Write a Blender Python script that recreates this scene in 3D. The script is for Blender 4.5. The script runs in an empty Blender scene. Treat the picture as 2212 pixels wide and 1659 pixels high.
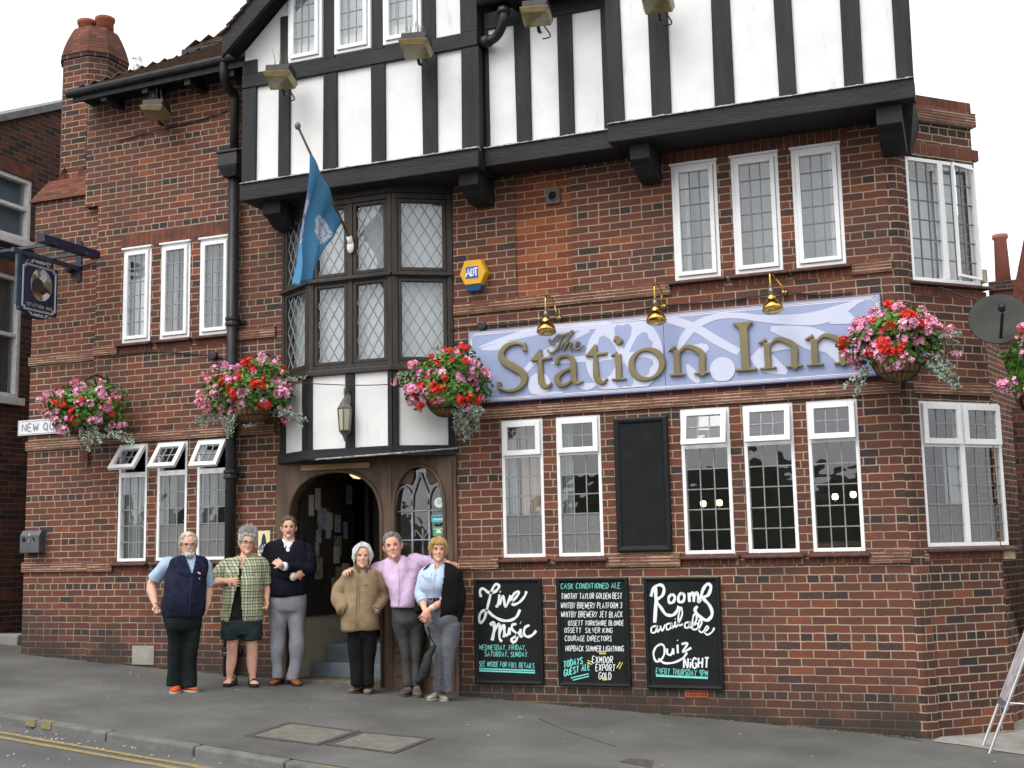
import bpy, bmesh, math, random
import numpy as np
from mathutils import Vector, Matrix
random.seed(7)
R = math.radians
SC = bpy.context.scene
# ------------------------------------------------------------------ camera
CAM = Vector((0.0, -11.558, 1.36))
YAW, PITCH, ROLL, FPX = R(21.821), R(7.7776), R(-1.176), 2651.23   # FPX: focal length in pixels of a 2212 px wide frame
def _axes():
    cy, sy, cp, sp = math.cos(YAW), math.sin(YAW), math.cos(PITCH), math.sin(PITCH)
    f = Vector((-sy*cp, cy*cp, sp)); r = Vector((cy, sy, 0)); u = r.cross(f)
    return r*math.cos(ROLL)+u*math.sin(ROLL), u*math.cos(ROLL)-r*math.sin(ROLL), f
AR, AU, AF = _axes()
cam = bpy.data.cameras.new('camera'); co = bpy.data.objects.new('camera', cam); SC.collection.objects.link(co)
cam.sensor_width = 36; cam.lens = FPX/2212*36; cam.clip_start = .1; cam.clip_end = 2000
M = Matrix((AR, AU, -AF)).transposed().to_4x4(); M.translation = CAM; co.matrix_world = M
SC.camera = co
# ------------------------------------------------------------------ light: bright overcast
w = bpy.data.worlds.new('World'); SC.world = w; w.use_nodes = True
nt = w.node_tree; bg = nt.nodes['Background']
SUN_EL, SUN_AZ = R(52), R(200)
sky = nt.nodes.new('ShaderNodeTexSky'); sky.sky_type = 'NISHITA'; sky.sun_disc = False
sky.sun_elevation = SUN_EL; sky.sun_rotation = SUN_AZ
sky.air_density = 1.0; sky.dust_density = 4.0; sky.ozone_density = 1.0
hs = nt.nodes.new('ShaderNodeHueSaturation'); hs.inputs['Saturation'].default_value = .12
cl = nt.nodes.new('ShaderNodeMix'); cl.data_type = 'RGBA'; cl.inputs[0].default_value = .62      # high even cloud over most of the sky
cl.inputs[7].default_value = (7.0, 7.05, 7.2, 1)
nt.links.new(sky.outputs[0], hs.inputs['Color']); nt.links.new(hs.outputs[0], cl.inputs[6]); nt.links.new(cl.outputs[2], bg.inputs[0]); bg.inputs[1].default_value = .12
sl = bpy.data.lights.new('sun', 'SUN'); sl.energy = .7; sl.angle = R(35); sl.color = (1, .97, .93)
so = bpy.data.objects.new('sun', sl); SC.collection.objects.link(so)
d = Vector((math.sin(SUN_AZ)*math.cos(SUN_EL), math.cos(SUN_AZ)*math.cos(SUN_EL), math.sin(SUN_EL)))
so.rotation_euler = d.to_track_quat('Z', 'Y').to_euler(); so.location = (0, -20, 30)
vs = SC.view_settings; vs.view_transform = 'Standard'; vs.look = 'None'; vs.gamma = 1; vs.exposure = 1.12
SC.cycles.max_bounces = 8; SC.cycles.transparent_max_bounces = 16

# ------------------------------------------------------------------ geometry helpers
def ray(px, py): return AF + AR*((px-1106)/FPX) - AU*((py-829.5)/FPX)
def at(px, py, y=0.0):                                  # where the line through a photo pixel meets the plane y
    d = ray(px, py); return CAM + d*((y-CAM.y)/d.y)
def atx(px, py, x):
    d = ray(px, py); return CAM + d*((x-CAM.x)/d.x)
def atg(px, py, lift=0.0):                              # ... meets the pavement
    d = ray(px, py); a = -.375+lift; b, c = -.058, .02
    return CAM + d*((a+b*CAM.x+c*CAM.y-CAM.z)/(d.z-b*d.x-c*d.y))
def G(x, y): return -.375 - .058*x + .02*y               # pavement level
COL = SC.collection
ORG = {}
def tag(o, label=None, cat=None, group=None, kind=None):
    if label: o['label'] = label
    if cat: o['category'] = cat
    if group: o['group'] = group
    if kind: o['kind'] = kind
    return o
def root(name, label, cat, loc=(0, 0, 0), group=None, rz=0.0):
    o = bpy.data.objects.new(name, None); COL.objects.link(o); o.location = loc; o.rotation_euler = (0, 0, rz)
    o.empty_display_size = .1; ORG[o.name] = Vector(loc)
    return tag(o, label, cat, group)
def org_of(o):
    while o is not None and o.parent is not None and o.name not in ORG: o = o.parent
    return ORG.get(o.name, Vector((0, 0, 0))) if o is not None else Vector((0, 0, 0))
class MB:
    def __init__(s): s.v = []; s.f = []; s.m = []
    def add(s, vs, fs, mi=0):
        n = len(s.v); s.v += [tuple(p) for p in vs]
        s.f += [tuple(i+n for i in f) for f in fs]; s.m += [mi]*len(fs); return s
    def box(s, x0, x1, y0, y1, z0, z1, mi=0):
        x0, x1 = min(x0, x1), max(x0, x1); y0, y1 = min(y0, y1), max(y0, y1); z0, z1 = min(z0, z1), max(z0, z1)
        return s.add([(x, y, z) for z in (z0, z1) for y in (y0, y1) for x in (x0, x1)],
                     [(0, 2, 3, 1), (4, 5, 7, 6), (0, 1, 5, 4), (2, 6, 7, 3), (0, 4, 6, 2), (1, 3, 7, 5)], mi)
    def hexa(s, b, t, mi=0):                             # four bottom and four top corners
        return s.add(list(b)+list(t), [(3, 2, 1, 0), (4, 5, 6, 7), (0, 1, 5, 4), (1, 2, 6, 5), (2, 3, 7, 6), (3, 0, 4, 7)], mi)
    def prism(s, poly, d, mi=0):                         # polygon of 3-D points swept by the vector d
        n = len(poly); d = Vector(d); P = [Vector(p) for p in poly]
        return s.add(P+[p+d for p in P], [tuple(range(n-1, -1, -1)), tuple(range(n, 2*n))]+[(i, (i+1) % n, n+(i+1) % n, n+i) for i in range(n)], mi)
    def loft(s, rings, cap=True, mi=0):
        n = len(rings[0]); vs = [p for r in rings for p in r]; fs = []
        for k in range(len(rings)-1):
            for i in range(n):
                j = (i+1) % n; fs.append((k*n+i, k*n+j, (k+1)*n+j, (k+1)*n+i))
        if cap: fs += [tuple(range(n-1, -1, -1)), tuple(range((len(rings)-1)*n, len(rings)*n))]
        return s.add(vs, fs, mi)
    def tube(s, pts, r, n=8, mi=0, flat=None, nrm=None, cap=True):
        P = [Vector(p) for p in pts]; k = len(P); rs = list(r) if hasattr(r, '__len__') else [r]*k
        rings = []; side = None
        for i in range(k):
            t = (P[min(i+1, k-1)]-P[max(i-1, 0)])
            t = t.normalized() if t.length > 1e-9 else Vector((0, 0, 1))
            if nrm is not None:
                b = Vector(nrm); a = t.cross(b)
                a = a.normalized() if a.length > 1e-6 else Vector((1, 0, 0))
            else:
                if side is None: side = Vector((1, 0, 0)) if abs(t.x) < .9 else Vector((0, 1, 0))
                a = (side-t*side.dot(t)); a = a.normalized() if a.length > 1e-6 else t.orthogonal().normalized()
                side = a; b = t.cross(a)
            fl = 1.0 if flat is None else flat
            rings.append([P[i]+a*(math.cos(q)*rs[i])+b*(math.sin(q)*(rs[i]*fl if flat is None or flat <= 1 and nrm is None else flat)) for q in [2*math.pi*j/n for j in range(n)]])
        return s.loft(rings, cap, mi)
    def ribbon(s, pts, w, nrm, th, mi=0, round_ends=False):   # flat stroke lying on a surface, th thick along nrm
        P = [Vector(p) for p in pts]; k = len(P); ws = list(w) if hasattr(w, '__len__') else [w]*k; nr = Vector(nrm)
        rings = []
        for i in range(k):
            t = (P[min(i+1, k-1)]-P[max(i-1, 0)]).normalized(); a = t.cross(nr).normalized()*(ws[i]/2)
            rings.append([P[i]-a, P[i]+a, P[i]+a+nr*th, P[i]-a+nr*th])
        return s.loft(rings, True, mi)
    def lathe(s, prof, c, axis=(0, 0, 1), n=24, mi=0):   # (radius, height) pairs about an axis through c
        ax = Vector(axis).normalized(); a = ax.orthogonal().normalized(); b = ax.cross(a); c = Vector(c)
        return s.loft([[c+ax*h+(a*math.cos(2*math.pi*j/n)+b*math.sin(2*math.pi*j/n))*max(r, 1e-4) for j in range(n)] for r, h in prof], True, mi)
    def ball(s, c, r, n=12, mi=0, rz=None, ry=None):
        c = Vector(c); rz = rz or r; ry = ry or r; rings = []
        for i in range(n//2+1):
            q = -math.pi/2+math.pi*i/(n//2); cr = max(math.cos(q), .02)
            rings.append([c+Vector((r*cr*math.cos(2*math.pi*j/n), ry*cr*math.sin(2*math.pi*j/n), rz*math.sin(q))) for j in range(n)])
        return s.loft(rings, True, mi)
    def mesh(s, name, o=Vector((0, 0, 0))):
        me = bpy.data.meshes.new(name); me.from_pydata([(p[0]-o[0], p[1]-o[1], p[2]-o[2]) for p in s.v], [], s.f)
        return me
    def build(s, name, mats, parent=None, smooth=False, bevel=0.0, local=False, loc=None, rz=0.0, fix=True):
        o = Vector((0, 0, 0)) if (local or parent is None) else org_of(parent)
        me = s.mesh(name, o)
        mats = mats if isinstance(mats, (list, tuple)) else [mats]
        for m in mats: me.materials.append(m)
        if len(mats) > 1: me.polygons.foreach_set('material_index', s.m)
        if fix:
            bm = bmesh.new(); bm.from_mesh(me); bmesh.ops.recalc_face_normals(bm, faces=bm.faces); bm.to_mesh(me); bm.free()
        ob = bpy.data.objects.new(name, me); COL.objects.link(ob)
        if parent is not None: ob.parent = parent
        if loc is not None: ob.location = Vector(loc)-(org_of(parent) if parent is not None else Vector((0, 0, 0)))
        ob.rotation_euler = (0, 0, rz)
        if smooth: me.polygons.foreach_set('use_smooth', [True]*len(me.polygons))
        if bevel:
            b = ob.modifiers.new('bevel', 'BEVEL'); b.width = bevel; b.segments = 2; b.limit_method = 'ANGLE'; b.angle_limit = R(40)
        return ob
def single(mb, name, mats, label, cat, loc, group=None, **k):     # a thing that is one mesh, origin at its base
    ob = mb.build(name, mats, None, **k)
    loc = Vector(loc)
    for v in ob.data.vertices: v.co -= loc
    ob.location = loc; return tag(ob, label, cat, group)
def spline(pts, n=8):                                              # Catmull-Rom through the points (any dimension)
    P = [Vector(p) for p in pts]; out = []
    for i in range(len(P)-1):
        a, b, c, d = P[max(i-1, 0)], P[i], P[i+1], P[min(i+2, len(P)-1)]
        for k in range(n):
            t = k/n; out.append(.5*((2*b)+(c-a)*t+(2*a-5*b+4*c-d)*t*t+(3*b-a-3*c+d)*t**3))
    out.append(P[-1]); return out

# ------------------------------------------------------------------ materials
def mat(name, col, rough=.7, metal=0.0, var=.12, scale=9.0, bump=0.0, bscale=60.0, spec=.35, col2=None, emit=0, vcol=False, stretch=(1, 1, 1)):
    m = bpy.data.materials.new(name); m.use_nodes = True; t = m.node_tree; b = t.nodes['Principled BSDF']; L = t.links.new
    b.inputs['Roughness'].default_value = rough; b.inputs['Metallic'].default_value = metal; b.inputs['Specular IOR Level'].default_value = spec
    tc = t.nodes.new('ShaderNodeTexCoord'); mp = t.nodes.new('ShaderNodeMapping'); mp.inputs['Scale'].default_value = stretch; L(tc.outputs['Object'], mp.inputs[0])
    n = t.nodes.new('ShaderNodeTexNoise'); n.inputs['Scale'].default_value = scale; n.inputs['Detail'].default_value = 6; L(mp.outputs[0], n.inputs[0])
    rp = t.nodes.new('ShaderNodeValToRGB'); rp.color_ramp.elements[0].position = .3; rp.color_ramp.elements[1].position = .7
    c = Vector(col); lo = c*(1-var) if col2 is None else c; hi = c*(1+var) if col2 is None else Vector(col2)
    rp.color_ramp.elements[0].color = (*lo, 1); rp.color_ramp.elements[1].color = (*[min(x, 1) for x in hi], 1); L(n.outputs['Fac'], rp.inputs[0])
    out = rp.outputs[0]
    if vcol:
        at_ = t.nodes.new('ShaderNodeAttribute'); at_.attribute_name = 'Col'; mx = t.nodes.new('ShaderNodeMix'); mx.data_type = 'RGBA'; mx.blend_type = 'MULTIPLY'
        mx.inputs[0].default_value = 1; L(out, mx.inputs[6]); L(at_.outputs['Color'], mx.inputs[7]); out = mx.outputs[2]
    L(out, b.inputs['Base Color'])
    if bump:
        n2 = t.nodes.new('ShaderNodeTexNoise'); n2.inputs['Scale'].default_value = bscale; n2.inputs['Detail'].default_value = 4; L(mp.outputs[0], n2.inputs[0])
        bp = t.nodes.new('ShaderNodeBump'); bp.inputs['Strength'].default_value = min(bump, 1); bp.inputs['Distance'].default_value = .01*max(1, bump); L(n2.outputs['Fac'], bp.inputs['Height']); L(bp.outputs[0], b.inputs['Normal'])
    if emit:
        b.inputs['Emission Color'].default_value = (*col, 1); b.inputs['Emission Strength'].default_value = emit
    return m
def math_node(t, op, a, b=None, c=None):
    n = t.nodes.new('ShaderNodeMath'); n.operation = op
    for i, x in enumerate((a, b, c)):
        if x is None: continue
        if isinstance(x, (int, float)): n.inputs[i].default_value = x
        else: t.links.new(x, n.inputs[i])
    return n.outputs[0]
def brick_mat(name, ramp, mortar=(.41, .335, .23), width=.225, row=.075, v0=1.0265, squash=7, joint=.0062, swap=False, dirt=None, soot=.5, offset=.5, uscale=1.0):
    m = bpy.data.materials.new(name); m.use_nodes = True; t = m.node_tree; b = t.nodes['Principled BSDF']; L = t.links.new
    tc = t.nodes.new('ShaderNodeTexCoord'); sp = t.nodes.new('ShaderNodeSeparateXYZ'); L(tc.outputs['Object'], sp.inputs[0])
    wob = t.nodes.new('ShaderNodeTexNoise'); wob.inputs['Scale'].default_value = 11; wob.inputs['Detail'].default_value = 2; L(tc.outputs['Object'], wob.inputs[0])
    ws = t.nodes.new('ShaderNodeSeparateColor'); L(wob.outputs['Color'], ws.inputs[0])
    u = math_node(t, 'ADD', sp.outputs[0], sp.outputs[1]); u = math_node(t, 'MULTIPLY_ADD', ws.outputs[0], .016, u)
    v = math_node(t, 'SUBTRACT', sp.outputs[2], v0); v = math_node(t, 'MULTIPLY_ADD', ws.outputs[1], .012, v)
    cb = t.nodes.new('ShaderNodeCombineXYZ'); L(v if swap else u, cb.inputs[0]); L(u if swap else v, cb.inputs[1])
    br = t.nodes.new('ShaderNodeTexBrick'); L(cb.outputs[0], br.inputs[0]); br.offset = offset; br.offset_frequency = 2
    for k, x in (('Scale', 1), ('Mortar Size', joint), ('Mortar Smooth', .25), ('Bias', 0), ('Brick Width', width), ('Row Height', row)): br.inputs[k].default_value = x
    br.inputs['Color1'].default_value = (0, 0, 0, 1); br.inputs['Color2'].default_value = (1, 1, 1, 1); br.inputs['Mortar'].default_value = (.5, .5, .5, 1)
    tint0, joint0 = br.outputs['Color'], br.outputs['Fac']
    if squash:                                            # every seventh course is laid as headers
        b2 = t.nodes.new('ShaderNodeTexBrick'); L(cb.outputs[0], b2.inputs[0]); b2.offset = .25; b2.offset_frequency = 2
        for k, x in (('Scale', 1), ('Mortar Size', joint), ('Mortar Smooth', .25), ('Bias', -.25), ('Brick Width', width/2), ('Row Height', row)): b2.inputs[k].default_value = x
        b2.inputs['Color1'].default_value = (0, 0, 0, 1); b2.inputs['Color2'].default_value = (1, 1, 1, 1); b2.inputs['Mortar'].default_value = (.5, .5, .5, 1)
        rw = math_node(t, 'FLOOR', math_node(t, 'DIVIDE', v, row)); hd = math_node(t, 'LESS_THAN', math_node(t, 'FLOORED_MODULO', rw, squash), .5)
        def pick(a, c): q = t.nodes.new('ShaderNodeMix'); L(hd, q.inputs[0]); L(a, q.inputs[2]); L(c, q.inputs[3]); return q.outputs[0]
        tint0, joint0 = pick(tint0, b2.outputs['Color']), pick(joint0, b2.outputs['Fac'])
    n1 = t.nodes.new('ShaderNodeTexNoise'); n1.inputs['Scale'].default_value = 2.2; n1.inputs['Detail'].default_value = 5; L(tc.outputs['Object'], n1.inputs[0])
    tint = math_node(t, 'MULTIPLY_ADD', n1.outputs['Fac'], .5, math_node(t, 'SUBTRACT', tint0, .25))
    n3 = t.nodes.new('ShaderNodeTexNoise'); n3.inputs['Scale'].default_value = 34; n3.inputs['Detail'].default_value = 5; n3.inputs['Roughness'].default_value = .7; L(tc.outputs['Object'], n3.inputs[0])
    tint = math_node(t, 'MULTIPLY_ADD', math_node(t, 'SUBTRACT', n3.outputs['Fac'], .5), .55, tint)
    rp = t.nodes.new('ShaderNodeValToRGB'); e = rp.color_ramp.elements
    e[0].position, e[1].position = ramp[0][0], ramp[-1][0]; e[0].color, e[1].color = (*ramp[0][1], 1), (*ramp[-1][1], 1)
    for p, c in ramp[1:-1]: x = e.new(p); x.color = (*c, 1)
    L(tint, rp.inputs[0])
    n4 = t.nodes.new('ShaderNodeTexNoise'); n4.inputs['Scale'].default_value = 5; n4.inputs['Detail'].default_value = 6; L(tc.outputs['Object'], n4.inputs[0])
    mr = t.nodes.new('ShaderNodeValToRGB'); me = mr.color_ramp.elements; me[0].position = .35; me[1].position = .65
    me[0].color = (*[x*.72 for x in mortar], 1); me[1].color = (*mortar, 1); L(n4.outputs['Fac'], mr.inputs[0])
    mx = t.nodes.new('ShaderNodeMix'); mx.data_type = 'RGBA'; L(joint0, mx.inputs[0]); L(rp.outputs[0], mx.inputs[6]); L(mr.outputs[0], mx.inputs[7])
    col = mx.outputs[2]
    n5 = t.nodes.new('ShaderNodeTexNoise'); n5.inputs['Scale'].default_value = .9; n5.inputs['Detail'].default_value = 7; n5.inputs['Roughness'].default_value = .62; L(tc.outputs['Object'], n5.inputs[0])
    sr = t.nodes.new('ShaderNodeMapRange'); sr.inputs[1].default_value = .45; sr.inputs[2].default_value = .72; sr.inputs[3].default_value = 0; sr.inputs[4].default_value = soot; L(n5.outputs['Fac'], sr.inputs[0])
    fac = sr.outputs[0]
    if dirt is not None:                                  # splash stain above the sloping pavement
        h = math_node(t, 'MULTIPLY_ADD', sp.outputs[0], .058, math_node(t, 'ADD', sp.outputs[2], dirt))
        h = math_node(t, 'MULTIPLY_ADD', math_node(t, 'SUBTRACT', n5.outputs['Fac'], .5), 1.6, h)
        dr = t.nodes.new('ShaderNodeMapRange'); dr.inputs[1].default_value = .02; dr.inputs[2].default_value = .62; dr.inputs[3].default_value = .88; dr.inputs[4].default_value = 0; L(h, dr.inputs[0])
        fac = math_node(t, 'MAXIMUM', fac, dr.outputs[0])
    m2 = t.nodes.new('ShaderNodeMix'); m2.data_type = 'RGBA'; L(fac, m2.inputs[0]); L(col, m2.inputs[6]); m2.inputs[7].default_value = (.035, .033, .03, 1)
    L(m2.outputs[2], b.inputs['Base Color']); b.inputs['Roughness'].default_value = .88; b.inputs['Specular IOR Level'].default_value = .2
    hh = math_node(t, 'MULTIPLY_ADD', joint0, -1.0, math_node(t, 'MULTIPLY', n3.outputs['Fac'], .35))
    bp = t.nodes.new('ShaderNodeBump'); bp.inputs['Strength'].default_value = .7; bp.inputs['Distance'].default_value = .006; L(hh, bp.inputs['Height']); L(bp.outputs[0], b.inputs['Normal'])
    return m
RAMP = [(.0, (.045, .034, .036)), (.03, (.066, .040, .036)), (.12, (.104, .046, .036)), (.48, (.133, .050, .036)), (.80, (.152, .053, .036)), (.96, (.175, .061, .037)), (1.0, (.23, .075, .038))]
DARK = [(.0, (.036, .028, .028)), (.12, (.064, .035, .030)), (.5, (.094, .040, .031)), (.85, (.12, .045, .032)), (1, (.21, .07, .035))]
ORNG = [(.0, (.12, .042, .027)), (.35, (.165, .05, .028)), (.7, (.215, .06, .03)), (1, (.29, .09, .038))]
SOLD = [(.0, (.04, .028, .026)), (.3, (.11, .04, .028)), (.65, (.19, .052, .027)), (1, (.30, .085, .03))]
M_BRICK = brick_mat('facing_brick', RAMP, dirt=.375+.058*-6.0+.0)
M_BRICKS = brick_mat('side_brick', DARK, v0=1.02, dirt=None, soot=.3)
M_STACK = brick_mat('stack_brick', DARK, squash=0, soot=.45)
M_PATCH = brick_mat('infill_brick', ORNG, squash=0, soot=.12, mortar=(.42, .30, .19))
M_SOLDIER = brick_mat('soldier_brick', SOLD, width=.075, row=.24, v0=.02, squash=0, soot=.5, offset=0)
M_FARBRICK = brick_mat('neighbour_brick', [(0, (.03, .022, .022)), (.5, (.075, .032, .027)), (1, (.14, .045, .03))], squash=0, mortar=(.16, .13, .1), soot=.5)
M_TILE = mat('clay_tile', (.16, .05, .03), .85, var=.45, scale=14, bump=.4)
M_TILE2 = mat('old_roof_tile', (.045, .036, .03), .9, var=.5, scale=10, bump=.5, col2=(.12, .07, .045))
M_MORTAR = mat('lime_mortar', (.30, .24, .165), .95, var=.3, scale=20)
M_WHITE = mat('white_gloss_paint', (.80, .80, .80), .35, var=.05, scale=6)
M_OLDWHITE = mat('weathered_white_paint', (.72, .71, .69), .5, var=.12, scale=14, bump=.2)
def plaster_mat():
    m = mat('white_render', (.735, .73, .72), .8, var=.05, scale=5, bump=.15, bscale=30); t = m.node_tree; b = t.nodes['Principled BSDF']; L = t.links.new
    src = b.inputs['Base Color'].links[0].from_socket; tc = t.nodes['Texture Coordinate']
    mp = t.nodes.new('ShaderNodeMapping'); mp.inputs['Scale'].default_value = (9, 9, 1.6); L(tc.outputs['Object'], mp.inputs[0])
    n = t.nodes.new('ShaderNodeTexNoise'); n.inputs['Scale'].default_value = 1.3; n.inputs['Detail'].default_value = 8; n.inputs['Roughness'].default_value = .68; L(mp.outputs[0], n.inputs[0])
    r = t.nodes.new('ShaderNodeMapRange'); r.inputs[1].default_value = .60; r.inputs[2].default_value = .80; r.inputs[4].default_value = .6; L(n.outputs['Fac'], r.inputs[0])
    x = t.nodes.new('ShaderNodeMix'); x.data_type = 'RGBA'; L(r.outputs[0], x.inputs[0]); L(src, x.inputs[6]); x.inputs[7].default_value = (.33, .31, .27, 1); L(x.outputs[2], b.inputs['Base Color'])
    return m
M_PLASTER = plaster_mat()
M_TIMBER = mat('black_painted_timber', (.019, .0195, .0215), .62, spec=.25, var=.35, scale=4, bump=.55, bscale=22, stretch=(3, 3, .45))
M_TIMBERH = mat('black_painted_beam', (.019, .0195, .0215), .62, spec=.25, var=.4, scale=4, bump=.55, bscale=22, stretch=(.45, 3, 3))
M_LEDGE = mat('flaking_lead_ledge', (.09, .09, .09), .7, var=.8, scale=16, col2=(.5, .5, .5), stretch=(1.2, 3, 3))
def wear(m, c, lo=.66, hi=.74, k=.7, sc=(14, 14, 2.2)):        # scuffs and lifted paint on old timber
    t = m.node_tree; b = t.nodes['Principled BSDF']; L = t.links.new; src = b.inputs['Base Color'].links[0].from_socket; tc = t.nodes['Texture Coordinate']
    mp = t.nodes.new('ShaderNodeMapping'); mp.inputs['Scale'].default_value = sc; L(tc.outputs['Object'], mp.inputs[0]); n = t.nodes.new('ShaderNodeTexNoise'); n.inputs['Scale'].default_value = 1.6; n.inputs['Detail'].default_value = 9; n.inputs['Roughness'].default_value = .72; L(mp.outputs[0], n.inputs[0])
    r = t.nodes.new('ShaderNodeMapRange'); r.inputs[1].default_value = lo; r.inputs[2].default_value = hi; r.inputs[4].default_value = k; L(n.outputs['Fac'], r.inputs[0]); x = t.nodes.new('ShaderNodeMix'); x.data_type = 'RGBA'; L(r.outputs[0], x.inputs[0]); L(src, x.inputs[6]); x.inputs[7].default_value = (*c, 1); L(x.outputs[2], b.inputs['Base Color'])
wear(M_TIMBER, (.14, .14, .14)); wear(M_TIMBERH, (.16, .16, .16), sc=(2.2, 14, 14)); wear(M_WHITE, (.40, .36, .30), .70, .80, .6, (9, 9, 9))
M_BROWN = mat('dark_brown_oak', (.032, .025, .020), .5, var=.4, scale=6, bump=.4, bscale=30, stretch=(3, 3, .4))
M_DOORWOOD = mat('oak_door_surround', (.098, .060, .040), .6, var=.35, scale=5, bump=.4, bscale=25, stretch=(3, 3, .4))
M_PLANK = mat('varnished_plank', (.36, .20, .075), .45, var=.3, scale=6, stretch=(.4, 3, 3))
M_IRON = mat('black_cast_iron', (.018, .018, .02), .42, var=.3, scale=12, bump=.25)
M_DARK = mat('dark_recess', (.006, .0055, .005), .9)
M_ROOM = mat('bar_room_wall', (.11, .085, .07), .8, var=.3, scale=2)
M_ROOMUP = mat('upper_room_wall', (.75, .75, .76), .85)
M_NET = mat('net_curtain', (.78, .79, .79), .95, var=.15, scale=3, stretch=(14, 1, .3))
M_NETD = mat('dull_net_curtain', (.36, .37, .365), .95, var=.2, scale=3, stretch=(14, 1, .3))
M_CURT = mat('cream_curtain', (.62, .50, .40), .9, var=.15, scale=4, stretch=(10, 1, .3))
M_BLIND = mat('grey_blind', (.60, .62, .64), .9, var=.05)
M_LEAD = mat('lead_came', (.16, .165, .17), .45, .3, var=.2, scale=30)
M_LEADW = mat('light_lead_came', (.24, .25, .26), .5, .2, var=.2, scale=30)
def glass_mat(name, tint=(.9, .93, .93), refl=1.0, rough=.0):
    m = bpy.data.materials.new(name); m.use_nodes = True; t = m.node_tree; L = t.links.new
    for n in list(t.nodes):
        if n.type != 'OUTPUT_MATERIAL': t.nodes.remove(n)
    o = [n for n in t.nodes if n.type == 'OUTPUT_MATERIAL'][0]
    tr = t.nodes.new('ShaderNodeBsdfTransparent'); tr.inputs[0].default_value = (*tint, 1)
    gl = t.nodes.new('ShaderNodeBsdfGlossy'); gl.inputs['Roughness'].default_value = rough; gl.inputs[0].default_value = (.95, .97, 1, 1)
    fr = t.nodes.new('ShaderNodeFresnel'); ge = t.nodes.new('ShaderNodeNewGeometry'); im = t.nodes.new('ShaderNodeMix'); im.inputs[2].default_value = 1.6; im.inputs[3].default_value = .625; L(ge.outputs['Backfacing'], im.inputs[0]); L(im.outputs[0], fr.inputs[0])
    mm = t.nodes.new('ShaderNodeMath'); mm.operation = 'MULTIPLY'; mm.inputs[1].default_value = refl; mm.use_clamp = True; L(fr.outputs[0], mm.inputs[0])
    mx = t.nodes.new('ShaderNodeMixShader'); L(mm.outputs[0], mx.inputs[0]); L(tr.outputs[0], mx.inputs[1]); L(gl.outputs[0], mx.inputs[2]); L(mx.outputs[0], o.inputs[0])
    tc = t.nodes.new('ShaderNodeTexCoord'); n = t.nodes.new('ShaderNodeTexNoise'); n.inputs['Scale'].default_value = 4; L(tc.outputs['Object'], n.inputs[0])
    bp = t.nodes.new('ShaderNodeBump'); bp.inputs['Strength'].default_value = .12; bp.inputs['Distance'].default_value = .02; L(n.outputs['Fac'], bp.inputs['Height']); L(bp.outputs[0], gl.inputs['Normal'])
    return m
M_GLASS = glass_mat('window_glass', refl=2.1)
M_FROST = mat('obscured_glass', (.15, .15, .148), .25, var=.12, scale=25, bump=.2, bscale=90, spec=.5)
M_BULB = mat('lit_bulb', (1, .72, .4), .5, emit=4)
M_PORCH = mat('lit_opal_shade', (1, .66, .32), .5, emit=.75)
M_ASPHALT = mat('pavement_asphalt', (.106, .104, .097), .92, var=.2, scale=1.1, bump=.5, bscale=140)
M_ROAD = mat('road_asphalt', (.10, .10, .10), .92, var=.2, scale=.9, bump=.6, bscale=120)
M_KERB = mat('kerb_stone', (.135, .134, .128), .9, var=.25, scale=7, bump=.4)
M_YELLOW = mat('worn_yellow_paint', (.17, .14, .07), .85, var=.35, scale=26, col2=(.34, .265, .09))
M_YELLOWD = mat('flaked_yellow_paint', (.13, .125, .115), .85, scale=30, col2=(.25, .19, .05))
M_CONC = mat('concrete', (.27, .255, .23), .92, var=.2, scale=5, bump=.4)
M_COVER = mat('concrete_cover', (.150, .138, .118), .9, var=.22, scale=9, bump=.4)
M_SETT = mat('cover_frame_iron', (.07, .065, .06), .9, var=.7, scale=60, bump=.8, bscale=90)
M_SLATE = mat('slate', (.16, .16, .16), .8, var=.4, scale=8, bump=.4)
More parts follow.
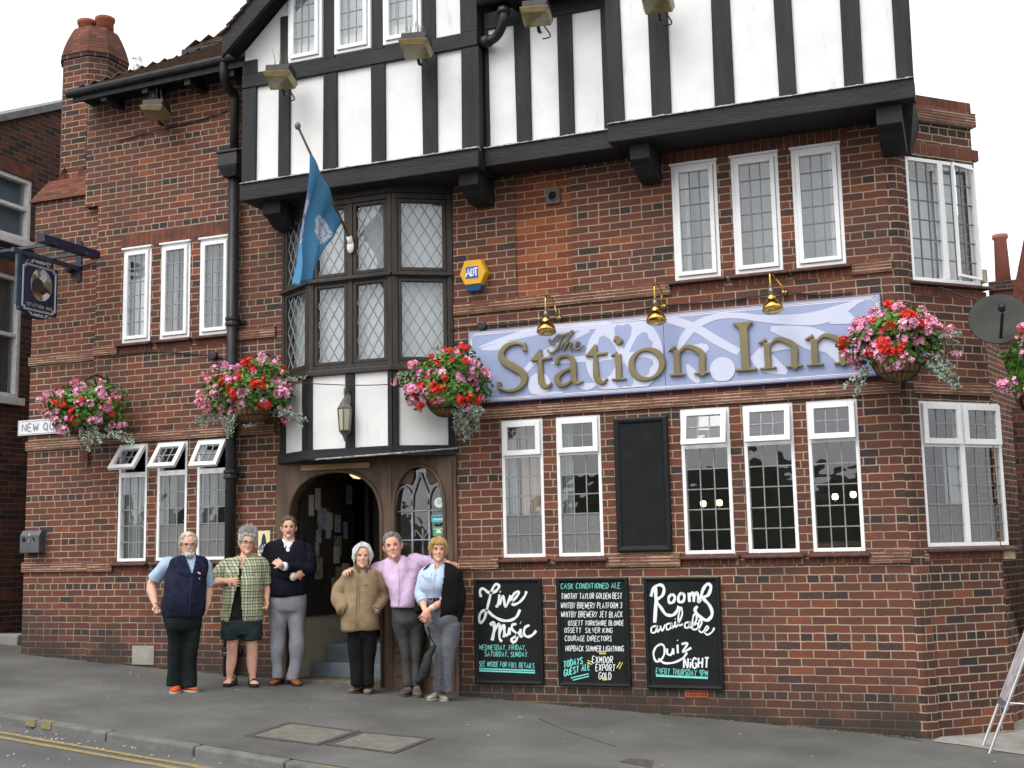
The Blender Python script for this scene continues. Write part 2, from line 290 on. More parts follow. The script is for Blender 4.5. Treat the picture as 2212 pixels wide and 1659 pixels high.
def asphalt_detail(m):
    t = m.node_tree; b = t.nodes['Principled BSDF']; L = t.links.new; src = b.inputs['Base Color'].links[0].from_socket
    tc = t.nodes['Texture Coordinate']
    n = t.nodes.new('ShaderNodeTexNoise'); n.inputs['Scale'].default_value = 170; n.inputs['Detail'].default_value = 3; L(tc.outputs['Object'], n.inputs[0])
    r = t.nodes.new('ShaderNodeMapRange'); r.inputs[1].default_value = .3; r.inputs[2].default_value = .7; r.inputs[3].default_value = .72; r.inputs[4].default_value = 1.3; L(n.outputs['Fac'], r.inputs[0])
    x = t.nodes.new('ShaderNodeMix'); x.data_type = 'RGBA'; x.blend_type = 'MULTIPLY'; x.inputs[0].default_value = 1; L(src, x.inputs[6]); L(r.outputs[0], x.inputs[7])
    n2 = t.nodes.new('ShaderNodeTexNoise'); n2.inputs['Scale'].default_value = 4.5; n2.inputs['Detail'].default_value = 7; n2.inputs['Roughness'].default_value = .7; L(tc.outputs['Object'], n2.inputs[0])
    r2 = t.nodes.new('ShaderNodeMapRange'); r2.inputs[1].default_value = .62; r2.inputs[2].default_value = .75; r2.inputs[4].default_value = .45; L(n2.outputs['Fac'], r2.inputs[0])
    y = t.nodes.new('ShaderNodeMix'); y.data_type = 'RGBA'; L(r2.outputs[0], y.inputs[0]); L(x.outputs[2], y.inputs[6]); y.inputs[7].default_value = (.05, .05, .048, 1)
    vo = t.nodes.new('ShaderNodeTexVoronoi'); vo.inputs['Scale'].default_value = 2.6; L(tc.outputs['Object'], vo.inputs[0]); vs_ = t.nodes.new('ShaderNodeSeparateColor'); L(vo.outputs['Color'], vs_.inputs[0])
    gum = math_node(t, 'MULTIPLY', math_node(t, 'LESS_THAN', vo.outputs['Distance'], .055), math_node(t, 'GREATER_THAN', vs_.outputs[0], .45))     # trodden-in gum
    z = t.nodes.new('ShaderNodeMix'); z.data_type = 'RGBA'; L(math_node(t, 'MULTIPLY', gum, .55), z.inputs[0]); L(y.outputs[2], z.inputs[6]); z.inputs[7].default_value = (.055, .054, .052, 1)
    n6 = t.nodes.new('ShaderNodeTexNoise'); n6.inputs['Scale'].default_value = .55; n6.inputs['Detail'].default_value = 6; n6.inputs['Roughness'].default_value = .65; L(tc.outputs['Object'], n6.inputs[0])
    r6 = t.nodes.new('ShaderNodeMapRange'); r6.inputs[1].default_value = .35; r6.inputs[2].default_value = .65; r6.inputs[3].default_value = .84; r6.inputs[4].default_value = 1.12; L(n6.outputs['Fac'], r6.inputs[0])
    zz = t.nodes.new('ShaderNodeMix'); zz.data_type = 'RGBA'; zz.blend_type = 'MULTIPLY'; zz.inputs[0].default_value = 1; L(z.outputs[2], zz.inputs[6]); L(r6.outputs[0], zz.inputs[7]); L(zz.outputs[2], b.inputs['Base Color'])
asphalt_detail(M_ASPHALT); asphalt_detail(M_ROAD)
# ================================================================== the pub building
PUB = root('brick_pub', 'long red brick pub with black and white timbered upper floors and hanging baskets', 'pub', (-6, 0, 0))
def wall_mesh(x0, x1, z0f, z1, holes, y=0.0, depth=.26, mb=None):
    mb = mb or MB(); xs = sorted({x0, x1, *[v for h in holes for v in h[:2] if x0 < v < x1]}); zs = sorted({z0f, z1, *[v for h in holes for v in h[2:] if z0f < v < z1]})
    inh = lambda x, z: any(h[0] < x < h[1] and h[2] < z < h[3] for h in holes)
    for i in range(len(xs)-1):
        for k in range(len(zs)-1):
            a, b, c, d = xs[i], xs[i+1], zs[k], zs[k+1]
            if inh((a+b)/2, (c+d)/2): continue
            mb.add([(a, y, c), (b, y, c), (b, y, d), (a, y, d)], [(0, 1, 2, 3)])
            mb.add([(a, y+depth, c), (b, y+depth, c), (b, y+depth, d), (a, y+depth, d)], [(3, 2, 1, 0)])
    for a, b, c, d in holes:
        mb.add([(a, y, c), (a, y+depth, c), (a, y+depth, d), (a, y, d)], [(0, 1, 2, 3)]); mb.add([(b, y, c), (b, y+depth, c), (b, y+depth, d), (b, y, d)], [(3, 2, 1, 0)])
        mb.add([(a, y, c), (b, y, c), (b, y+depth, c), (a, y+depth, c)], [(0, 1, 2, 3)]); mb.add([(a, y, d), (b, y, d), (b, y+depth, d), (a, y+depth, d)], [(3, 2, 1, 0)])
    for x, s in ((x0, 0), (x1, 1)): mb.add([(x, y, z0f), (x, y+depth, z0f), (x, y+depth, z1), (x, y, z1)], [(0, 1, 2, 3) if s else (3, 2, 1, 0)])
    mb.add([(x0, y, z1), (x1, y, z1), (x1, y+depth, z1), (x0, y+depth, z1)], [(0, 1, 2, 3)])
    return mb
LW = [(-4.76, -4.306), (-4.166, -3.696), (-2.888, -2.409), (-2.283, -1.81), (-1.688, -1.225)]
UW = [(-2.883, -2.425), (-2.287, -1.828), (-1.706, -1.245)]
XL = [(-9.587, -9.178), (-9.04, -8.623), (-8.491, -8.075)]
ZL, ZU, ZUL, ZML = (1.30, 2.69), (3.96, 5.12), (3.89, 5.02), (1.337, 2.69)
PATCH = (-4.555, -3.936, 3.965, 5.255); BAYHOLE = (-7.38, -5.27, -.4, 5.18)
holes = [(*a, *ZL) for a in LW]+[(*a, *ZU) for a in UW]+[(*a, *ZUL) for a in XL]+[(*a, *ZML) for a in XL]+[PATCH, BAYHOLE]
wall_mesh(-9.985, -.85, -1.0, 5.62, holes).build('front_wall', M_BRICK, PUB, fix=False)
mb = MB(); wall_mesh(-10.185, -7.55, 5.62, 6.98, [], mb=mb); mb.build('wing_wall', M_BRICK, PUB, fix=False)
wall_mesh(-11.03, -9.985, -.6, 5.86, [], y=.08).build('pier_wall', M_BRICK, PUB, fix=False)
mb = MB(); mb.box(-11.03, -10.77, .34, 9, -.6, 5.8); mb.build('end_wall', M_BRICK, PUB)
MB().box(-10.8, -.6, 8.8, 9, -1, 8).build('rear_wall', M_BRICK, PUB)
MB().box(PATCH[0], PATCH[1], .018, .2, PATCH[2], PATCH[3]).build('bricked_up_opening', M_PATCH, PUB)
# bands of tile creasing (four thin courses with recessed mortar)
def band(name, x0, x1, z0, z1, y=0.0, n=4, proj=.035, parent=PUB, **k):
    mb = MB(); h = (z1-z0)/n
    mb.box(x0, x1, y-proj+.004, y+.05, z0+.002, z1-.002, 1)
    for i in range(n):
        x = x0+random.uniform(-.1, 0)
        while x < x1:
            L = random.uniform(.20, .27); a, b = max(x, x0), min(x+L-.006, x1)
            if b-a > .01: mb.box(a, b, y-proj-random.uniform(-.004, .005), y+.0, z0+h*i+.0085, z0+h*(i+1)-.0035+random.uniform(-.002, .002), 0)
            x += L
    return mb.build(name, [M_CREASE, M_MORTARL], parent, **k)
M_MORTARL = mat('pale_pointing', (.38, .30, .21), .95, var=.3, scale=20)
M_CREASE = mat('red_creasing_tile', (.155, .055, .036), .85, var=.4, scale=7, bump=.3)
band('string_course', -5.262, -.84, 2.715, 2.83); band('string_course', -9.985, -7.45, 2.71, 2.825); band('string_course', -11.04, -9.985, 2.69, 2.805, y=.08)
band('string_course', -5.262, -2.93, 3.825, 3.955); band('string_course', -1.2, -.84, 3.84, 3.965); band('string_course', -8.02, -7.45, 3.79, 3.905); band('string_course', -11.04, -9.985, 3.735, 3.85, y=.08); band('string_course', -9.985, -9.63, 3.765, 3.88)
band('sill_course', -5.25, -4.80, 1.19, 1.31); band('sill_course', -3.66, -2.93, 1.19, 1.31); band('sill_course', -1.19, -.84, 1.19, 1.31); band('sill_course', -11.04, -9.985, 1.235, 1.35, y=.08); band('sill_course', -9.985, -9.63, 1.225, 1.34)
band('sill_course', -8.03, -7.45, 1.21, 1.33)
# soldier courses over and under windows
def soldiers(name, x0, x1, z0, z1, y=-.003, parent=PUB, **k):
    mb = MB(); x = x0
    while x < x1-.02:
        L = .0745; b = min(x+L-.009, x1); mb.box(x, b, y-random.uniform(.002, .008), y+.06, z0+.004, z1-.004); x += L
    mb.box(x0, x1, y+.001, y+.05, z0, z1, 1)
    return mb.build(name, [M_SOLDBR, M_MORTAR], parent, **k)
M_SOLDBR = mat('header_brick', (.06, .032, .027), .88, var=.5, scale=6.5, bump=.4, col2=(.20, .055, .028))
for a, b in ((-2.95, -1.17),): soldiers('soldier_lintel', a, b, 5.135, 5.30)
soldiers('soldier_lintel', -9.62, -8.03, 5.04, 5.21)
for a, b in LW: soldiers('sill_brickwork', a-.03, b+.03, 1.195, 1.258, y=-.006)
for a, b in UW: soldiers('sill_brickwork', a-.03, b+.03, 3.845, 3.915, y=-.006)
for a, b in XL: soldiers('sill_brickwork', a-.03, b+.03, 3.775, 3.845, y=-.006); soldiers('sill_brickwork', a-.03, b+.03, 1.225, 1.292, y=-.006)
M_SILL = mat('quarry_tile_sill', (.075, .03, .026), .6, var=.4, scale=12)
# ------------------------------------------------------------------ windows
def lights(mb_g, mb_l, u0, u1, z0, z1, y, cols, rows, T=lambda p: p, bar=.0055, frost=0, mb_f=None):
    us = [u0+(u1-u0)*i/cols for i in range(cols+1)]; zs = [z0+(z1-z0)*k/rows for k in range(rows+1)]
    for i in range(cols):
        for k in range(rows):
            a = random.uniform(-.0005, .0005); c = random.uniform(-.0006, .0006); q = mb_f if (mb_f is not None and k < frost) else mb_g
            q.add([T(p) for p in ((us[i], y-a-c, zs[k]), (us[i+1], y+a-c, zs[k]), (us[i+1], y+a+c, zs[k+1]), (us[i], y-a+c, zs[k+1]))], [(0, 1, 2, 3)])
    for x in us[1:-1]: mb_l.hexa([T(p) for p in ((x-bar, y-.007, z0), (x+bar, y-.007, z0), (x+bar, y+.006, z0), (x-bar, y+.006, z0))], [T(p) for p in ((x-bar, y-.007, z1), (x+bar, y-.007, z1), (x+bar, y+.006, z1), (x-bar, y+.006, z1))])
    for z in zs[1:-1]: mb_l.hexa([T(p) for p in ((u0, y-.008, z-bar), (u1, y-.008, z-bar), (u1, y+.005, z-bar), (u0, y+.005, z-bar))], [T(p) for p in ((u0, y-.008, z+bar), (u1, y-.008, z+bar), (u1, y+.005, z+bar), (u0, y+.005, z+bar))])
def rect_frame(mb, u0, u1, z0, z1, y0, y1, w, T=lambda p: p, wb=None):
    wb = wb or w
    def bx(a, b, c, d): mb.hexa([T(p) for p in ((a, y0, c), (b, y0, c), (b, y1, c), (a, y1, c))], [T(p) for p in ((a, y0, d), (b, y0, d), (b, y1, d), (a, y1, d))])
    bx(u0, u0+w, z0, z1); bx(u1-w, u1, z0, z1); bx(u0+w, u1-w, z1-w, z1); bx(u0+w, u1-w, z0, z0+wb)
def window(W, z0, z1, loc, rz=0.0, transom=None, openang=0.0, rows=6, cols=3, frost=0, curtain=None, came=None, sill=True, casement=True, mull=False, parent=PUB, name='window', hood=False):
    came = came or M_LEAD
    fr = MB(); fw = .035
    rect_frame(fr, 0, W, z0, z1, .005, .085, fw)
    if transom: fr.box(fw, W-fw, .005, .085, transom-.03, transom+.03)
    if hood: fr.box(-.01, W+.01, -.03, .03, z1-.004, z1+.018)
    win = fr.build(name, M_WHITE, parent, local=True, loc=loc, rz=rz, bevel=.004)
    if mull and True: MB().box(W/2-.03, W/2+.03, .004, .08, z0+fw, z1-fw).build('mullion', M_WHITE, win, local=True)
    bays = [(fw, W-fw)] if not mull else [(fw, W/2-.03), (W/2+.03, W-fw)]
    g, l, f = MB(), MB(), MB(); ident = lambda p: p
    for bi, (a, b) in enumerate(bays):
        zt = transom-.03 if transom else z1-fw
        if casement and not transom:
            s = MB(); rect_frame(s, a+.003, b-.003, z0+fw+.003, zt-.003, -.018, .04, .042); s.build('casement', M_WHITE, win, local=True, bevel=.004)
            lights(g, l, a+.045, b-.045, z0+fw+.045, zt-.045, .012, cols, rows, frost=frost, mb_f=f)
        else:
            lights(g, l, a, b, z0+fw, zt, .03, cols, rows, frost=frost, mb_f=f)
        if transom:
            hz, hy = z1-fw-.002, -.012; ang = openang[bi] if hasattr(openang, '__len__') else openang; ca, sa = math.cos(ang), math.sin(ang)
            def T(p, ca=ca, sa=sa): dy, dz = p[1]-hy, p[2]-hz; return (p[0], hy+dy*ca+dz*sa, hz-dy*sa*1+dz*ca)
            s = MB(); rect_frame(s, a-.012, b+.012, transom-.005, z1-fw+.01, -.03, .012, .052, T); s.build('top_hung_light', M_WHITE, win, local=True, bevel=.004)
            g2, l2 = MB(), MB(); lights(g2, l2, a+.04, b-.04, transom+.047, z1-fw-.042, -.008, cols, 2, T)
            g2.build('transom_pane', M_GLASS, win, local=True, fix=False); l2.build('transom_cames', came, win, local=True)
            if ang > .1:
                st = MB(); p = T(((a+b)/2, 0, transom+.03)); st.tube([p, ((a+b)/2+.06, .03, transom+.03)], .006, 6); st.build('stay', M_IRON, win, local=True)
    g.build('pane', M_GLASS, win, local=True, fix=False)
    if f.v: f.build('obscured_pane', M_FROST, win, local=True, fix=False)
    l.build('lead_cames', came, win, local=True)
    if sill:
        s = MB(); s.hexa([(-.05, -.075, z0-.048), (W+.05, -.075, z0-.048), (W+.05, .08, z0-.045), (-.05, .08, z0-.045)], [(-.05, -.075, z0-.02), (W+.05, -.075, z0-.02), (W+.05, .08, z0-.002), (-.05, .08, z0-.002)])
        s.build('sill', M_SILL, win, local=True, bevel=.008)
    for (a, b, c, d, yy, m, fold) in curtain or []:
        cm = MB(); k = 24; pts = []
        for i in range(k+1):
            u = a+(b-a)*i/k; pts.append((u, yy+fold*math.sin(i*1.9)+fold*.5*math.sin(i*.83+1), ))
        for i in range(k):
            (ua, ya), (ub, yb) = pts[i], pts[i+1]
            cm.hexa([(ua, ya, c), (ub, yb, c), (ub, yb+.004, c), (ua, ya+.004, c)], [(ua, ya, d), (ub, yb, d), (ub, yb+.004, d), (ua, ya+.004, d)])
        cm.build('curtain', m, win, local=True, smooth=False)
    return win
def cur(a, b, z, m=None, yy=.2, fold=.018): return (a, b, z[0], z[1], yy, m or M_NET, fold)
for i, (a, b) in enumerate(LW):
    W = b-a; c = []
    if i == 0: c = [cur(0, .1, ZL), cur(.12, .33, ZL, M_CURT, .24, .006), cur(.36, W, ZL, M_BLIND, .3, .004)]
    elif i == 1: c = [cur(-.02, .09, ZL), ]
    window(W, *ZL, (a, 0, 0), transom=2.33, openang=[0, 0, R(15), R(12), R(7)][i], rows=5, frost=2 if i < 2 else 0, curtain=c, came=M_LEADW)
for i, (a, b) in enumerate(UW):
    W = b-a; window(W, *ZU, (a, 0, 0), rows=6, hood=True, curtain=[cur(-.1, .15 if i == 0 else .04, ZU, M_NET, .16), cur(W-.14 if i == 2 else W-.03, W+.1, ZU, M_NET, .16), cur(-.15, W+.15, ZU, M_BLIND, .34, .004)])
for i, (a, b) in enumerate(XL):
    W = b-a
    window(W, *ZUL, (a, 0, 0), rows=6, came=M_LEADW, hood=True, curtain=[cur(-.1, W+.1, ZUL, M_NET, .16)] if i == 0 else [cur(-.1, .1, ZUL, M_NET, .16), cur(-.15, W+.15, ZUL, M_BLIND, .3, .004)])
    window(W, *ZML, (a, 0, 0), transom=2.33, openang=[R(38), R(36), R(32)][i], rows=5, came=M_LEADW, frost=2 if i else 0,
           curtain=[cur(-.05, W+.05, (ZML[0], 2.3), M_NETD, .14)] if i == 0 else [cur(-.05, .16, (ZML[0], 2.3), M_NETD, .14)])
# interiors: plain rooms behind the openings
def room(name, x0, x1, y1, z0, z1, m, y0=.262):
    mb = MB(); mb.add([(x0, y0, z0), (x1, y0, z0), (x1, y1, z0), (x0, y1, z0), (x0, y0, z1), (x1, y0, z1), (x1, y1, z1), (x0, y1, z1)], [(0, 1, 2, 3), (7, 6, 5, 4), (3, 2, 6, 7), (0, 3, 7, 4), (2, 1, 5, 6)])
    return mb.build(name, m, PUB, fix=False)
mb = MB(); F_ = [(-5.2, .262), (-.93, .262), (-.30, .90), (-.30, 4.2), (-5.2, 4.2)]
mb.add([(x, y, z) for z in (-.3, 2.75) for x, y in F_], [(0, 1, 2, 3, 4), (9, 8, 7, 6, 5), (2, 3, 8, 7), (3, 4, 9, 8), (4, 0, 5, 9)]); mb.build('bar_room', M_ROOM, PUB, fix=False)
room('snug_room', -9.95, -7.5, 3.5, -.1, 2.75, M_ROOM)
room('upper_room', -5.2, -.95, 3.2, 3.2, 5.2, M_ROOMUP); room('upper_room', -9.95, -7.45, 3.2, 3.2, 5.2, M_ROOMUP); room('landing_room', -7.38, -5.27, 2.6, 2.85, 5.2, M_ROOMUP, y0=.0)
# lit wall lamps inside the bar
for (px, py) in ((1519, 1088), (1554, 1086), (1804, 1073), (1843, 1068)):
    p = at(px, py, 3.2); lp = MB(); lp.lathe([(.01, -.035), (.03, -.03), (.037, 0), (.03, .03), (.012, .035)], p, n=14)
    a = lp.build('wall_lamp', M_BULB, PUB, smooth=True); MB().tube([p+Vector((0, .0, -.05)), p+Vector((0, .1, -.14)), p+Vector((0, .5, -.14))], .012, 6).build('lamp_arm', M_BRASS0 if 'M_BRASS0' in globals() else M_IRON, a)
# bar furniture seen through the right hand windows
mb = MB(); p = at(1795, 1168, 1.2); mb.lathe([(.45, -.02), (.47, 0), (.47, .03), (.3, .05)], (p.x, p.y+.3, p.z-.06), n=28); mb.build('round_table_top', mat('varnished_table', (.30, .15, .06), .35), PUB, smooth=True)
# ------------------------------------------------------------------ oriel bay
BP = [Vector((-7.374, 0, 0)), Vector((-6.825, -.335, 0)), Vector((-5.822, -.335, 0)), Vector((-5.278, 0, 0))]
def face_frame(p, q): d = q-p; return d.length, math.atan2(d.y, d.x)
def diamonds(mb, u0, u1, z0, z1, y, du=.125, dz=.205, bar=.0055):
    W, H = u1-u0, z1-z0; n = int((W/du+H/dz))+3
    for sgn in (1, -1):
        for i in range(-n, n):
            c = i*du; pts = []                      # line  u = c + sgn * du/dz * (z-z0)
            za, zb = 0.0, H; ua, ub = c, c+sgn*du/dz*H
            for lo, hi in ((0, W),):
                def zat(u): return (u-c)*sgn*dz/du
                cand = [(0, ua), (H, ub), (zat(lo), lo), (zat(hi), hi)]
                pts = sorted({(round(z, 5), round(u, 5)) for z, u in cand if -1e-6 <= z <= H+1e-6 and -1e-6 <= u <= W+1e-6})
            if len(pts) >= 2 and (pts[-1][0]-pts[0][0]) > .02:
                a, b = pts[0], pts[-1]; e = .001 if sgn > 0 else 0
                mb.ribbon([(u0+a[1], y-e, z0+a[0]), (u0+b[1], y-e, z0+b[0])], bar*2, (0, -1, 0), .005)
Z0, ZS, ZT, ZC = 2.42, 3.30, 4.27, 5.15
def bay_side(p, q, ncol, name):
    L, ang = face_frame(p, q); f = MB(); pw = .06
    f.box(0, pw, -.01, .1, ZS, ZC); f.box(L-pw, L, -.01, .1, ZS, ZC)
    if ncol == 2: f.box(L/2-.032, L/2+.032, -.006, .1, ZS+.05, ZC-.06)
    f.box(pw, L-pw, -.008, .1, ZT-.035, ZT+.035); f.box(pw, L-pw, -.008, .1, ZC-.06, ZC); f.box(pw, L-pw, -.008, .1, ZS, ZS+.05)
    f.box(0, L, -.045, .06, ZT-.018, ZT+.018)
    win = f.build(name, M_BROWN, PUB, local=True, loc=p, rz=ang, bevel=.006)
    cells = [(pw, L-pw)] if ncol == 1 else [(pw, L/2-.032), (L/2+.032, L-pw)]
    g, l = MB(), MB()
    for a, b in cells:
        for c, d in ((ZS+.05, ZT-.035), (ZT+.035, ZC-.06)):
            s = MB(); rect_frame(s, a+.004, b-.004, c+.004, d-.004, .0, .06, .038); s.build('casement', M_BROWN, win, local=True, bevel=.005)
            lights(g, MB(), a+.04, b-.04, c+.04, d-.04, .03, 3, 5); diamonds(l, a+.042, b-.042, c+.042, d-.042, .026)
    g.build('pane', M_GLASS, win, local=True, fix=False); l.build('diamond_lead_cames', M_LEADW, win, local=True)
    for a, b in cells: MB().box(a-.03, b+.03, .13, .134, ZS+.05, ZC-.05).build('pale_backing', M_BLIND, win, local=True)  # pale sheets added inside the bay to make its glass look lighter
    return win
bay_side(BP[0], BP[1], 1, 'bay_window'); bay_side(BP[1], BP[2], 2, 'bay_window'); bay_side(BP[2], BP[3], 1, 'bay_window')
def bay_ring(name, z0, z1, out, m, inner=.12, **k):       # moulding that follows the bay's plan
    c = Vector((-6.33, .35, 0)); mb = MB()
    def off(p, o):
        i = BP.index(p); n = Vector((0, 0, 0))
        for a, b in ((i-1, i), (i, i+1)):
            if 0 <= a and b < 4: e = (BP[b]-BP[a]).normalized(); n += Vector((e.y, -e.x, 0))
        n.normalize()
        if i in (0, 3): return p+Vector((n.x, n.y, 0))*o
        return p+n*o*1.04
    O = [off(p, out) for p in BP]; I = [off(p, -inner) for p in BP]
    for i in range(3):
        s = .0
        mb.hexa([(*O[i].xy, z0), (*O[i+1].xy, z0), (*I[i+1].xy, z0), (*I[i].xy, z0)], [(*O[i].xy, z1), (*O[i+1].xy, z1), (*I[i+1].xy, z1), (*I[i].xy, z1)])
    return mb.build(name, m, PUB, **k)
bay_ring('bay_sill_rail', ZS-.055, ZS+.005, .045, M_BROWN, bevel=.01)
MB().ribbon([at(652, 411, -.50), at(700, 405, -.50), at(745, 396, -.50), at(800, 386, -.50), at(850, 377, -.50), at(884, 371, -.50)], [.01, .03, .022, .034, .03, .035], (0, -1, 0), .02).build('dripped_white_paint', M_OLDWHITE, PUB); bay_ring('bay_bottom_beam', Z0-.06, Z0+.045, .05, M_TIMBERH, bevel=.008)
bay_ring('bay_cornice', ZC+.001, ZC+.05, .03, M_BROWN); bay_ring('bay_cornice', ZC+.051, ZC+.10, .075, M_BROWN); bay_ring('bay_lead_roof', ZC+.101, ZC+.125, .10, M_LEDGE)
MB().prism([(p.x, p.y+.01, ZC+.0) for p in BP], (0, 0, .09)).build('bay_ceiling', M_DARK, PUB); MB().prism([(p.x, p.y+.01, Z0-.05) for p in BP], (0, 0, .06)).build('bay_floor', M_DARK, PUB)
for p, q, posts in ((BP[0], BP[1], ((0, .11), (.52, .643))), (BP[1], BP[2], ((0, .05), (.45, .56), (.95, 1.003))), (BP[2], BP[3], ((0, .06), (.57, .64)))):
    L, ang = face_frame(p, q); pl = MB().box(0, L, .0, .05, Z0+.045, ZS-.055); pl.build('bay_plaster_panel', M_PLASTER, PUB, local=True, loc=p, rz=ang)
    for a, b in posts: MB().box(a, min(b, L), -.022, .03, Z0+.047, ZS-.057).build('bay_stud', M_TIMBER, PUB, local=True, loc=p, rz=ang, bevel=.006)
mb = MB(); mb.tube([at(600, 997, -.03), at(690, 992, -.40), at(868, 978, -.40), at(988, 968, -.03)], .01, 6); mb.build('bay_drip_edge', M_LEDGE, PUB)
# ------------------------------------------------------------------ timbered jetty storeys
def jetty(y, x0, x1, whites, zb, zbeam, ztop, zmid=None, name='jetty'):
    p = MB().box(x0+.02, x1-.02, y+.03, y+.16, zb+.02, ztop); pr = p.build(name+'_plaster', M_PLASTER, PUB)
    b = MB().box(x0, x1, y-.03, y+.14, zb, zbeam); b.build('bressummer', M_TIMBERH, PUB, bevel=.01)
    lg = MB(); n = 40; xs = [x0+.0+(x1-x0)*i/n for i in range(n+1)]
    for i in range(n): lg.hexa([(xs[i], y-.045-random.random()*.012, zbeam+.001), (xs[i+1], y-.045-random.random()*.012, zbeam+.001), (xs[i+1], y+.04, zbeam+.003), (xs[i], y+.04, zbeam+.003)], [(xs[i], y-.03, zbeam+.012+random.random()*.012), (xs[i+1], y-.03, zbeam+.012+random.random()*.012), (xs[i+1], y+.04, zbeam+.04), (xs[i], y+.04, zbeam+.04)])
    lg.build('ledge_flashing', M_LEDGE, PUB)
    e = [x0]+[v for w_ in whites for v in w_]+[x1]
    for i in range(0, len(e), 2):
        z1 = ztop if zmid is None else zmid[0]
        a, b2 = e[i], e[i+1]; j = [random.uniform(-.008, .008) for _ in range(4)]
        MB().hexa([(a+j[0], y, zbeam+.02), (b2+j[1], y, zbeam+.02), (b2+j[1], y+.1, zbeam+.02), (a+j[0], y+.1, zbeam+.02)], [(a+j[2], y, z1), (b2+j[3], y, z1), (b2+j[3], y+.1, z1), (a+j[2], y+.1, z1)]).build('stud', M_TIMBER, PUB, bevel=.008)
    if zmid: MB().box(x0, x1, y-.012, y+.1, zmid[0], zmid[1]).build('rail', M_TIMBERH, PUB, bevel=.008)
    return pr
def wx(y, *prs): return [(at(a, py, y).x, at(b, py, y).x) for a, b, py in prs]
YG, YM, YR = -.55, -.41, -.56
gw = wx(YG, (551, 600, 402), (625, 697, 388), (727, 802, 368), (833, 913, 350), (944, 998, 335))
GX0, GX1 = -7.555, -4.71
jetty(YG, GX0, GX1, gw, 5.21, 5.40, 6.9, (6.50, 6.66), 'gable')
mw = wx(YM, (1058, 1115, 325), (1148, 1210, 305), (1240, 1305, 290)); jetty(YM, GX1+.005, -3.30, mw, 5.245, 5.43, 6.72, None, 'middle_bay')
rw = wx(YR, (1347, 1408, 262), (1450, 1546, 248), (1585, 1682, 225), (1720, 1826, 207), (1867, 1938, 187))
jetty(YR, -3.345, -.515, rw, 5.25, 5.43, 6.78, None, 'right_bay')
MB().box(-3.345, -.515, YR-.015, YR+.1, 6.78, 6.94).build('rail', M_TIMBERH, PUB, bevel=.008)
# storey above (mostly out of the picture): plaster with studs
MB().box(-3.32, -.54, YR+.03, YR+.16, 6.8, 8.6).build('upper_plaster', M_PLASTER, PUB)
for a, b in [(-3.345, rw[0][0])]+[(rw[i][1], rw[i+1][0]) for i in range(4)]+[(rw[4][1], -.515)]: MB().box(a, b, YR, YR+.1, 6.945, 8.6).build('stud', M_TIMBER, PUB, bevel=.008)
MB().box(GX1+.01, -3.33, YM+.0, YM+.12, 6.72, 6.9).build('rail', M_TIMBERH, PUB, bevel=.008)
# right flank and returns of the jetties, soffits
mb = MB(); mb.hexa([(-.64, YR+.1, 5.26), (-.518, YR+.1, 5.26), (-.75, 1.6, 5.26), (-.9, 1.6, 5.26)], [(-.66, YR+.1, 8.6), (-.535, YR+.1, 8.6), (-.8, 1.6, 8.6), (-.95, 1.6, 8.6)]); mb.build('jetty_return', M_TIMBER, PUB); MB().box(GX1-.14, GX1-.002, YG+.10, YM+.3, 5.215, 7.5).build('jetty_return', M_TIMBER, PUB); MB().box(GX0+.002, GX0+.1, YG+.16, .3, 5.22, 6.8).build('jetty_return', M_TIMBER, PUB)
[MB().box(a, b, y_+.12, .02, c_, c_+.027).build('jetty_soffit', M_TIMBERH, PUB) for a, b, y_, c_ in ((GX0+.01, GX1-.01, YG, 5.225), (GX1+.01, -3.35, YM, 5.262), (-3.33, -.53, YR, 5.265))]
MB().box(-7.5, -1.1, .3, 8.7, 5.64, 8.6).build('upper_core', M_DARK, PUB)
def corbel(x, w_, yo, zt, h=.3, big=False):
    p = [(x, .0, zt), (x, yo, zt), (x, yo, zt-h*.55)]+[(x, yo+.06+.0+(abs(yo)-.1)*t*.75, zt-h*.55-h*.45*math.sin(t*math.pi/2)) for t in (.15, .4, .7, 1)]+[(x, .0, zt-h)]
    return MB().prism(p, (w_, 0, 0)).build('corbel', M_TIMBER, PUB, bevel=.008)
corbel(-7.37, .23, -.42, 5.22, .26); corbel(-5.0, .22, -.44, 5.22, .26); corbel(-3.17, .2, -.45, 5.26, .3); corbel(-.86, .22, -.5, 5.26, .34)
mb = MB(); mb.hexa([(-.80, -.02, 4.98), (-.62, .12, 4.98), (-.62, .4, 4.98), (-.85, .3, 4.98)], [(-.85, -.5, 5.27), (-.53, -.5, 5.27), (-.53, .5, 5.27), (-.85, .4, 5.27)]); mb.build('corner_bracket', M_TIMBER, PUB, bevel=.01)
# gable windows
sl_ = .864; RX, RZ = -5.75, 8.437+.26
def rake(x): return RZ-abs(x-RX)*sl_
gp = [(625, 698, 120), (725, 803, 105), (830, 912, 85)]
gxs = wx(YG, *gp)
for a, b in gxs: window(b-a, 6.68, 7.95, (a, YG-.035, 0), rows=6, came=M_LEADW, sill=False, curtain=[cur(0, .09, (6.68, 7.9), M_NET, .1), cur(-.02, b-a+.02, (6.68, 7.9), M_BLIND, .16, .003)])
MB().prism([(GX0+.02, YG+.02, 6.66), (gxs[0][0]-.005, YG+.02, 6.66), (gxs[0][0]-.005, YG+.02, rake(gxs[0][0])-.2), (GX0+.02, YG+.02, rake(GX0)-.2)], (0, .11, 0)).build('gable_panel', M_PLASTER, PUB); MB().box(gxs[2][1]+.005, GX1-.02, YG+.02, YG+.13, 6.66, 7.55).build('gable_panel', M_PLASTER, PUB)
MB().box(gxs[0][0]-.02, gxs[2][1]+.02, YG+.19, YG+.21, 6.6, 8.0).build('window_backing', M_BLIND, PUB)
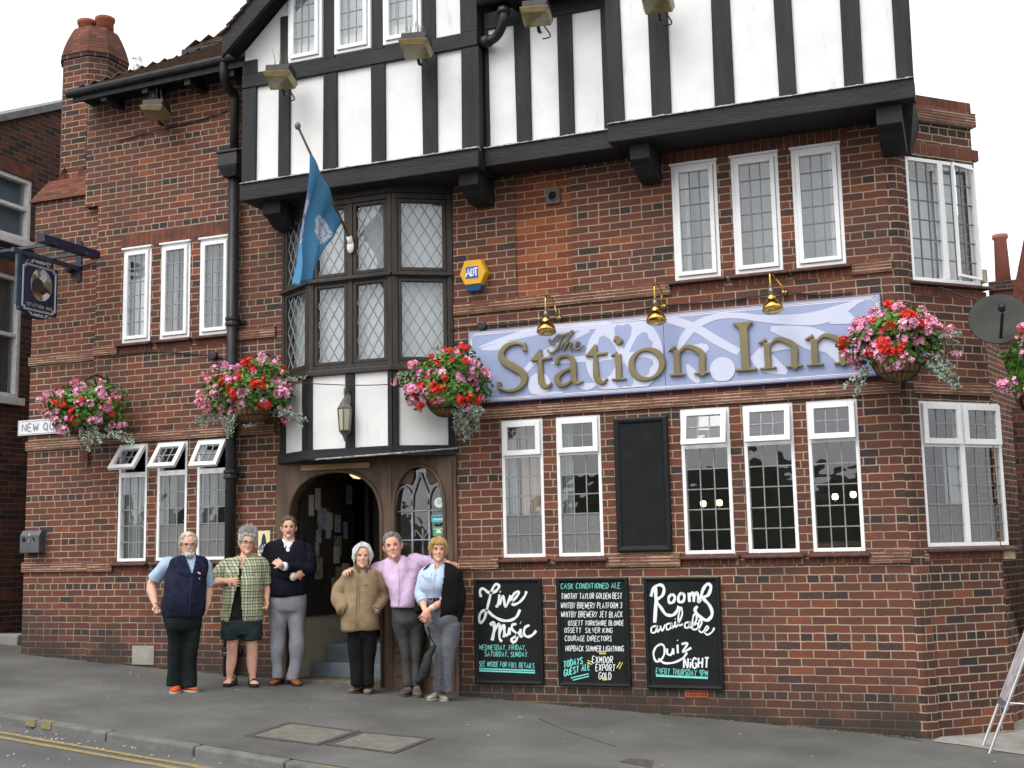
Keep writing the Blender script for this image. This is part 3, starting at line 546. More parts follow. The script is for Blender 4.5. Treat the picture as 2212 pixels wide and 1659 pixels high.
for a, b, zt in ((GX0, gw[0][0]+.01, 6.82), (gxs[0][0]-.12, gxs[0][0]-.006, 7.25), (gxs[0][1]+.006, gxs[1][0]-.006, 7.6), (gxs[1][1]+.006, gxs[2][0]-.006, 8.0), (gxs[2][1]+.006, gw[4][0], 7.6), (gw[4][1], GX1, 7.55)): MB().box(a, b, YG-.002, YG+.14, 6.662, zt).build('stud', M_TIMBER, PUB, bevel=.008)
# gable roof with bargeboards
XLe, XRe = -7.66, -4.1
mb = MB()
for s in (XLe, XRe): mb.prism([(s, -.80, rake(s)-.25), (s, -.80, rake(s)), (RX, -.80, rake(RX)), (RX, -.80, rake(RX)-.27)], (0, .05, 0))
mb.build('bargeboard', M_TIMBERH, PUB, bevel=.006)
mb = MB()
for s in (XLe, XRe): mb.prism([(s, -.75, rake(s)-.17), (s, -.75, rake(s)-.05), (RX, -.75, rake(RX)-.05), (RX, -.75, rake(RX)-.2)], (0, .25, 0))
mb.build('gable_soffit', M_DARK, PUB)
def tile_plane(name, eave_a, eave_b, up, n, m=M_TILE2, th=.018, w=.165, parent=PUB, trimL=0.0, trimR=0.0):
    ea, eb, up = Vector(eave_a), Vector(eave_b), Vector(up); nrm = (eb-ea).cross(up).normalized(); along = (eb-ea); L = along.length; ax = along/L; mb = MB(); st = up/n
    for i in range(n):
        a0 = trimL*i/n; a1 = L-trimR*i/n; x = a0-(random.uniform(.0, .1) if True else 0)+(w/2 if i % 2 else 0)-w
        while x < a1:
            s0, s1 = max(x, a0), min(x+w-.004, a1)
            if s1-s0 > .02:
                j = random.uniform(-.004, .006); b0 = ea+ax*s0+st*i+nrm*(th*1.3+j); b1 = ea+ax*s1+st*i+nrm*(th*1.3+j+random.uniform(-.003, .003)); t = st*1.25
                mb.hexa([b0, b1, b1-nrm*th, b0-nrm*th], [b0+t-nrm*th*1.3, b1+t-nrm*th*1.3, b1+t-nrm*th*2.3, b0+t-nrm*th*2.3])
            x += w
    return mb.build(name, m, parent)
tile_plane('gable_roof', (XLe, 4.0, rake(XLe)), (XLe, -.83, rake(XLe)), (RX-XLe, 0, RZ-rake(XLe)), 22)
tile_plane('gable_roof', (XRe, -.83, rake(XRe)), (XRe, 4.0, rake(XRe)), (RX-XRe, 0, RZ-rake(XRe)), 22)
# eaves of the middle bay
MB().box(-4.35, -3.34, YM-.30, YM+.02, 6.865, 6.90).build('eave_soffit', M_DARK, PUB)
mb = MB(); mb.tube([(-4.66, YM-.2, 6.95), (-3.3, YM-.2, 7.0)], .065, 10); mb.build('gutter', M_IRON, PUB, smooth=True)
pts = [at(1088, 22, -.58), at(1088, 45, -.58), at(1075, 75, -.52), at(1058, 88, -.50), at(1040, 92, -.47)]
mb = MB(); mb.tube(spline(pts, 5), .05, 10); mb.tube([pts[0]+Vector((0, 0, .02)), pts[0]-Vector((0, 0, .04))], .066, 10); mb.tube([pts[-2], pts[-1]], .064, 10); mb.build('rainwater_elbow', M_IRON, PUB, smooth=True)
# ------------------------------------------------------------------ left wing roof, chimney
WR = at(440, 122, 1.5).z-6.80
tile_plane('wing_roof', (-10.1, -.34, 6.96), (-7.62, -.34, 7.02), (0, 1.84, WR), 17, trimL=1.5)
tile_plane('wing_roof', (-10.1, 3.0, 6.96), (-10.1, -.34, 6.96), (1.5, 0, WR), 17, trimR=1.84)
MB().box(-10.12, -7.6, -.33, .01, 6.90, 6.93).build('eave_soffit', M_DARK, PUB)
mb = MB(); mb.tube([(-10.16, -.38, 6.92), (-7.60, -.38, 6.98)], .048, 10); mb.hexa([(-10.1, -.36, 6.82), (-7.6, -.36, 6.86), (-7.6, -.33, 6.86), (-10.1, -.33, 6.82)], [(-10.1, -.36, 6.95), (-7.6, -.36, 7.01), (-7.6, -.33, 7.01), (-10.1, -.33, 6.95)]); mb.build('gutter', M_TIMBER, PUB)
for x in (-9.7, -9.1, -8.5, -7.9): MB().box(x, x+.08, -.33, 0, 6.78, 6.9).build('rafter_foot', M_TIMBER, PUB)
# main roof behind
E = Vector((-9.95, 1.6, 8.22))
tile_plane('main_roof', E, (-6.2, 1.6, 8.22), (0, 3, 2.3), 24, trimL=3.0); tile_plane('main_roof', (-9.95, 7, 8.22), E, (3, 0, 2.3), 24, trimR=3.0)
mb = MB(); mb.hexa([(-9.98, 1.55, 8.12), (-6.2, 1.55, 8.12), (-6.2, 6, 8.12), (-9.98, 6, 8.12)], [(-9.98, 1.55, 8.2), (-6.2, 1.55, 8.2), (-6.2, 6, 8.2), (-9.98, 6, 8.2)]); mb.build('main_eave', M_IRON, PUB)
M_CAPT = brick_mat('small_red_tile', [(0, (.085, .04, .03)), (.5, (.15, .055, .036)), (1, (.20, .07, .042))], mortar=(.07, .035, .027), width=.13, row=.05, squash=0, joint=.003, soot=.35)
# octagonal chimney stack on the end pier
CH = root_c = MB()
def octo(cx, cy, hx, hy, c, z): return [(cx-hx+c, cy-hy, z), (cx+hx-c, cy-hy, z), (cx+hx, cy-hy+c, z), (cx+hx, cy+hy-c, z), (cx+hx-c, cy+hy, z), (cx-hx+c, cy+hy, z), (cx-hx, cy+hy-c, z), (cx-hx, cy-hy+c, z)]
CY = .62; CX, CHX = at(205, 150, CY).x, .385; ZCAP = at(205, 134, CY-.2).z+.08
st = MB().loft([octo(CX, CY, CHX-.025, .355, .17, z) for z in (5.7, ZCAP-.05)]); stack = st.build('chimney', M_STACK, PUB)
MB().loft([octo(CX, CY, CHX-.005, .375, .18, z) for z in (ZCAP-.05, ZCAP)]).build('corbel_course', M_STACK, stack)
MB().loft([octo(CX, CY, CHX+.005-.010*i-.0008*i*i, .385-.010*i-.0008*i*i, .185-.006*i, ZCAP+.05*i) for i in range(9)]).build('tiled_cap', M_CAPT, stack)
for x in (-.135, .135):
    mb = MB(); mb.lathe([(.115, 0), (.11, .12), (.125, .13), (.13, .175), (.115, .185), (.10, .185), (.09, .0)], (CX+x, CY+.08*x, ZCAP+.05*8+.02), n=20); mb.build('chimney_pot', mat('terracotta_pot', (.30, .085, .055), .8, var=.25), stack, smooth=True)
# tiled weathering over the pier
def skirt():
    mb = MB(); n = 9
    for i in range(n):
        t, t2 = i/n, (i+1)/n
        a = [(-11.1+.13*t, .03+.19*t), (-9.97-.0*t, .03+.19*t), (-9.97, 1.3), (-11.1+.13*t, 1.3)]; b = [(-11.1+.13*t2, .03+.19*t2), (-9.97, .03+.19*t2), (-9.97, 1.3), (-11.1+.13*t2, 1.3)]
        z = 5.80+.30*t; mb.hexa([(*p, z) for p in a], [(*p, z+.045) for p in b])
    for sx in (-1, 1):                                    # broaches against the canted corners
        x = CX+sx*(CHX-.03)
        for i in range(6):
            t, t2 = i/6, (i+1)/6
            mb.hexa([(x-sx*.26*t, .2+.02*t, 5.86+.4*t), (x, .22+.26*t, 5.86+.4*t), (x, .5, 5.86+.4*t), (x-sx*.26, .26, 5.86+.4*t)], [(x-sx*.26*t2, .2+.02*t2, 5.86+.4*t2), (x, .22+.26*t2, 5.86+.4*t2), (x, .5, 5.86+.4*t2), (x-sx*.26, .26, 5.86+.4*t2)])
    return mb
skirt().build('tiled_offset', M_CAPT, PUB)
# ------------------------------------------------------------------ cast iron downpipe of the wing
def px_pipe(): 
    x = at(503, 700, -.09).x; return x
PXX = px_pipe()
mb = MB(); top = [(at(484, 136, -.36)), at(485, 165, -.34), at(492, 190, -.25), at(506, 205, -.13), at(508, 225, -.1)]
mb.tube(spline(top, 6)+[Vector((PXX, -.1, 5.9))], .052, 12); mb.tube([(PXX, -.1, 5.9), (PXX, -.1, G(PXX, 0)-.02)], .06, 12)
dp = mb.build('downpipe', M_IRON, PUB, smooth=True)
z = at(505, 355, -.1).z
MB().hexa([(PXX-.085, -.19, z-.17), (PXX+.085, -.19, z-.17), (PXX+.085, -.01, z-.17), (PXX-.085, -.01, z-.17)], [(PXX-.13, -.24, z-.05), (PXX+.13, -.24, z-.05), (PXX+.13, -.01, z-.05), (PXX-.13, -.01, z-.05)]).box(PXX-.13, PXX+.13, -.24, -.01, z-.049, z+.10).box(PXX-.145, PXX+.145, -.255, -.01, z+.101, z+.13).build('hopper', M_IRON, dp, bevel=.008)
for zz in (at(502, 695, -.1).z, at(497, 1025, -.1).z, .35, 5.75):
    MB().lathe([(.064, -.05), (.082, -.045), (.082, -.02), (.07, 0), (.082, .02), (.082, .045), (.064, .05)], (PXX, -.1, zz), n=14).box(PXX-.12, PXX+.12, -.04, -.005, zz-.02, zz+.02).build('pipe_collar', M_IRON, dp, smooth=False)
# ------------------------------------------------------------------ doorway
def superarch(xl, xr, zs, zt, n): 
    c, h = (xl+xr)/2, (xr-xl)/2
    return lambda x: zs+(zt-zs)*max(0, 1-abs((x-c)/h)**n)**(1/n)
DOOR = (-7.266, -6.125, -.35, 1.72, 2.256, 2.35); LIGHT = (-5.982, -5.393, .98, 1.80, 2.27, 2.2)
mb = MB(); xs = sorted({-7.42, -5.258, *[DOOR[0]+(DOOR[1]-DOOR[0])*i/28 for i in range(29)], *[LIGHT[0]+(LIGHT[1]-LIGHT[0])*i/20 for i in range(21)]})
Y0, Y1, ZTOP = -.03, .12, 2.375
for a, b in zip(xs, xs[1:]):
    m_ = (a+b)/2; o = next((q for q in (DOOR, LIGHT) if q[0] < m_ < q[1]), None)
    if o is None: mb.box(a, b, Y0, Y1, -.3, ZTOP)
    else:
        f = superarch(*o[:2], *o[3:]); za, zb = f(a), f(b)
        mb.hexa([(a, Y0, za), (b, Y0, zb), (b, Y1, zb), (a, Y1, za)], [(a, Y0, ZTOP), (b, Y0, ZTOP), (b, Y1, ZTOP), (a, Y1, ZTOP)])
        if o is LIGHT: mb.box(a, b, Y0, Y1, -.3, o[2])
door = mb.build('oak_doorway', M_DOORWOOD, PUB)
for o in (DOOR, LIGHT):
    f = superarch(*o[:2], *o[3:]); xsx = [o[0]+(o[1]-o[0])*(.5-.5*math.cos(math.pi*i/26)) for i in range(27)]
    pts = [(o[0], Y0, max(o[2], .0))]+[(x, Y0-.004, f(x)) for x in xsx]+[(o[1], Y0, max(o[2], .0))]
    MB().tube(pts, .022, 8).build('arch_moulding', M_DOORWOOD, door, smooth=True)
mb = MB(); mb.box(-6.05, -6.0, Y0-.012, Y0, .0, 2.3); mb.box(-5.35, -5.30, Y0-.012, Y0, .0, 2.3); mb.box(-5.98, -5.4, Y0-.02, Y0, .86, .95); mb.box(-5.98, -5.4, Y0-.015, Y0, .12, .2)
for i in range(7): mb.prism([(-5.96, Y0-.001, .25+.09*i), (-5.68, Y0-.001, .43+.09*i), (-5.68, Y0-.001, .465+.09*i), (-5.96, Y0-.001, .285+.09*i)], (0, -.012, 0)); mb.prism([(-5.42, Y0-.001, .25+.09*i), (-5.67, Y0-.001, .43+.09*i), (-5.67, Y0-.001, .465+.09*i), (-5.42, Y0-.001, .285+.09*i)], (0, -.012, 0))
mb.build('panel_moulding', M_DOORWOOD, door)
g = MB().add([(LIGHT[0]-.02, .03, .96), (LIGHT[1]+.02, .03, .96), (LIGHT[1]+.02, .03, 2.3), (LIGHT[0]-.02, .03, 2.3)], [(0, 1, 2, 3)]); g.build('pane', M_GLASS, door)
tr = MB(); a, b = LIGHT[0], LIGHT[1]; c = (a+b)/2; w3 = (b-a)/3; yy = .012
for x in (a+w3, b-w3): tr.tube([(x, yy, .98), (x, yy, 1.80)], .012, 6)
for z in (1.18, 1.5, 1.80): tr.tube([(a, yy, z), (b, yy, z)], .010, 6)
def arc(x0, x1, z, h, p=2): return [(x0+(x1-x0)*(.5-.5*math.cos(math.pi*i/14)), yy, z+h*max(0, 1-abs(2*(.5-.5*math.cos(math.pi*i/14))-1)**p)**(1/p)) for i in range(15)]
tr.tube(arc(a, a+w3*1.02, 1.86, .20), .014, 6); tr.tube(arc(b-w3*1.02, b, 1.86, .20), .014, 6)
tr.tube(spline([(a+w3, yy, 1.80), (a+w3+.01, yy, 1.96), (c-.04, yy, 2.09), (c, yy, 2.20)], 6), .014, 6); tr.tube(spline([(b-w3, yy, 1.80), (b-w3-.01, yy, 1.96), (c+.04, yy, 2.09), (c, yy, 2.20)], 6), .014, 6)
tr.build('tracery', M_LEADW, door, smooth=True)
sp_ = MB()
for s in (-1, 1):                                         # solid wooden spandrels of the tracery head
    P = [(c+s*.075, .0, 2.235), (c+s*.07, .0, 2.16), (c+s*.11, .0, 2.07), (c+s*.16, .0, 2.09), (c+s*.22, .0, 2.09), (c+s*.255, .0, 2.06), (c+s*.20, .0, 2.17), (c+s*.13, .0, 2.225)]
    MB().prism(P, (0, .03, 0)).build('tracery_spandrel', M_DOORWOOD, door)
fl = MB(); fl.tube(spline([(c, .06, 1.2), (c, .06, 1.42), (c, .06, 1.62)], 4), .014, 6)
for s in (-1, 1): fl.tube(spline([(c, .06, 1.50), (c+s*.05, .06, 1.57), (c+s*.085, .06, 1.60), (c+s*.09, .06, 1.54)], 5), .010, 6)
fl.build('fleur_de_lis', M_LEADW, door, smooth=True)
p0, p1 = at(650, 1003, -.05), at(798, 993, -.05)
MB().box(p0.x, p1.x, -.055, -.031, 2.275, 2.335).build('name_plank', M_PLANK, door, bevel=.004)
# porch
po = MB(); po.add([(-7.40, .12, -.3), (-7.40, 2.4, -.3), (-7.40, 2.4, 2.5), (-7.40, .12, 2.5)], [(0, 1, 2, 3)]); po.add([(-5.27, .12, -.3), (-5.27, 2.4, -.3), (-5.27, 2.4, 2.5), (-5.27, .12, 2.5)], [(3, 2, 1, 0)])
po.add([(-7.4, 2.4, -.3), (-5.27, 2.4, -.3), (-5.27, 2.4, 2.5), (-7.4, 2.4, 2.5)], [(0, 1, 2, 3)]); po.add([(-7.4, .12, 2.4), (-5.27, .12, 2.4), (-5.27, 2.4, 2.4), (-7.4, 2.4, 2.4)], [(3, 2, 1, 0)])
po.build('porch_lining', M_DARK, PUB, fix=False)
M_STEP = mat('blue_grey_step_paint', (.15, .18, .205), .7, var=.2, scale=8); M_CREAM = mat('cream_paint', (.42, .39, .28), .7, var=.1)
MB().box(-7.3, -6.1, -.035, .36, -.3, .055).build('threshold', mat('worn_stone_threshold', (.13, .11, .09), .85, var=.4, scale=7, bump=.3), PUB, bevel=.01)
for k in range(2): MB().box(-7.2, -5.3, .36+.3*k, 2.3, -.2+.19*k, .20+.18*k).build('porch_step', M_STEP, PUB, bevel=.012)
MB().hexa([(-7.33, .14, .05), (-7.27, .14, .05), (-7.20, 1.3, .05), (-7.26, 1.3, .05)], [(-7.33, .14, .78), (-7.27, .14, .78), (-7.20, 1.3, .78), (-7.26, 1.3, .78)]).build('porch_side_wall', M_CREAM, PUB); MB().hexa([(-7.33, .14, .781), (-7.272, .14, .781), (-7.202, 1.3, .781), (-7.26, 1.3, .781)], [(-7.33, .14, 2.39), (-7.272, .14, 2.39), (-7.202, 1.3, 2.39), (-7.26, 1.3, 2.39)]).build('porch_panelling', M_BROWN, PUB)
def pw(t, z, o=0.012): return Vector((-7.272+.07*t+o, .14+1.16*t, z))
nb = MB(); nb.hexa([pw(.05, .70, .006), pw(.95, .70, .006), pw(.95, .70, .03), pw(.05, .70, .03)], [pw(.05, 2.2, .006), pw(.95, 2.2, .006), pw(.95, 2.2, .03), pw(.05, 2.2, .03)]); nb = nb.build('notice_board', M_BROWN, PUB)
pm = [mat('pinned_paper', (.36, .36, .34), .9, var=.15, scale=30), mat('pinned_poster', (.2, .18, .13), .9, var=.5, scale=22), mat('pinned_leaflet', (.22, .27, .33), .9, var=.4, scale=26)]
for i in range(22):
    t, z = random.uniform(.1, .8), random.uniform(.78, 2.0); dt, dz = random.uniform(.07, .14), random.uniform(.12, .26)
    MB().hexa([pw(t, z, .031+.001*i), pw(t+dt, z, .031+.001*i), pw(t+dt, z, .0312+.001*i+.0006), pw(t, z, .0312+.001*i+.0006)], [pw(t, z+dz, .031+.001*i), pw(t+dt, z+dz, .031+.001*i), pw(t+dt, z+dz, .0312+.001*i+.0006), pw(t, z+dz, .0312+.001*i+.0006)]).build('notice', pm[i % 3], nb)
MB().box(-7.0, -6.95, 1.2, 1.32, .1, 2.3).box(-6.2, -6.12, 1.2, 1.32, .1, 2.3).box(-6.94, -6.21, 1.3, 1.33, .5, 2.2).build('inner_door', M_BROWN, PUB)
p = at(775, 1026, .55); lm = MB(); lm.lathe([(.0, -.045), (.06, -.035), (.10, .0), (.105, .04), (.09, .06)], p, n=20); lm.build('porch_lamp', M_PORCH, PUB, smooth=True)
p = at(745, 1115, 2.2); MB().ball(p, .03, 10).build('wall_glow_lamp', mat('dim_lamp', (.9, .40, .08), .5, emit=1.2), PUB, smooth=True)
# stickers on the side light
yy = .026
def sticker(px0, py0, px1, py1, m, name, rnd=0.0, k=0):
    a, b = at(px0, py1, yy), at(px1, py0, yy); mb = MB(); n = 28
    if rnd: mb.prism([((a.x+b.x)/2+(b.x-a.x)/2*math.cos(2*math.pi*i/n), yy, (a.z+b.z)/2+(b.z-a.z)/2*math.sin(2*math.pi*i/n)) for i in range(n)], (0, .002, 0))
    else: mb.box(a.x, b.x, yy, yy+.002, a.z, b.z)
    return mb.build(name, m, door), a, b
M_STW = mat('white_sticker', (.72, .75, .74), .6, var=.03); M_STG = mat('green_sticker', (.09, .30, .13), .6, var=.05); M_STC = mat('cyan_sticker', (.10, .50, .58), .6, var=.05); M_STD = mat('pale_green_ink', (.35, .62, .47), .6)
s, a, b = sticker(938, 1074, 960, 1097, M_STW, 'round_sticker', 1); MB().ball(((a.x+b.x)/2, yy-.001, (a.z+b.z)/2+.01), .03, 12, ry=.001).build('tree_mark', M_STD, s)
s, a, b = sticker(932, 1112, 962, 1128, M_STC, 'rating_sticker'); q = MB()
for i in range(6): q.ball((a.x+.03+.02*i, yy-.001, a.z+.03), .008 if i < 5 else .015, 8, ry=.001)
q.build('rating_marks', M_STW, s); MB().box(a.x+.01, b.x-.01, yy-.0015, yy-.0002, b.z-.025, b.z-.015).build('rating_heading', M_IRON, s)
s, a, b = sticker(935, 1137, 961, 1158, M_STG, 'green_sticker'); MB().prism([((a.x+b.x)/2-.035, yy-.001, a.z+.03), ((a.x+b.x)/2+.035, yy-.001, a.z+.03), ((a.x+b.x)/2, yy-.001, a.z+.085)], (0, -.001, 0)).box(a.x+.02, b.x-.02, yy-.002, yy-.001, b.z-.03, b.z-.022).build('house_mark', M_STW, s)
MB().prism([((a.x+b.x)/2-.03, yy, a.z), ((a.x+b.x)/2+.03, yy, a.z), ((a.x+b.x)/2, yy, a.z-.045)], (0, .002, 0)).build('pointer', M_STG, s)
# ------------------------------------------------------------------ canted corner wall
CP, CA = Vector((-.745, .085, 0)), R(45)
CD, CN = Vector((math.cos(CA), math.sin(CA), 0)), Vector((math.sin(CA), -math.cos(CA), 0))
def atc(px, py, off=0.0):
    d = ray(px, py); p0 = CP+CN*off; t = (p0-CAM).dot(CN)/d.dot(CN); X = CAM+d*t; return (X-CP).dot(CD), X.z
u0, zb = atc(1995, 1180); u1, zt = atc(2158, 868); v0, vb = atc(1972, 600); v1, vt = atc(2103, 352)
CW = [(max(u0, .07), u1, 1.325, 2.65), (max(v0, .07), v1, vb-.02, vt)]
CL = .925
kw = dict(local=True, loc=CP, rz=CA)
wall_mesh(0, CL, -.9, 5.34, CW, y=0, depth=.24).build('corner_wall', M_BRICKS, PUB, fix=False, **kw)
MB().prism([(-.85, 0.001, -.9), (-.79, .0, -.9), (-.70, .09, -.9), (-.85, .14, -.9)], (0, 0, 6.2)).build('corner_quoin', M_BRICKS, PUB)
for nm, z0_, z1_ in (('string_course', 2.715, 2.83), ('sill_course', 1.20, 1.315)): band(nm, .0, CL, z0_, z1_, parent=PUB, **kw) if nm == 'string_course' else (band(nm, .0, CW[0][0]-.02, z0_, z1_, **kw), band(nm, CW[0][1]+.03, CL, z0_, z1_, **kw))
band('string_course', CW[1][1]+.04, CL, 3.80, 3.93, **kw)
soldiers('sill_brickwork', CW[0][0], CW[0][1]+.02, 1.21, 1.27, **kw); soldiers('sill_brickwork', CW[1][0], CW[1][1]+.03, CW[1][2]-.14, CW[1][2]-.06, **kw); soldiers('soldier_lintel', -.0, CW[1][1]+.06, CW[1][3]+.02, CW[1][3]+.13, **kw)
band('parapet_course', -.02, CL+.02, 5.32, 5.46, proj=.06, n=5, **kw); soldiers('parapet_coping', -.02, CL-.0, 5.46, 5.575, y=-.02, **kw); MB().box(-.02, CL, -.0, .24, 5.34, 5.565).build('parapet_core', M_BRICKS, PUB, **kw)
W = CW[0][1]-CW[0][0]; window(W, 1.325, 2.65, CP+CD*CW[0][0], CA, transom=2.26, openang=0, rows=5, cols=3, mull=True, frost=2, came=M_LEADW, curtain=[(W*.5, W*.75, 1.33, 2.3, .25, M_NET, .02)])
W = CW[1][1]-CW[1][0]; z0_, z1_ = CW[1][2], CW[1][3]-.02
window(W, z0_, z1_, CP+CD*CW[1][0], CA, rows=6, cols=3, mull=True, casement=False, came=M_LEAD, curtain=[(.02, W, z0_, z1_, .3, M_BLIND, .004), (.05, .2, z0_, z1_, .2, M_NET, .02), (W-.25, W-.05, z0_, z1_, .2, M_NET, .02)])
# one casement of that window stands ajar
mb = MB(); rect_frame(mb, 0, W/2-.05, z0_+.04, z1_-.05, -.012, .012, .024); o_ = mb.build('open_casement', M_WHITE, PUB, local=True, loc=CP+CD*(CW[1][1]-.035)+CN*.03, rz=CA+R(180+14)); 
for v in o_.data.vertices: v.co.y *= -1
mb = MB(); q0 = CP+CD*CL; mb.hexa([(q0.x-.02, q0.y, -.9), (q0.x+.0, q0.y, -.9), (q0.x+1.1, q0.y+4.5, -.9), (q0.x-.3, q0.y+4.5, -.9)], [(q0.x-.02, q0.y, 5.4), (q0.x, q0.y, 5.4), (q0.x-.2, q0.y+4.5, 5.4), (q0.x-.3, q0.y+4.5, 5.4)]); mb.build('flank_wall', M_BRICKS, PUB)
# air bricks and vent
def airbrick(px, py, w_, h_, name='air_brick', col=(.30, .07, .035)):
    p = at(px, py, -.005); mb = MB(); mb.box(p.x-w_/2, p.x+w_/2, -.012, .02, p.z-h_/2, p.z+h_/2); nx, nz = max(2, int(w_/.028)), max(2, int(h_/.026))
    for i in range(nx):
        for k in range(nz): x, z_ = p.x-w_/2+.012+(w_-.024)*(i+.5)/nx, p.z-h_/2+.01+(h_-.02)*(k+.5)/nz; mb.box(x-.006, x+.006, -.0135, -.0125, z_-.006, z_+.006, 1)
    return mb.build(name, [mat('terracotta_vent', col, .8, var=.2), M_DARK], PUB)
airbrick(1505, 1498, .225, .07); airbrick(181, 985, .12, .14, col=(.16, .05, .03))
p = at(1195, 424, 0); mb = MB(); mb.box(p.x-.075, p.x+.075, -.02, .03, p.z-.08, p.z+.08); mb.lathe([(.055, .0), (.055, .012), (.045, .012), (.045, .0)], (p.x, -.02, p.z), axis=(0, -1, 0), n=20); mb.lathe([(.044, .0), (.044, .004)], (p.x, -.02, p.z), axis=(0, -1, 0), n=20, mi=1); mb.build('extractor_vent', [mat('grey_vent_plastic', (.11, .095, .085), .6), M_DARK], PUB)
p = at(310, 1418, 0); MB().box(p.x-.15, p.x+.15, -.012, .02, p.z-.09, p.z+.12).build('stone_block', M_CONC, PUB)
# wiring clipped to the wall
def cable(pts, y=-.02, r=.008, name='cable'): return MB().tube(spline([at(a, b, y) for a, b in pts], 5), r, 6).build(name, M_IRON, PUB, smooth=True)
cable([(975, 712), (1013, 706), (1100, 700), (1205, 688), (1330, 678), (1437, 660), (1560, 651), (1690, 633), (1770, 637), (1840, 633)])
cable([(235, 772), (330, 760), (455, 768), (480, 773), (530, 788), (555, 795)]); cable([(560, 785), (600, 820), (700, 830), (800, 832), (880, 828)], y=-.42, r=.005)
for pp in ((1042, 705), (462, 769)): p = at(*pp, -.02); MB().lathe([(.05, 0), (.05, .05), (.03, .055)], (p.x, -.005, p.z), axis=(0, -1, 0), n=16).build('junction_box', M_IRON, PUB)
cable([(1990, 605), (2080, 640), (2110, 650), (2115, 700)], y=.3); cable([(255, 305), (300, 292), (420, 262), (490, 240)], y=-.02)
# ================================================================== ground, kerb, road
def ky(x): return -2.95-.13*(x+8.37)                      # back line of the kerb stones
xs = [-150, -60, -30, -20]+[-16+i for i in range(22)]+[8, 12, 25, 60, 150]
def zlim(x): return G(max(min(x, 14), -24), 0)
mb = MB()
def strip(y0, y1, dz0=0, dz1=0, nx=xs, mi=0):
    for a, b in zip(nx, nx[1:]):
        P = []
        for x, f, dz in ((a, y0, dz0), (b, y0, dz0), (b, y1, dz1), (a, y1, dz1)):
            y = f(x) if callable(f) else f; yc = max(y, ky(max(min(x, 14), -24))); P.append((x, y, zlim(x)+.02*min(yc, 3)+dz))
        mb.add(P, [(0, 1, 2, 3)], mi)
kyc = lambda x: ky(max(min(x, 14), -24))
strip(lambda x: kyc(x), 3.0); strip(3.0, 150)
mb.build('pavement', M_ASPHALT).__setitem__('kind', 'structure')
mb = MB(); strip(-150, lambda x: kyc(x)-4, -.05, -.05); strip(lambda x: kyc(x)-4, lambda x: kyc(x)-.10, -.05, -.075)
o = mb.build('road', M_ROAD); o['kind'] = 'structure'
mb = MB(); x = -24.0
while x < 12:
    L = .9+random.uniform(-.06, .06); a, b = x+.006, x+L-.006
    def kp(q, off, dz): return (q, ky(q)-off, zlim(q)+.02*ky(q)+dz)
    dz = random.uniform(-.004, .004)
    mb.hexa([kp(a, .125, -.3), kp(b, .125, -.3), kp(b, 0, -.3), kp(a, 0, -.3)], [kp(a, .115, .0+dz), kp(b, .115, .0+dz), kp(b, 0, .003+dz), kp(a, 0, .003+dz)])
    x += L
o = mb.build('kerb', M_KERB, bevel=.018); o['kind'] = 'structure'
def road_pt(x, off, lift=.004):                            # on the road, off metres out from the kerb back line
    t = (off-.10)/3.9; return (x, ky(x)-off, zlim(x)+.02*ky(x)-.075+.025*t+lift)
def off_of(px, py):
    best = min((abs((at(px, py, y).z)-road_pt(at(px, py, y).x, ky(at(px, py, y).x)-y, 0)[2]), y) for y in [-2.5-.01*i for i in range(200)]); X = at(px, py, best[1]); return ky(X.x)-best[1]
o1, o2 = off_of(0, 1582.7), off_of(0, 1593.5)
for o_, w_ in ((o1, .07), (o2, .075)):
    mb = MB(); n = 90
    for i in range(n):
        a, b = -16+i*.25, -16+(i+1)*.25; j = [random.uniform(-.008, .008) for _ in range(4)]
        mb.add([road_pt(a, o_+w_/2+j[0]), road_pt(b, o_+w_/2+j[1]), road_pt(b, o_-w_/2+j[2]), road_pt(a, o_-w_/2+j[3])], [(0, 1, 2, 3)])
    m_ = mb.build('road_marking', M_YELLOW); m_['kind'] = 'structure'
for px, w_ in ((60, .12), (98, .12), (700, .2)):
    X = at(px, 1557 if px < 300 else 1652, ky(-7.7 if px < 300 else -4.6)-.07).x; mb = MB(); mb.hexa([(X, ky(X)-.128, G(X, ky(X))-.05), (X+w_, ky(X+w_)-.128, G(X+w_, ky(X))-.05), (X+w_, ky(X+w_)-.03, G(X+w_, ky(X))+.002), (X, ky(X)-.03, G(X, ky(X))+.002)], [(X, ky(X)-.121, G(X, ky(X))+.006), (X+w_, ky(X+w_)-.121, G(X+w_, ky(X))+.006), (X+w_, ky(X+w_)-.05, G(X+w_, ky(X))+.007), (X, ky(X)-.05, G(X, ky(X))+.007)])
    mb.build('road_marking', M_YELLOWD)['kind'] = 'structure'
# concrete flags by the canted corner
P = [atg(2012, 1601, .006), atg(2080, 1609, .006), atg(2150, 1621, .006), atg(2240, 1634, .006), Vector((1.6, 1.2, G(1.6, 1.2)+.006)), Vector((.2, 3.0, G(.2, 3)+.006)), Vector((-.6, .6, G(-.6, .6)+.006))]
MB().add(P, [tuple(range(7))]).build('flagstones', M_CONC)['kind'] = 'structure'
mb = MB()
for pts, w_ in ((((1165, 1552), (1230, 1580), (1330, 1612)), .012), (((1590, 1547), (1650, 1556), (1720, 1566), (1790, 1576)), .08), (((1990, 1600), (1900, 1587), (1800, 1574)), .03)):
    mb.ribbon([atg(*p, .0035)-Vector((0, 0, .003)) for p in spline([Vector((*q, 0)) for q in pts], 4) for p in [(p.x, p.y)]], w_, (0, 0, 1), .003)
mb.build('tar_seam', mat('old_tar', (.055, .055, .053), .9, var=.3))['kind'] = 'structure'
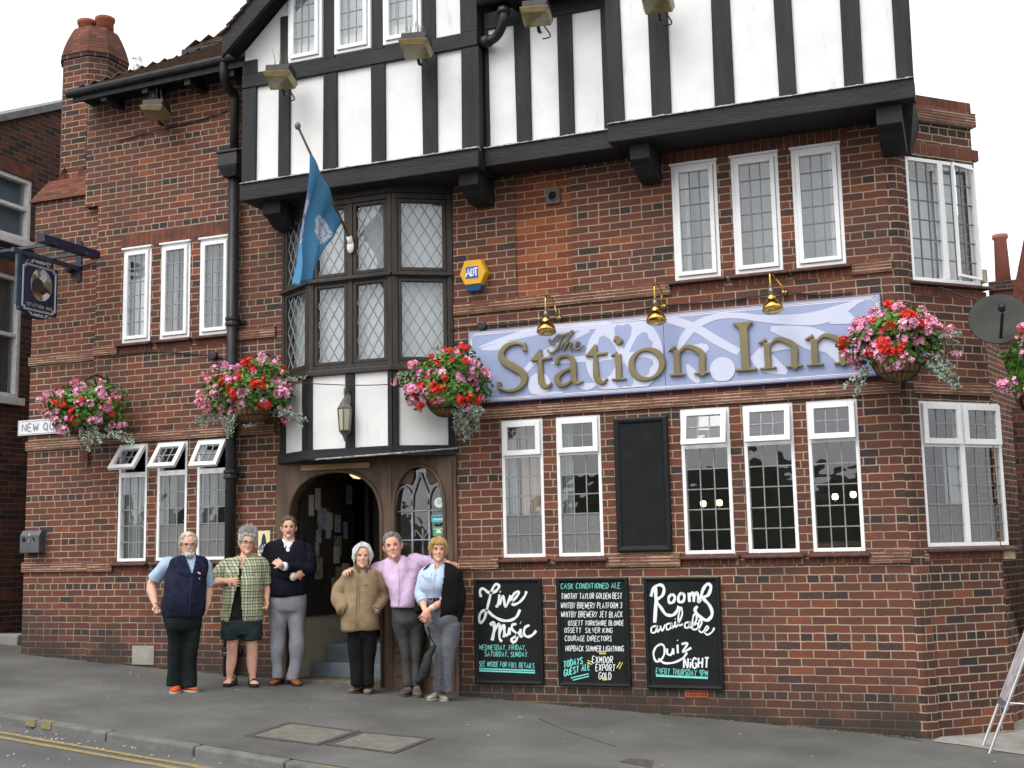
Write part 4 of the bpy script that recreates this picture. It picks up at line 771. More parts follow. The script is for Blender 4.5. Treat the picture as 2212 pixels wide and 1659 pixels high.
# litter in the gutter
mb = MB()
for i in range(70):
    x = random.uniform(-9, -4.2); p = Vector(road_pt(x, random.uniform(.17, .42) if i % 3 else random.uniform(.4, 1.4), .006)); a = random.random()*3; L = random.uniform(.008, .025)
    mb.tube([p, p+Vector((L*math.cos(a), L*math.sin(a), .002))], random.uniform(.004, .007), 5)
for i in range(26):
    x = random.uniform(-9, 0); y = random.uniform(-2.6, -.2); p = Vector((x, y, G(x, y)+.006)); a = random.random()*3; mb.tube([p, p+Vector((.02*math.cos(a), .02*math.sin(a), 0))], .004, 5)
o = mb.build('litter', mat('cigarette_litter', (.6, .55, .48), .9, col2=(.35, .22, .15), scale=3)); o['kind'] = 'stuff'
# grit and small weeds where the brickwork meets the tarmac
mb = MB()
for i in range(420):
    x = random.uniform(-10.9, -.9)
    if -7.4 < x < -5.2 and i % 4: continue
    y = -abs(random.gauss(0, .035))-.004+(.08 if x < -9.985 else 0); r_ = random.uniform(.003, .011); p = Vector((x, y, G(x, y))); n_ = 5; mb.loft([[p+Vector((r_*k*math.cos(a+i), r_*k*.8*math.sin(a+i), h)) for a in [2*math.pi*j/n_ for j in range(n_)]] for k, h in ((1, 0), (.9, r_*.6), (.3, r_))])
o = mb.build('grit', mat('wall_base_grit', (.05, .048, .042), .95, var=.4, scale=3, col2=(.20, .18, .15))); o['kind'] = 'stuff'
mb = MB()
for i in range(46):
    x0 = random.choice((-10.6, -10.2, -9.7, -8.9, -8.15, -7.9, -4.95, -4.0, -3.2, -2.1, -1.4, -1.0))+random.gauss(0, .06); p = Vector((x0, -.015+(.08 if x0 < -9.985 else 0), G(x0, 0)))
    for k in range(3): e = Vector((random.gauss(0, .03), random.uniform(-.05, 0), random.uniform(.02, .06))); mb.tube([p, p+e*.6, p+e+Vector((0, 0, -.01))], [.003, .003, .001], 4)
o = mb.build('weeds', mat('pavement_weeds', (.06, .10, .03), .8, var=.3)); o['kind'] = 'stuff'
# inspection covers
def cover(q, label, L0=.003):
    P = [atg(*p) for p in q]; c = sum(P, Vector())/4; rt = root('manhole_cover', label, 'manhole cover', c, 'covers in the pavement')
    I = [c+(p-c)*.86 for p in P]; mb = MB()
    for i in range(4): j = (i+1) % 4; u = Vector((0, 0, .008)); mb.hexa([P[i], P[j], I[j], I[i]], [P[i]+u, P[j]+u, I[j]+u, I[i]+u])
    mb.build('frame', M_SETT, rt); mb = MB(); J = [c+(p-c)*.845 for p in P]; mb.prism([p-Vector((0, 0, .02)) for p in J], (0, 0, .026)); mb.build('lid', M_COVER, rt)
cover([(529, 1591), (624, 1561), (779, 1581), (686, 1611)], 'concrete infilled cover in the pavement nearer the drainpipe')
cover([(700, 1610), (780, 1582), (936, 1596), (853, 1629)], 'concrete infilled cover in the pavement below the woman in the tan jacket')
P = [atg(1512*.885, 1860*.885), atg(1540*.885, 1852*.885), atg(1595*.885, 1858*.885), atg(1590*.885, 1875*.885)]
c = sum(P, Vector())/4; rt = root('stopcock_cover', 'small iron stopcock lid at the bottom edge of the pavement', 'drain cover', c); MB().prism([p-Vector((0, 0, .02)) for p in P], (0, 0, .026)).build('lid', M_SETT, rt)
# ================================================================== neighbours
NB = root('neighbour_house', 'darker brick gable house with white sash windows left of the pub', 'house', (-12.5, 3, 0))
wl = MB(); X0 = -12.5
nh = [(.45, 1.56, 5.80, 6.70), (.40, 1.44, 3.58, 5.28)]
ysx = sorted({-.3, 6.0, *[v for h in nh for v in h[:2]]}); zsx = sorted({-1.0, 6.75, *[v for h in nh for v in h[2:]]})
for a, b in zip(ysx, ysx[1:]):
    for c_, d_ in zip(zsx, zsx[1:]):
        if any(h[0] < (a+b)/2 < h[1] and h[2] < (c_+d_)/2 < h[3] for h in nh): continue
        wl.box(X0-.25, X0, a, b, c_, d_)
wl.prism([(X0-.25, -.3, 6.75), (X0-.25, 6, 6.75), (X0-.25, 6, 9.9), (X0-.25, -.3, 6.78)], (.25, 0, 0)); wl.box(X0-8, X0-.25, -.3, -.05, -1, 6.75)
wl.build('wall', M_FARBRICK, NB)
mb = MB(); mb.hexa([(X0-8, -.5, 6.66), (X0+.08, -.5, 6.66), (X0+.08, 6.2, 10.0), (X0-8, 6.2, 10.0)], [(X0-8, -.5, 6.76), (X0+.08, -.5, 6.76), (X0+.08, 6.2, 10.12), (X0-8, 6.2, 10.12)]); mb.build('roof', M_SLATE, NB)
for (a, b, z0, z1), bl in zip(nh, (mat('slate_blue_blind', (.17, .205, .235), .8, var=.08), mat('dark_vertical_blind', (.13, .135, .135), .9, var=.5, scale=2, stretch=(1, 16, .2)))):
    f = MB(); w_ = .06
    for q in ((a, a+w_, z0, z1), (b-w_, b, z0, z1), (a+w_, b-w_, z0, z0+w_), (a+w_, b-w_, z1-w_, z1)): f.box(X0-.12, X0-.02, *q)
    zm = (z0+z1)/2+.02; f.box(X0-.10, X0-.03, a+w_, b-w_, zm-.025, zm+.025); f.box(X0-.08, X0+.06, a-.05, b+.05, z0-.1, z0-.001)
    wn = f.build('sash_window', M_OLDWHITE, NB, bevel=.004); MB().add([(X0-.09, a+w_, z0+w_), (X0-.09, b-w_, z0+w_), (X0-.09, b-w_, z1-w_), (X0-.09, a+w_, z1-w_)], [(0, 1, 2, 3)]).build('pane', M_GLASS, wn, fix=False); MB().box(X0-.14, X0-.13, a, b, z0, z1).build('blind', bl, wn)
    MB().box(X0-.2, X0+.004, a-.08, b+.08, z1+.001, z1+.2).build('lintel', M_SOLDBR, NB)
ab = at(20, 1371, .7)
single(MB().box(-12.48, at(37, 1390, .7).x, .7, 1.0, -.2, ab.z).box(-12.48, at(37, 1390, .7).x+.04, .62, .699, -.2, at(20, 1408, .62).z), 'alley_wall', M_CONC, 'low concrete block across the alley at the left end of the pub', 'low wall', (-11.9, .8, 0), bevel=.02)
WH = root('white_house', 'white rendered gable house at the far right edge', 'house', (3.2, 9, 0))
wp = [atx(2196, 650, .62)]
yb = 9.0
A_, B_, C_ = at(2200, 690, yb), at(2236, 330, yb), at(2200, 780, yb)
MB().prism([(A_.x, yb, -1), (A_.x+4, yb, -1), (A_.x+4, yb, 8.5), (B_.x+.5, yb, B_.z+1.2), (A_.x, yb, A_.z)], (0, 5, 0)).build('wall', M_PLASTER, WH)
mb = MB(); mb.ribbon([(A_.x-.06, yb-.1, A_.z-.05), (B_.x+.5, yb-.1, B_.z+1.2)], .2, (0, -1, 0), .12); mb.build('verge', M_TILE, WH)
q = at(2198, 770, yb-.6); MB().hexa([(q.x-.25, yb-.6, -1), (q.x+4, yb-.6, -1), (q.x+4, yb-.02, -1), (q.x-.25, yb-.02, -1)], [(q.x-.25, yb-.6, q.z), (q.x+4, yb-.6, q.z+.2), (q.x+4, yb-.02, q.z+.5), (q.x-.25, yb-.02, q.z+.2)]).build('brick_plinth', M_FARBRICK, WH)
p = at(2184, 636, 14.0); rt = root('far_chimney', 'small brick stack with one pot beyond the satellite dish', 'chimney', (p.x, 14.0, 0))
MB().box(p.x-.32, p.x+.28, 14, 14.7, -1, p.z+.1).box(p.x-.40, p.x+.36, 13.94, 14.76, p.z+.1, p.z+.28).build('stack', M_FARBRICK, rt); MB().lathe([(.15, 0), (.12, .9), (.15, .92), (.15, 1.0), (.1, 1.0)], (p.x-.12, 14.3, p.z+.28), n=16).build('pot', mat('pink_pot', (.33, .13, .10), .8), rt, smooth=True)
q = CP+CD*CL
rt = root('side_range', 'dark brick side range running back from the pub corner', 'wall', (q.x+.5, q.y+1, 0))
a = Vector((.10, 2.2, 0)); mb = MB(); mb.hexa([(a.x, a.y, -1), (a.x+3, a.y+1.6, -1), (a.x+3, a.y+2, -1), (a.x, a.y+.3, -1)], [(a.x, a.y, 2.75), (a.x+3, a.y+1.6, 2.75), (a.x+3, a.y+2, 2.75), (a.x, a.y+.3, 2.75)]); mb.build('brickwork', M_FARBRICK, rt)
# hillside and trees across the road, behind the camera, are what the lower panes mirror
mb = MB(); n = 60
for i in range(n):
    a, b = -90+180*i/n, -90+180*(i+1)/n; h = lambda x: 6.2+2.6*math.sin(x*.06+1)+1.2*math.sin(x*.23)+.8*math.sin(x*.71)
    mb.hexa([(a, -70, -2), (b, -70, -2), (b, -45, -2), (a, -45, -2)], [(a, -70, h(a)), (b, -70, h(b)), (b, -60, h(b)*.8), (a, -60, h(a)*.8)])
mb.build('hillside', mat('distant_foliage', (.03, .04, .022), .95, var=.4, scale=.5)).__setitem__('kind', 'structure')
# ================================================================== fascia sign
SX, SZ, SY, SW, SH = -5.079, 2.882, -.06, 4.117, .742
SIGN = root('fascia_sign', 'long lilac blue board with raised gold lettering spelling the inn name', 'sign', (SX, SY, SZ))
def S(u, v, o=0.0): return Vector((SX+u, SY-o, SZ+v))
def cs(x, y): return ((1120+x/2.0481)*.8848, (680+y/2.0481)*.8848)
def sg(x, y): X = at(*cs(x, y), SY-.01); return X.x-SX, X.z-SZ
M_SIGNB = mat('sign_mid_blue', (.30, .35, .54), .4, var=.05, scale=2); M_SIGNL = mat('sign_pale_lilac', (.56, .59, .74), .4, var=.04, scale=2); M_SIGNE = mat('sign_edge_navy', (.07, .09, .22), .5); M_PIN = mat('pinkish_lining', (.66, .54, .53), .5); M_LINEW = mat('white_lining', (.75, .76, .82), .5)
mb = MB()
sm = 2.078
mb.box(SX, SX+sm-.002, SY, -.004, SZ, SZ+SH); mb.box(SX+sm+.002, SX+SW, SY, -.004, SZ, SZ+SH); mb.build('board', M_SIGNB, SIGN, bevel=.003)
mb = MB(); mb.box(SX-.006, SX+SW+.006, SY+.004, -.002, SZ-.008, SZ-.001); mb.box(SX-.006, SX-.001, SY+.004, -.002, SZ-.008, SZ+SH+.006); mb.box(SX+SW+.001, SX+SW+.006, SY+.004, -.002, SZ-.008, SZ+SH+.006); mb.box(SX-.006, SX+SW+.006, SY+.004, -.002, SZ+SH+.001, SZ+SH+.006); mb.build('edging', M_SIGNE, SIGN)
for ins, m_, w_ in ((.018, M_PIN, .008), (.032, M_LINEW, .008)):
    a, c = ins, .03+ins; mb = MB(); E_ = [(c, a), (SW-c, a), (SW-c, c), (SW-a, c), (SW-a, SH-c), (SW-c, SH-c), (SW-c, SH-a), (c, SH-a), (c, SH-c), (a, SH-c), (a, c), (c, c), (c, a)]
    for p, q in zip(E_, E_[1:]):
        t = Vector((q[0]-p[0], q[1]-p[1])).normalized()*w_/2; mb.ribbon([S(p[0]-t.x, p[1]-t.y, .0008), S(q[0]+t.x, q[1]+t.y, .0008)], w_, (0, -1, 0), .0012)
    mb.build('lining', m_, SIGN)
sw = MB(); lay = [0]
def swoosh(pts, ws):
    lay[0] += 1; P = spline([Vector((*sg(*p), w/2.0481*.00475)) for p, w in zip(pts, ws)], 10)
    e = .0006+.00035*lay[0]; sw.ribbon([S(min(max(p.x, .045), SW-.045), min(max(p.y, .045), SH-.045), e) for p in P], [max(p.z, .004) for p in P], (0, -1, 0), .0004)
swoosh([(95, 345), (200, 310), (330, 275), (480, 245), (640, 232), (760, 228)], [4, 20, 34, 40, 34, 30])
swoosh([(110, 352), (170, 345), (240, 330), (300, 325)], [10, 26, 30, 10]); swoosh([(300, 500), (360, 430), (440, 370), (540, 310), (650, 255)], [22, 26, 32, 26, 22])
swoosh([(455, 425), (540, 410), (640, 400), (690, 395)], [8, 22, 26, 20])
swoosh([(1040, 205), (1110, 220), (1200, 255), (1290, 310), (1400, 368)], [26, 36, 34, 36, 30]); swoosh([(1480, 370), (1540, 420), (1640, 470)], [60, 80, 20])
swoosh([(1100, 350), (1130, 290), (1190, 230), (1290, 190), (1400, 185), (1520, 200), (1680, 205), (1800, 195), (1900, 160), (2025, 100)], [20, 36, 34, 26, 24, 30, 44, 56, 46, 6])
swoosh([(1560, 250), (1660, 270), (1760, 300), (1850, 330), (1900, 380), (1905, 430)], [20, 60, 90, 70, 60, 30]); swoosh([(1850, 190), (1900, 185), (1955, 205), (1975, 225)], [60, 70, 40, 8])
swoosh([(1045, 358), (1130, 352), (1215, 350), (1245, 338)], [14, 22, 44, 20]); swoosh([(1140, 430), (1170, 480), (1200, 520)], [10, 40, 16]); swoosh([(560, 520), (640, 540), (700, 520)], [8, 30, 8])
swoosh([(1500, 395), (1540, 350), (1600, 330), (1680, 345)], [10, 40, 50, 12]); swoosh([(360, 560), (420, 580), (520, 575)], [6, 18, 8])
sw.build('swirl_ornament', M_SIGNL, SIGN)
def disc(x, y, rx, o, th=.0004, n=40): u, v = sg(x, y); r = rx/2.0481*.00475; return [S(u+r*math.cos(2*math.pi*i/n), min(max(v+r*math.sin(2*math.pi*i/n), .045), SH-.045), o) for i in range(n)]
for q_ in ((825, 385, 172), (1318, 455, 52), (402, 530, 52)): MB().prism(disc(*q_, .0085), (0, -.0004, 0)).build('roundel', M_SIGNL, SIGN)
mb = MB(); u, v = sg(825, 385); rr = .40*.86
for i in range(6):                                        # dark hearts between the spokes
    a = math.pi/2+i*math.pi/3; e = Vector((math.cos(a), math.sin(a))); f = Vector((-e.y, e.x)); pl = []
    for x, y in ((.06, 0), (.13, .045), (.20, .085), (.27, .09), (.30, .055), (.285, .0), (.30, -.055), (.27, -.09), (.20, -.085), (.13, -.045)): q = e*x*1.05+f*y; pl.append(S(u+q.x, min(max(v+q.y, .045), SH-.045), .0092))
    mb.prism(pl, (0, -.0004, 0))
mb.build('trefoil', M_SIGNB, SIGN)
# gold letters: brush strokes fused into one solid per letter
M_GOLD = mat('gold_letter_face', (.195, .16, .080), .42, .2, var=.12, scale=5); 
def fuse(mb, name, m, parent, voxel, smooth_it=6, local=False, keep=None):
    me = mb.mesh('raw'); o = bpy.data.objects.new('raw', me); COL.objects.link(o)
    bm = bmesh.new(); bm.from_mesh(me); bmesh.ops.recalc_face_normals(bm, faces=bm.faces); bm.to_mesh(me); bm.free()
    r = o.modifiers.new('r', 'REMESH'); r.mode = 'VOXEL'; r.voxel_size = voxel
    if smooth_it: q = o.modifiers.new('s', 'SMOOTH'); q.iterations = smooth_it; q.factor = .5
    dg = bpy.context.evaluated_depsgraph_get(); ev = o.evaluated_get(dg); nm = bpy.data.meshes.new_from_object(ev)
    bpy.data.objects.remove(o); bpy.data.meshes.remove(me); nm.name = name
    if parent is not None and not local:
        og = org_of(parent)
        for v in nm.vertices: v.co -= og
    nm.materials.clear()
    for x in (m if isinstance(m, (list, tuple)) else [m]): nm.materials.append(x)
    nm.polygons.foreach_set('use_smooth', [True]*len(nm.polygons)); ob = bpy.data.objects.new(name, nm); COL.objects.link(ob)
    if parent is not None: ob.parent = parent
    return ob
def letter(strokes, name='letter', th=.026, vox=.0045):
    mb = MB(); back = .012
    for pts, ws in strokes:
        P = spline([Vector((x, y, 0)) for x, y in pts], 8) if len(pts) > 2 else [Vector((*p, 0)) for p in pts]
        W_ = [v.x for v in spline([Vector((w, 0, 0)) for w in ws], 8)] if len(pts) > 2 else ws
        mb.ribbon([S(p.x, p.y, back) for p in P], W_, (0, -1, 0), th)
        for e in (0, -1): mb.lathe([(W_[e]/2*.9, 0), (W_[e]/2*.9, th)], S(P[e].x, P[e].y, back), axis=(0, -1, 0), n=12) if W_[e] > .03 and len(pts) > 2 else None
    return fuse(mb, name, M_GOLD, SIGN, vox, 2)
bl, xh, T = .128, .405, .062                               # baseline, x height, stem
def serif(x, y, w, d=.022): return ([(x-w/2, y), (x+w/2, y)], [d, d])
letter([([(.632, .50), (.615, .555), (.54, .583), (.44, .565), (.375, .49), (.40, .41), (.50, .345), (.60, .27), (.62, .19), (.56, .12), (.45, .098), (.35, .13)], [.02, .03, .036, .05, .062, .075, .085, .08, .064, .044, .034, .02]), ([(.636, .58), (.632, .49)], [.014, .05]), ([(.34, .10), (.345, .20)], [.014, .05])])
def tee(x): return letter([([(x, .49), (x, .20), (x+.03, .13), (x+.075, .115), (x+.115, .15)], [.03, .062, .058, .038, .012]), ([(x-.10, .395), (x+.12, .402)], [.03, .03]), ([(x-.105, .385), (x-.03, .44), (x+.005, .50)], [.012, .045, .02])])
tee(.80); tee(1.385)
letter([([(.975, .345), (1.0, .395), (1.08, .408), (1.14, .37), (1.15, .28), (1.15, .18), (1.18, .125), (1.25, .14)], [.05, .036, .034, .05, .062, .06, .04, .014]), ([(1.15, .29), (1.05, .255), (.975, .20), (.99, .135), (1.06, .118), (1.15, .175)], [.03, .036, .058, .056, .036, .026])])
letter([([(1.618, .385), (1.618, bl)], [T, T]), serif(1.618, bl+.006, .15), ([(1.545, .372), (1.61, .395)], [.022, .03])], name='letter'); letter([([(1.575, .512), (1.612, .548), (1.612, .475)], [.01, .05, .01]), ([(1.612, .55), (1.652, .512), (1.612, .476)], [.01, .04, .01])], name='letter_dot')
letter([([(1.905+.155*math.cos(a)+.0*math.sin(a), .262+.145*math.sin(a)) for a in [2*math.pi*i/24 for i in range(25)]], [.030+.034*abs(math.cos(2*math.pi*i/24-.35)) for i in range(25)])])
def en(x, w): return letter([([(x+.08, .375), (x+.08, bl)], [T, T]), serif(x+.08, bl+.006, .155), ([(x, .375), (x+.075, .408)], [.02, .036]), ([(x+.09, .33), (x+.15, .39), (x+.215, .395), (x+w-.075, .33), (x+w-.072, .22), (x+w-.072, bl)], [.022, .036, .048, .06, .064, .062]), serif(x+w-.075, bl+.006, .155)])
en(2.127, .395); en(2.997, .40); en(3.432, .40)
letter([([(2.862, .58), (2.868, bl)], [.078, .078]), serif(2.87, bl+.008, .205, .028), serif(2.858, .582, .19, .028), ([(2.80, .575), (2.84, .52)], [.03, .02]), ([(2.92, .578), (2.885, .52)], [.03, .02])])
# small script word above
letter([([(.90, .60), (.93, .57), (.965, .60), (1.0, .625), (1.06, .62), (1.13, .645)], [0.0070, 0.0136, 0.0136, 0.0150, 0.0177, 0.0070]), ([(1.045, .625), (1.02, .56), (.985, .49), (.93, .455), (.885, .47), (.88, .495)], [0.0136, 0.0204, 0.0231, 0.0190, 0.0150, 0.0095]), ([(.965, .52), (.94, .545), (.90, .56), (.895, .59)], [0.0070, 0.0095, 0.0095, 0.0070])], name='script_letter', vox=.0035)
letter([([(1.02, .475), (1.06, .54), (1.12, .60), (1.155, .65), (1.135, .655), (1.10, .58), (1.05, .462)], [0.0070, 0.0095, 0.0109, 0.0136, 0.0122, 0.0190, 0.0150]), ([(1.07, .50), (1.11, .54), (1.135, .535), (1.115, .49), (1.125, .466), (1.16, .48)], [0.0082, 0.0136, 0.0177, 0.0177, 0.0136, 0.0070])], name='script_letter', vox=.0035)
letter([([(1.16, .48), (1.205, .51), (1.22, .535), (1.195, .54), (1.17, .50), (1.185, .468), (1.225, .47), (1.275, .50)], [0.0070, 0.0095, 0.0122, 0.0150, 0.0190, 0.0150, 0.0109, 0.0070])], name='script_letter', vox=.0035)
# ================================================================== brass swan neck lamps
M_BRASS = mat('polished_brass', (.62, .40, .10), .16, 1.0, var=.15, scale=6)
for (px, py, bx, by), lb in zip(((1180, 703, 1208, 687), (1417, 680, 1434, 662), (1668, 655, 1695, 632)), ('brass swan neck lamp over the small script word on the sign', 'brass swan neck lamp over the seam in the middle of the sign', 'brass swan neck lamp over the second word of the sign, nearest the windows above')):
    h = at(px, py, -.34); b = at(bx, by, -.02); rt = root('sign_lamp', lb, 'lamp', (h.x, -.02, b.z), 'brass lamps along the top of the sign')
    ax = Vector((.10, -.25, -1)).normalized(); ax = -ax
    MB().lathe([(.092, -.075), (.098, -.07), (.094, -.045), (.075, .0), (.05, .03), (.052, .042), (.046, .07), (.03, .09), (.016, .10)], h, axis=ax, n=26).build('shade', M_BRASS, rt, smooth=True)
    MB().lathe([(.02, .10), (.024, .13), (.018, .17)], h, axis=ax, n=14).build('lamp_holder', mat('dull_steel', (.25, .24, .22), .4, .8), rt, smooth=True)
    t = h+ax*.16; MB().tube(spline([t, t+Vector((0, .0, .12)), t+Vector((.0, .08, .17)), t+Vector((.02, .18, .12)), Vector((b.x, -.10, b.z+.03)), b], 7), .009, 8).build('swan_neck', M_BRASS, rt, smooth=True)
    MB().ball(b+Vector((0, -.01, 0)), .035, 14).build('wall_boss', M_BRASS, rt, smooth=True)
# ================================================================== floodlights
M_FLH = mat('floodlight_housing', (.025, .024, .022), .6, var=.3); M_FLG = mat('amber_floodlight_glass', (.23, .18, .075), .25, var=.25, scale=8, spec=.6)
def flood(px, py, y, s, lb, moss=True, yaw=.3):
    c = at(px, py, y); rt = root('floodlight', lb, 'floodlight', c, 'old floodlights on the upper front', rz=yaw)
    w_, h_, d_ = .155*s, .105*s, .14*s
    mb = MB(); mb.hexa([(-w_*.8, -d_, -.02), (w_*.8, -d_, -.02), (w_, d_, -h_*.55), (-w_, d_, -h_*.55)], [(-w_*.88, -d_*.6, h_*.75), (w_*.88, -d_*.6, h_*.75), (w_*.9, d_, h_*.65), (-w_*.9, d_, h_*.65)]); mb.build('housing', M_FLH, rt, bevel=.012, local=True)
    mb = MB(); mb.hexa([(-w_*.78, -d_*1.0, -.075*s), (w_*.78, -d_*1.0, -.095*s), (w_*.86, d_*.82, -h_*1.25), (-w_*.86, d_*.82, -h_*1.25)], [(-w_*.98, -d_*1.18, -.02), (w_*.98, -d_*1.18, -.025), (w_*1.05, d_*1.0, -h_*.6), (-w_*1.05, d_*1.0, -h_*.56)]); mb.build('glass_cover', M_FLG, rt, bevel=.008, local=True)
    MB().tube([(0, d_*.6, -h_*.9), (0, d_*1.2, -h_*1.5), (0, d_*1.9, -h_*1.2)], .018, 8).build('bracket', M_IRON, rt, local=True)
    MB().tube(spline([(.04, d_*.9, -h_*.9), (.11, d_*1.3, -h_*2.0), (.02, d_*1.9, -h_*1.9)], 6), .007, 6).build('cable', M_IRON, rt, local=True)
    if moss:
        mb = MB()
        for i in range(26):
            x, yy = random.uniform(-w_*.6, w_*.6), random.uniform(-d_*.4, d_*.8); L = random.uniform(.03, .2)*s; mb.tube([(x, yy, h_*.8), (x+random.uniform(-.02, .02), yy, h_*.8+L*.6), (x+random.uniform(-.05, .05), yy, h_*.8+L)], [.003, .002, .001], 4)
        mb.build('weeds', mat('dry_weeds', (.12, .11, .06), .95), rt, local=True)
flood(336, 232, -.30, .95, 'floodlight with weeds on top under the left eave'); flood(605, 160, -.86, 1.0, 'floodlight with dry weeds below the leftmost gable window'); flood(898, 92, -.86, 1.0, 'floodlight below the rightmost gable window', yaw=.25)
flood(1158, 22, -.86, .95, 'floodlight at the top edge above the middle white panels', False, .2); flood(1420, -8, -.88, .95, 'floodlight cut off by the top edge above the right hand panels', False, .15)
# ================================================================== lantern on the bay
p = at(747, 905, -.42); rt = root('lantern', 'old pewter coloured lantern on the post between the white bay panels', 'lantern', (p.x, -.36, p.z))
M_PEW = mat('weathered_pewter', (.15, .145, .12), .5, .5, var=.3, scale=20); z = p.z
MB().lathe([(.075, .10), (.08, .11), (.055, .15), (.05, .165), (.03, .20), (.012, .22), (.008, .25)], (p.x, -.44, z), n=6).build('roof', M_PEW, rt)
MB().lathe([(.055, -.12), (.072, .10), (.0, .10)], (p.x, -.44, z), n=6).build('glazing', mat('old_lantern_glass', (.42, .40, .30), .3, var=.1), rt)
mb = MB()
for i in range(6): a = 2*math.pi*(i)/6; v = Vector((1, 0, 0)).rotated if False else None; ax_ = Vector((0, 0, 1)).orthogonal().normalized(); bx_ = Vector((0, 0, 1)).cross(ax_); e = ax_*math.cos(a)+bx_*math.sin(a); mb.tube([Vector((p.x, -.44, z-.125))+e*.058, Vector((p.x, -.44, z+.105))+e*.076], .007, 6)
mb.lathe([(.06, -.135), (.066, -.125), (.06, -.115)], (p.x, -.44, z), n=6); mb.lathe([(.01, -.235), (.016, -.20), (.03, -.17), (.055, -.14), (.0, -.13)], (p.x, -.44, z), n=12); mb.build('cage', M_PEW, rt)
MB().tube(spline([(p.x, -.44, z+.25), (p.x, -.44, z+.31), (p.x, -.41, z+.33), (p.x, -.37, z+.29), (p.x, -.36, z+.2)], 6), .012, 8).box(p.x-.03, p.x+.03, -.37, -.357, z+.08, z+.26).build('arm', M_PEW, rt)
# ================================================================== alarm box
c = at(1021, 590, -.10); rt = root('alarm_box', 'yellow hexagonal burglar alarm box with blue base on the brick wall', 'alarm box', (c.x, -.004, c.z))
hx = [(-.155, .0), (-.095, .145), (.095, .145), (.155, .0), (.095, -.125), (-.095, -.125)]
f = [(x*.95, y*.95) for x, y in hx]
mb = MB(); mb.loft([[(c.x+x, -.004, c.z+y) for x, y in hx], [(c.x+x, -.075, c.z+y) for x, y in hx], [(c.x+x*.93, -.105, c.z+y*.93) for x, y in hx]]); mb.build('cover', mat('yellow_plastic', (.66, .36, .015), .35, var=.06), rt, bevel=.004)
mb = MB(); mb.loft([[(c.x-.10, -.004, c.z-.128), (c.x+.10, -.004, c.z-.128), (c.x+.065, -.004, c.z-.185), (c.x-.065, -.004, c.z-.185)], [(c.x-.098, -.095, c.z-.126), (c.x+.098, -.095, c.z-.126), (c.x+.065, -.075, c.z-.182), (c.x-.065, -.075, c.z-.182)]]); mb.build('base', mat('blue_plastic', (.03, .10, .26), .35), rt, bevel=.004)
lg = MB().box(c.x-.075, c.x+.065, -.1075, -.1052, c.z-.055, c.z+.07).build('badge', mat('badge_blue', (.04, .07, .38), .4), rt)
MLW = mat('badge_white', (.82, .82, .82), .5); mb = MB(); zz = c.z-.035; k = .085
for st_ in ([(-.07, 0), (-.045, 1), (-.02, 0)], [(-.06, .35), (-.03, .35)], [(-.012, 0), (-.012, 1), (.012, .9), (.018, .5), (.012, .1), (-.012, 0)], [(.022, .95), (.062, .95)], [(.042, .95), (.042, 0)]): mb.tube([(c.x+x-.001, -.1085, zz+y*k) for x, y in st_], .008, 6)
mb.build('logo_letters', MLW, lg)
# ================================================================== cigarette bin, street sign, plaque
p = at(67, 1170, -.05); q0, q1 = at(47, 1195, .0), at(90, 1145, .0)
rt = root('cigarette_bin', 'grey metal wall mounted cigarette bin beside the alley corner', 'ash bin', (p.x, .08, q0.z)); x0, x1, z0, z1 = q0.x, q1.x, q0.z, q1.z
MB().prism([(x0, .078, z0), (x0, -.04, z0), (x0, -.04, z1-.06), (x0, .0, z1), (x0, .078, z1)], (x1-x0, 0, 0)).build('body', mat('grey_steel_bin', (.10, .105, .115), .4, .4, var=.15), rt, bevel=.008)
mb = MB()
for fx in (.22, .68): mb.lathe([(.026, 0), (.026, .004)], (x0+(x1-x0)*fx, -.041, z1-.11), axis=(0, -1, 0), n=16)
mb.build('stub_hole', M_DARK, rt); mb = MB(); mb.tube([((x0+x1)/2-.01, -.042, z0+.12), ((x0+x1)/2-.0, -.042, z0+.16)], .006, 6); mb.tube([((x0+x1)/2+.05, -.042, z0+.12), ((x0+x1)/2+.05, -.042, z0+.16), ((x0+x1)/2+.03, -.042, z0+.165)], .005, 6); mb.lathe([(.012, 0), (.012, .006)], ((x0+x1)/2, -.038, z1-.055), axis=(0, -1, .6), n=10); mb.build('mark_and_lock', mat('worn_white_print', (.4, .4, .4), .6), rt)
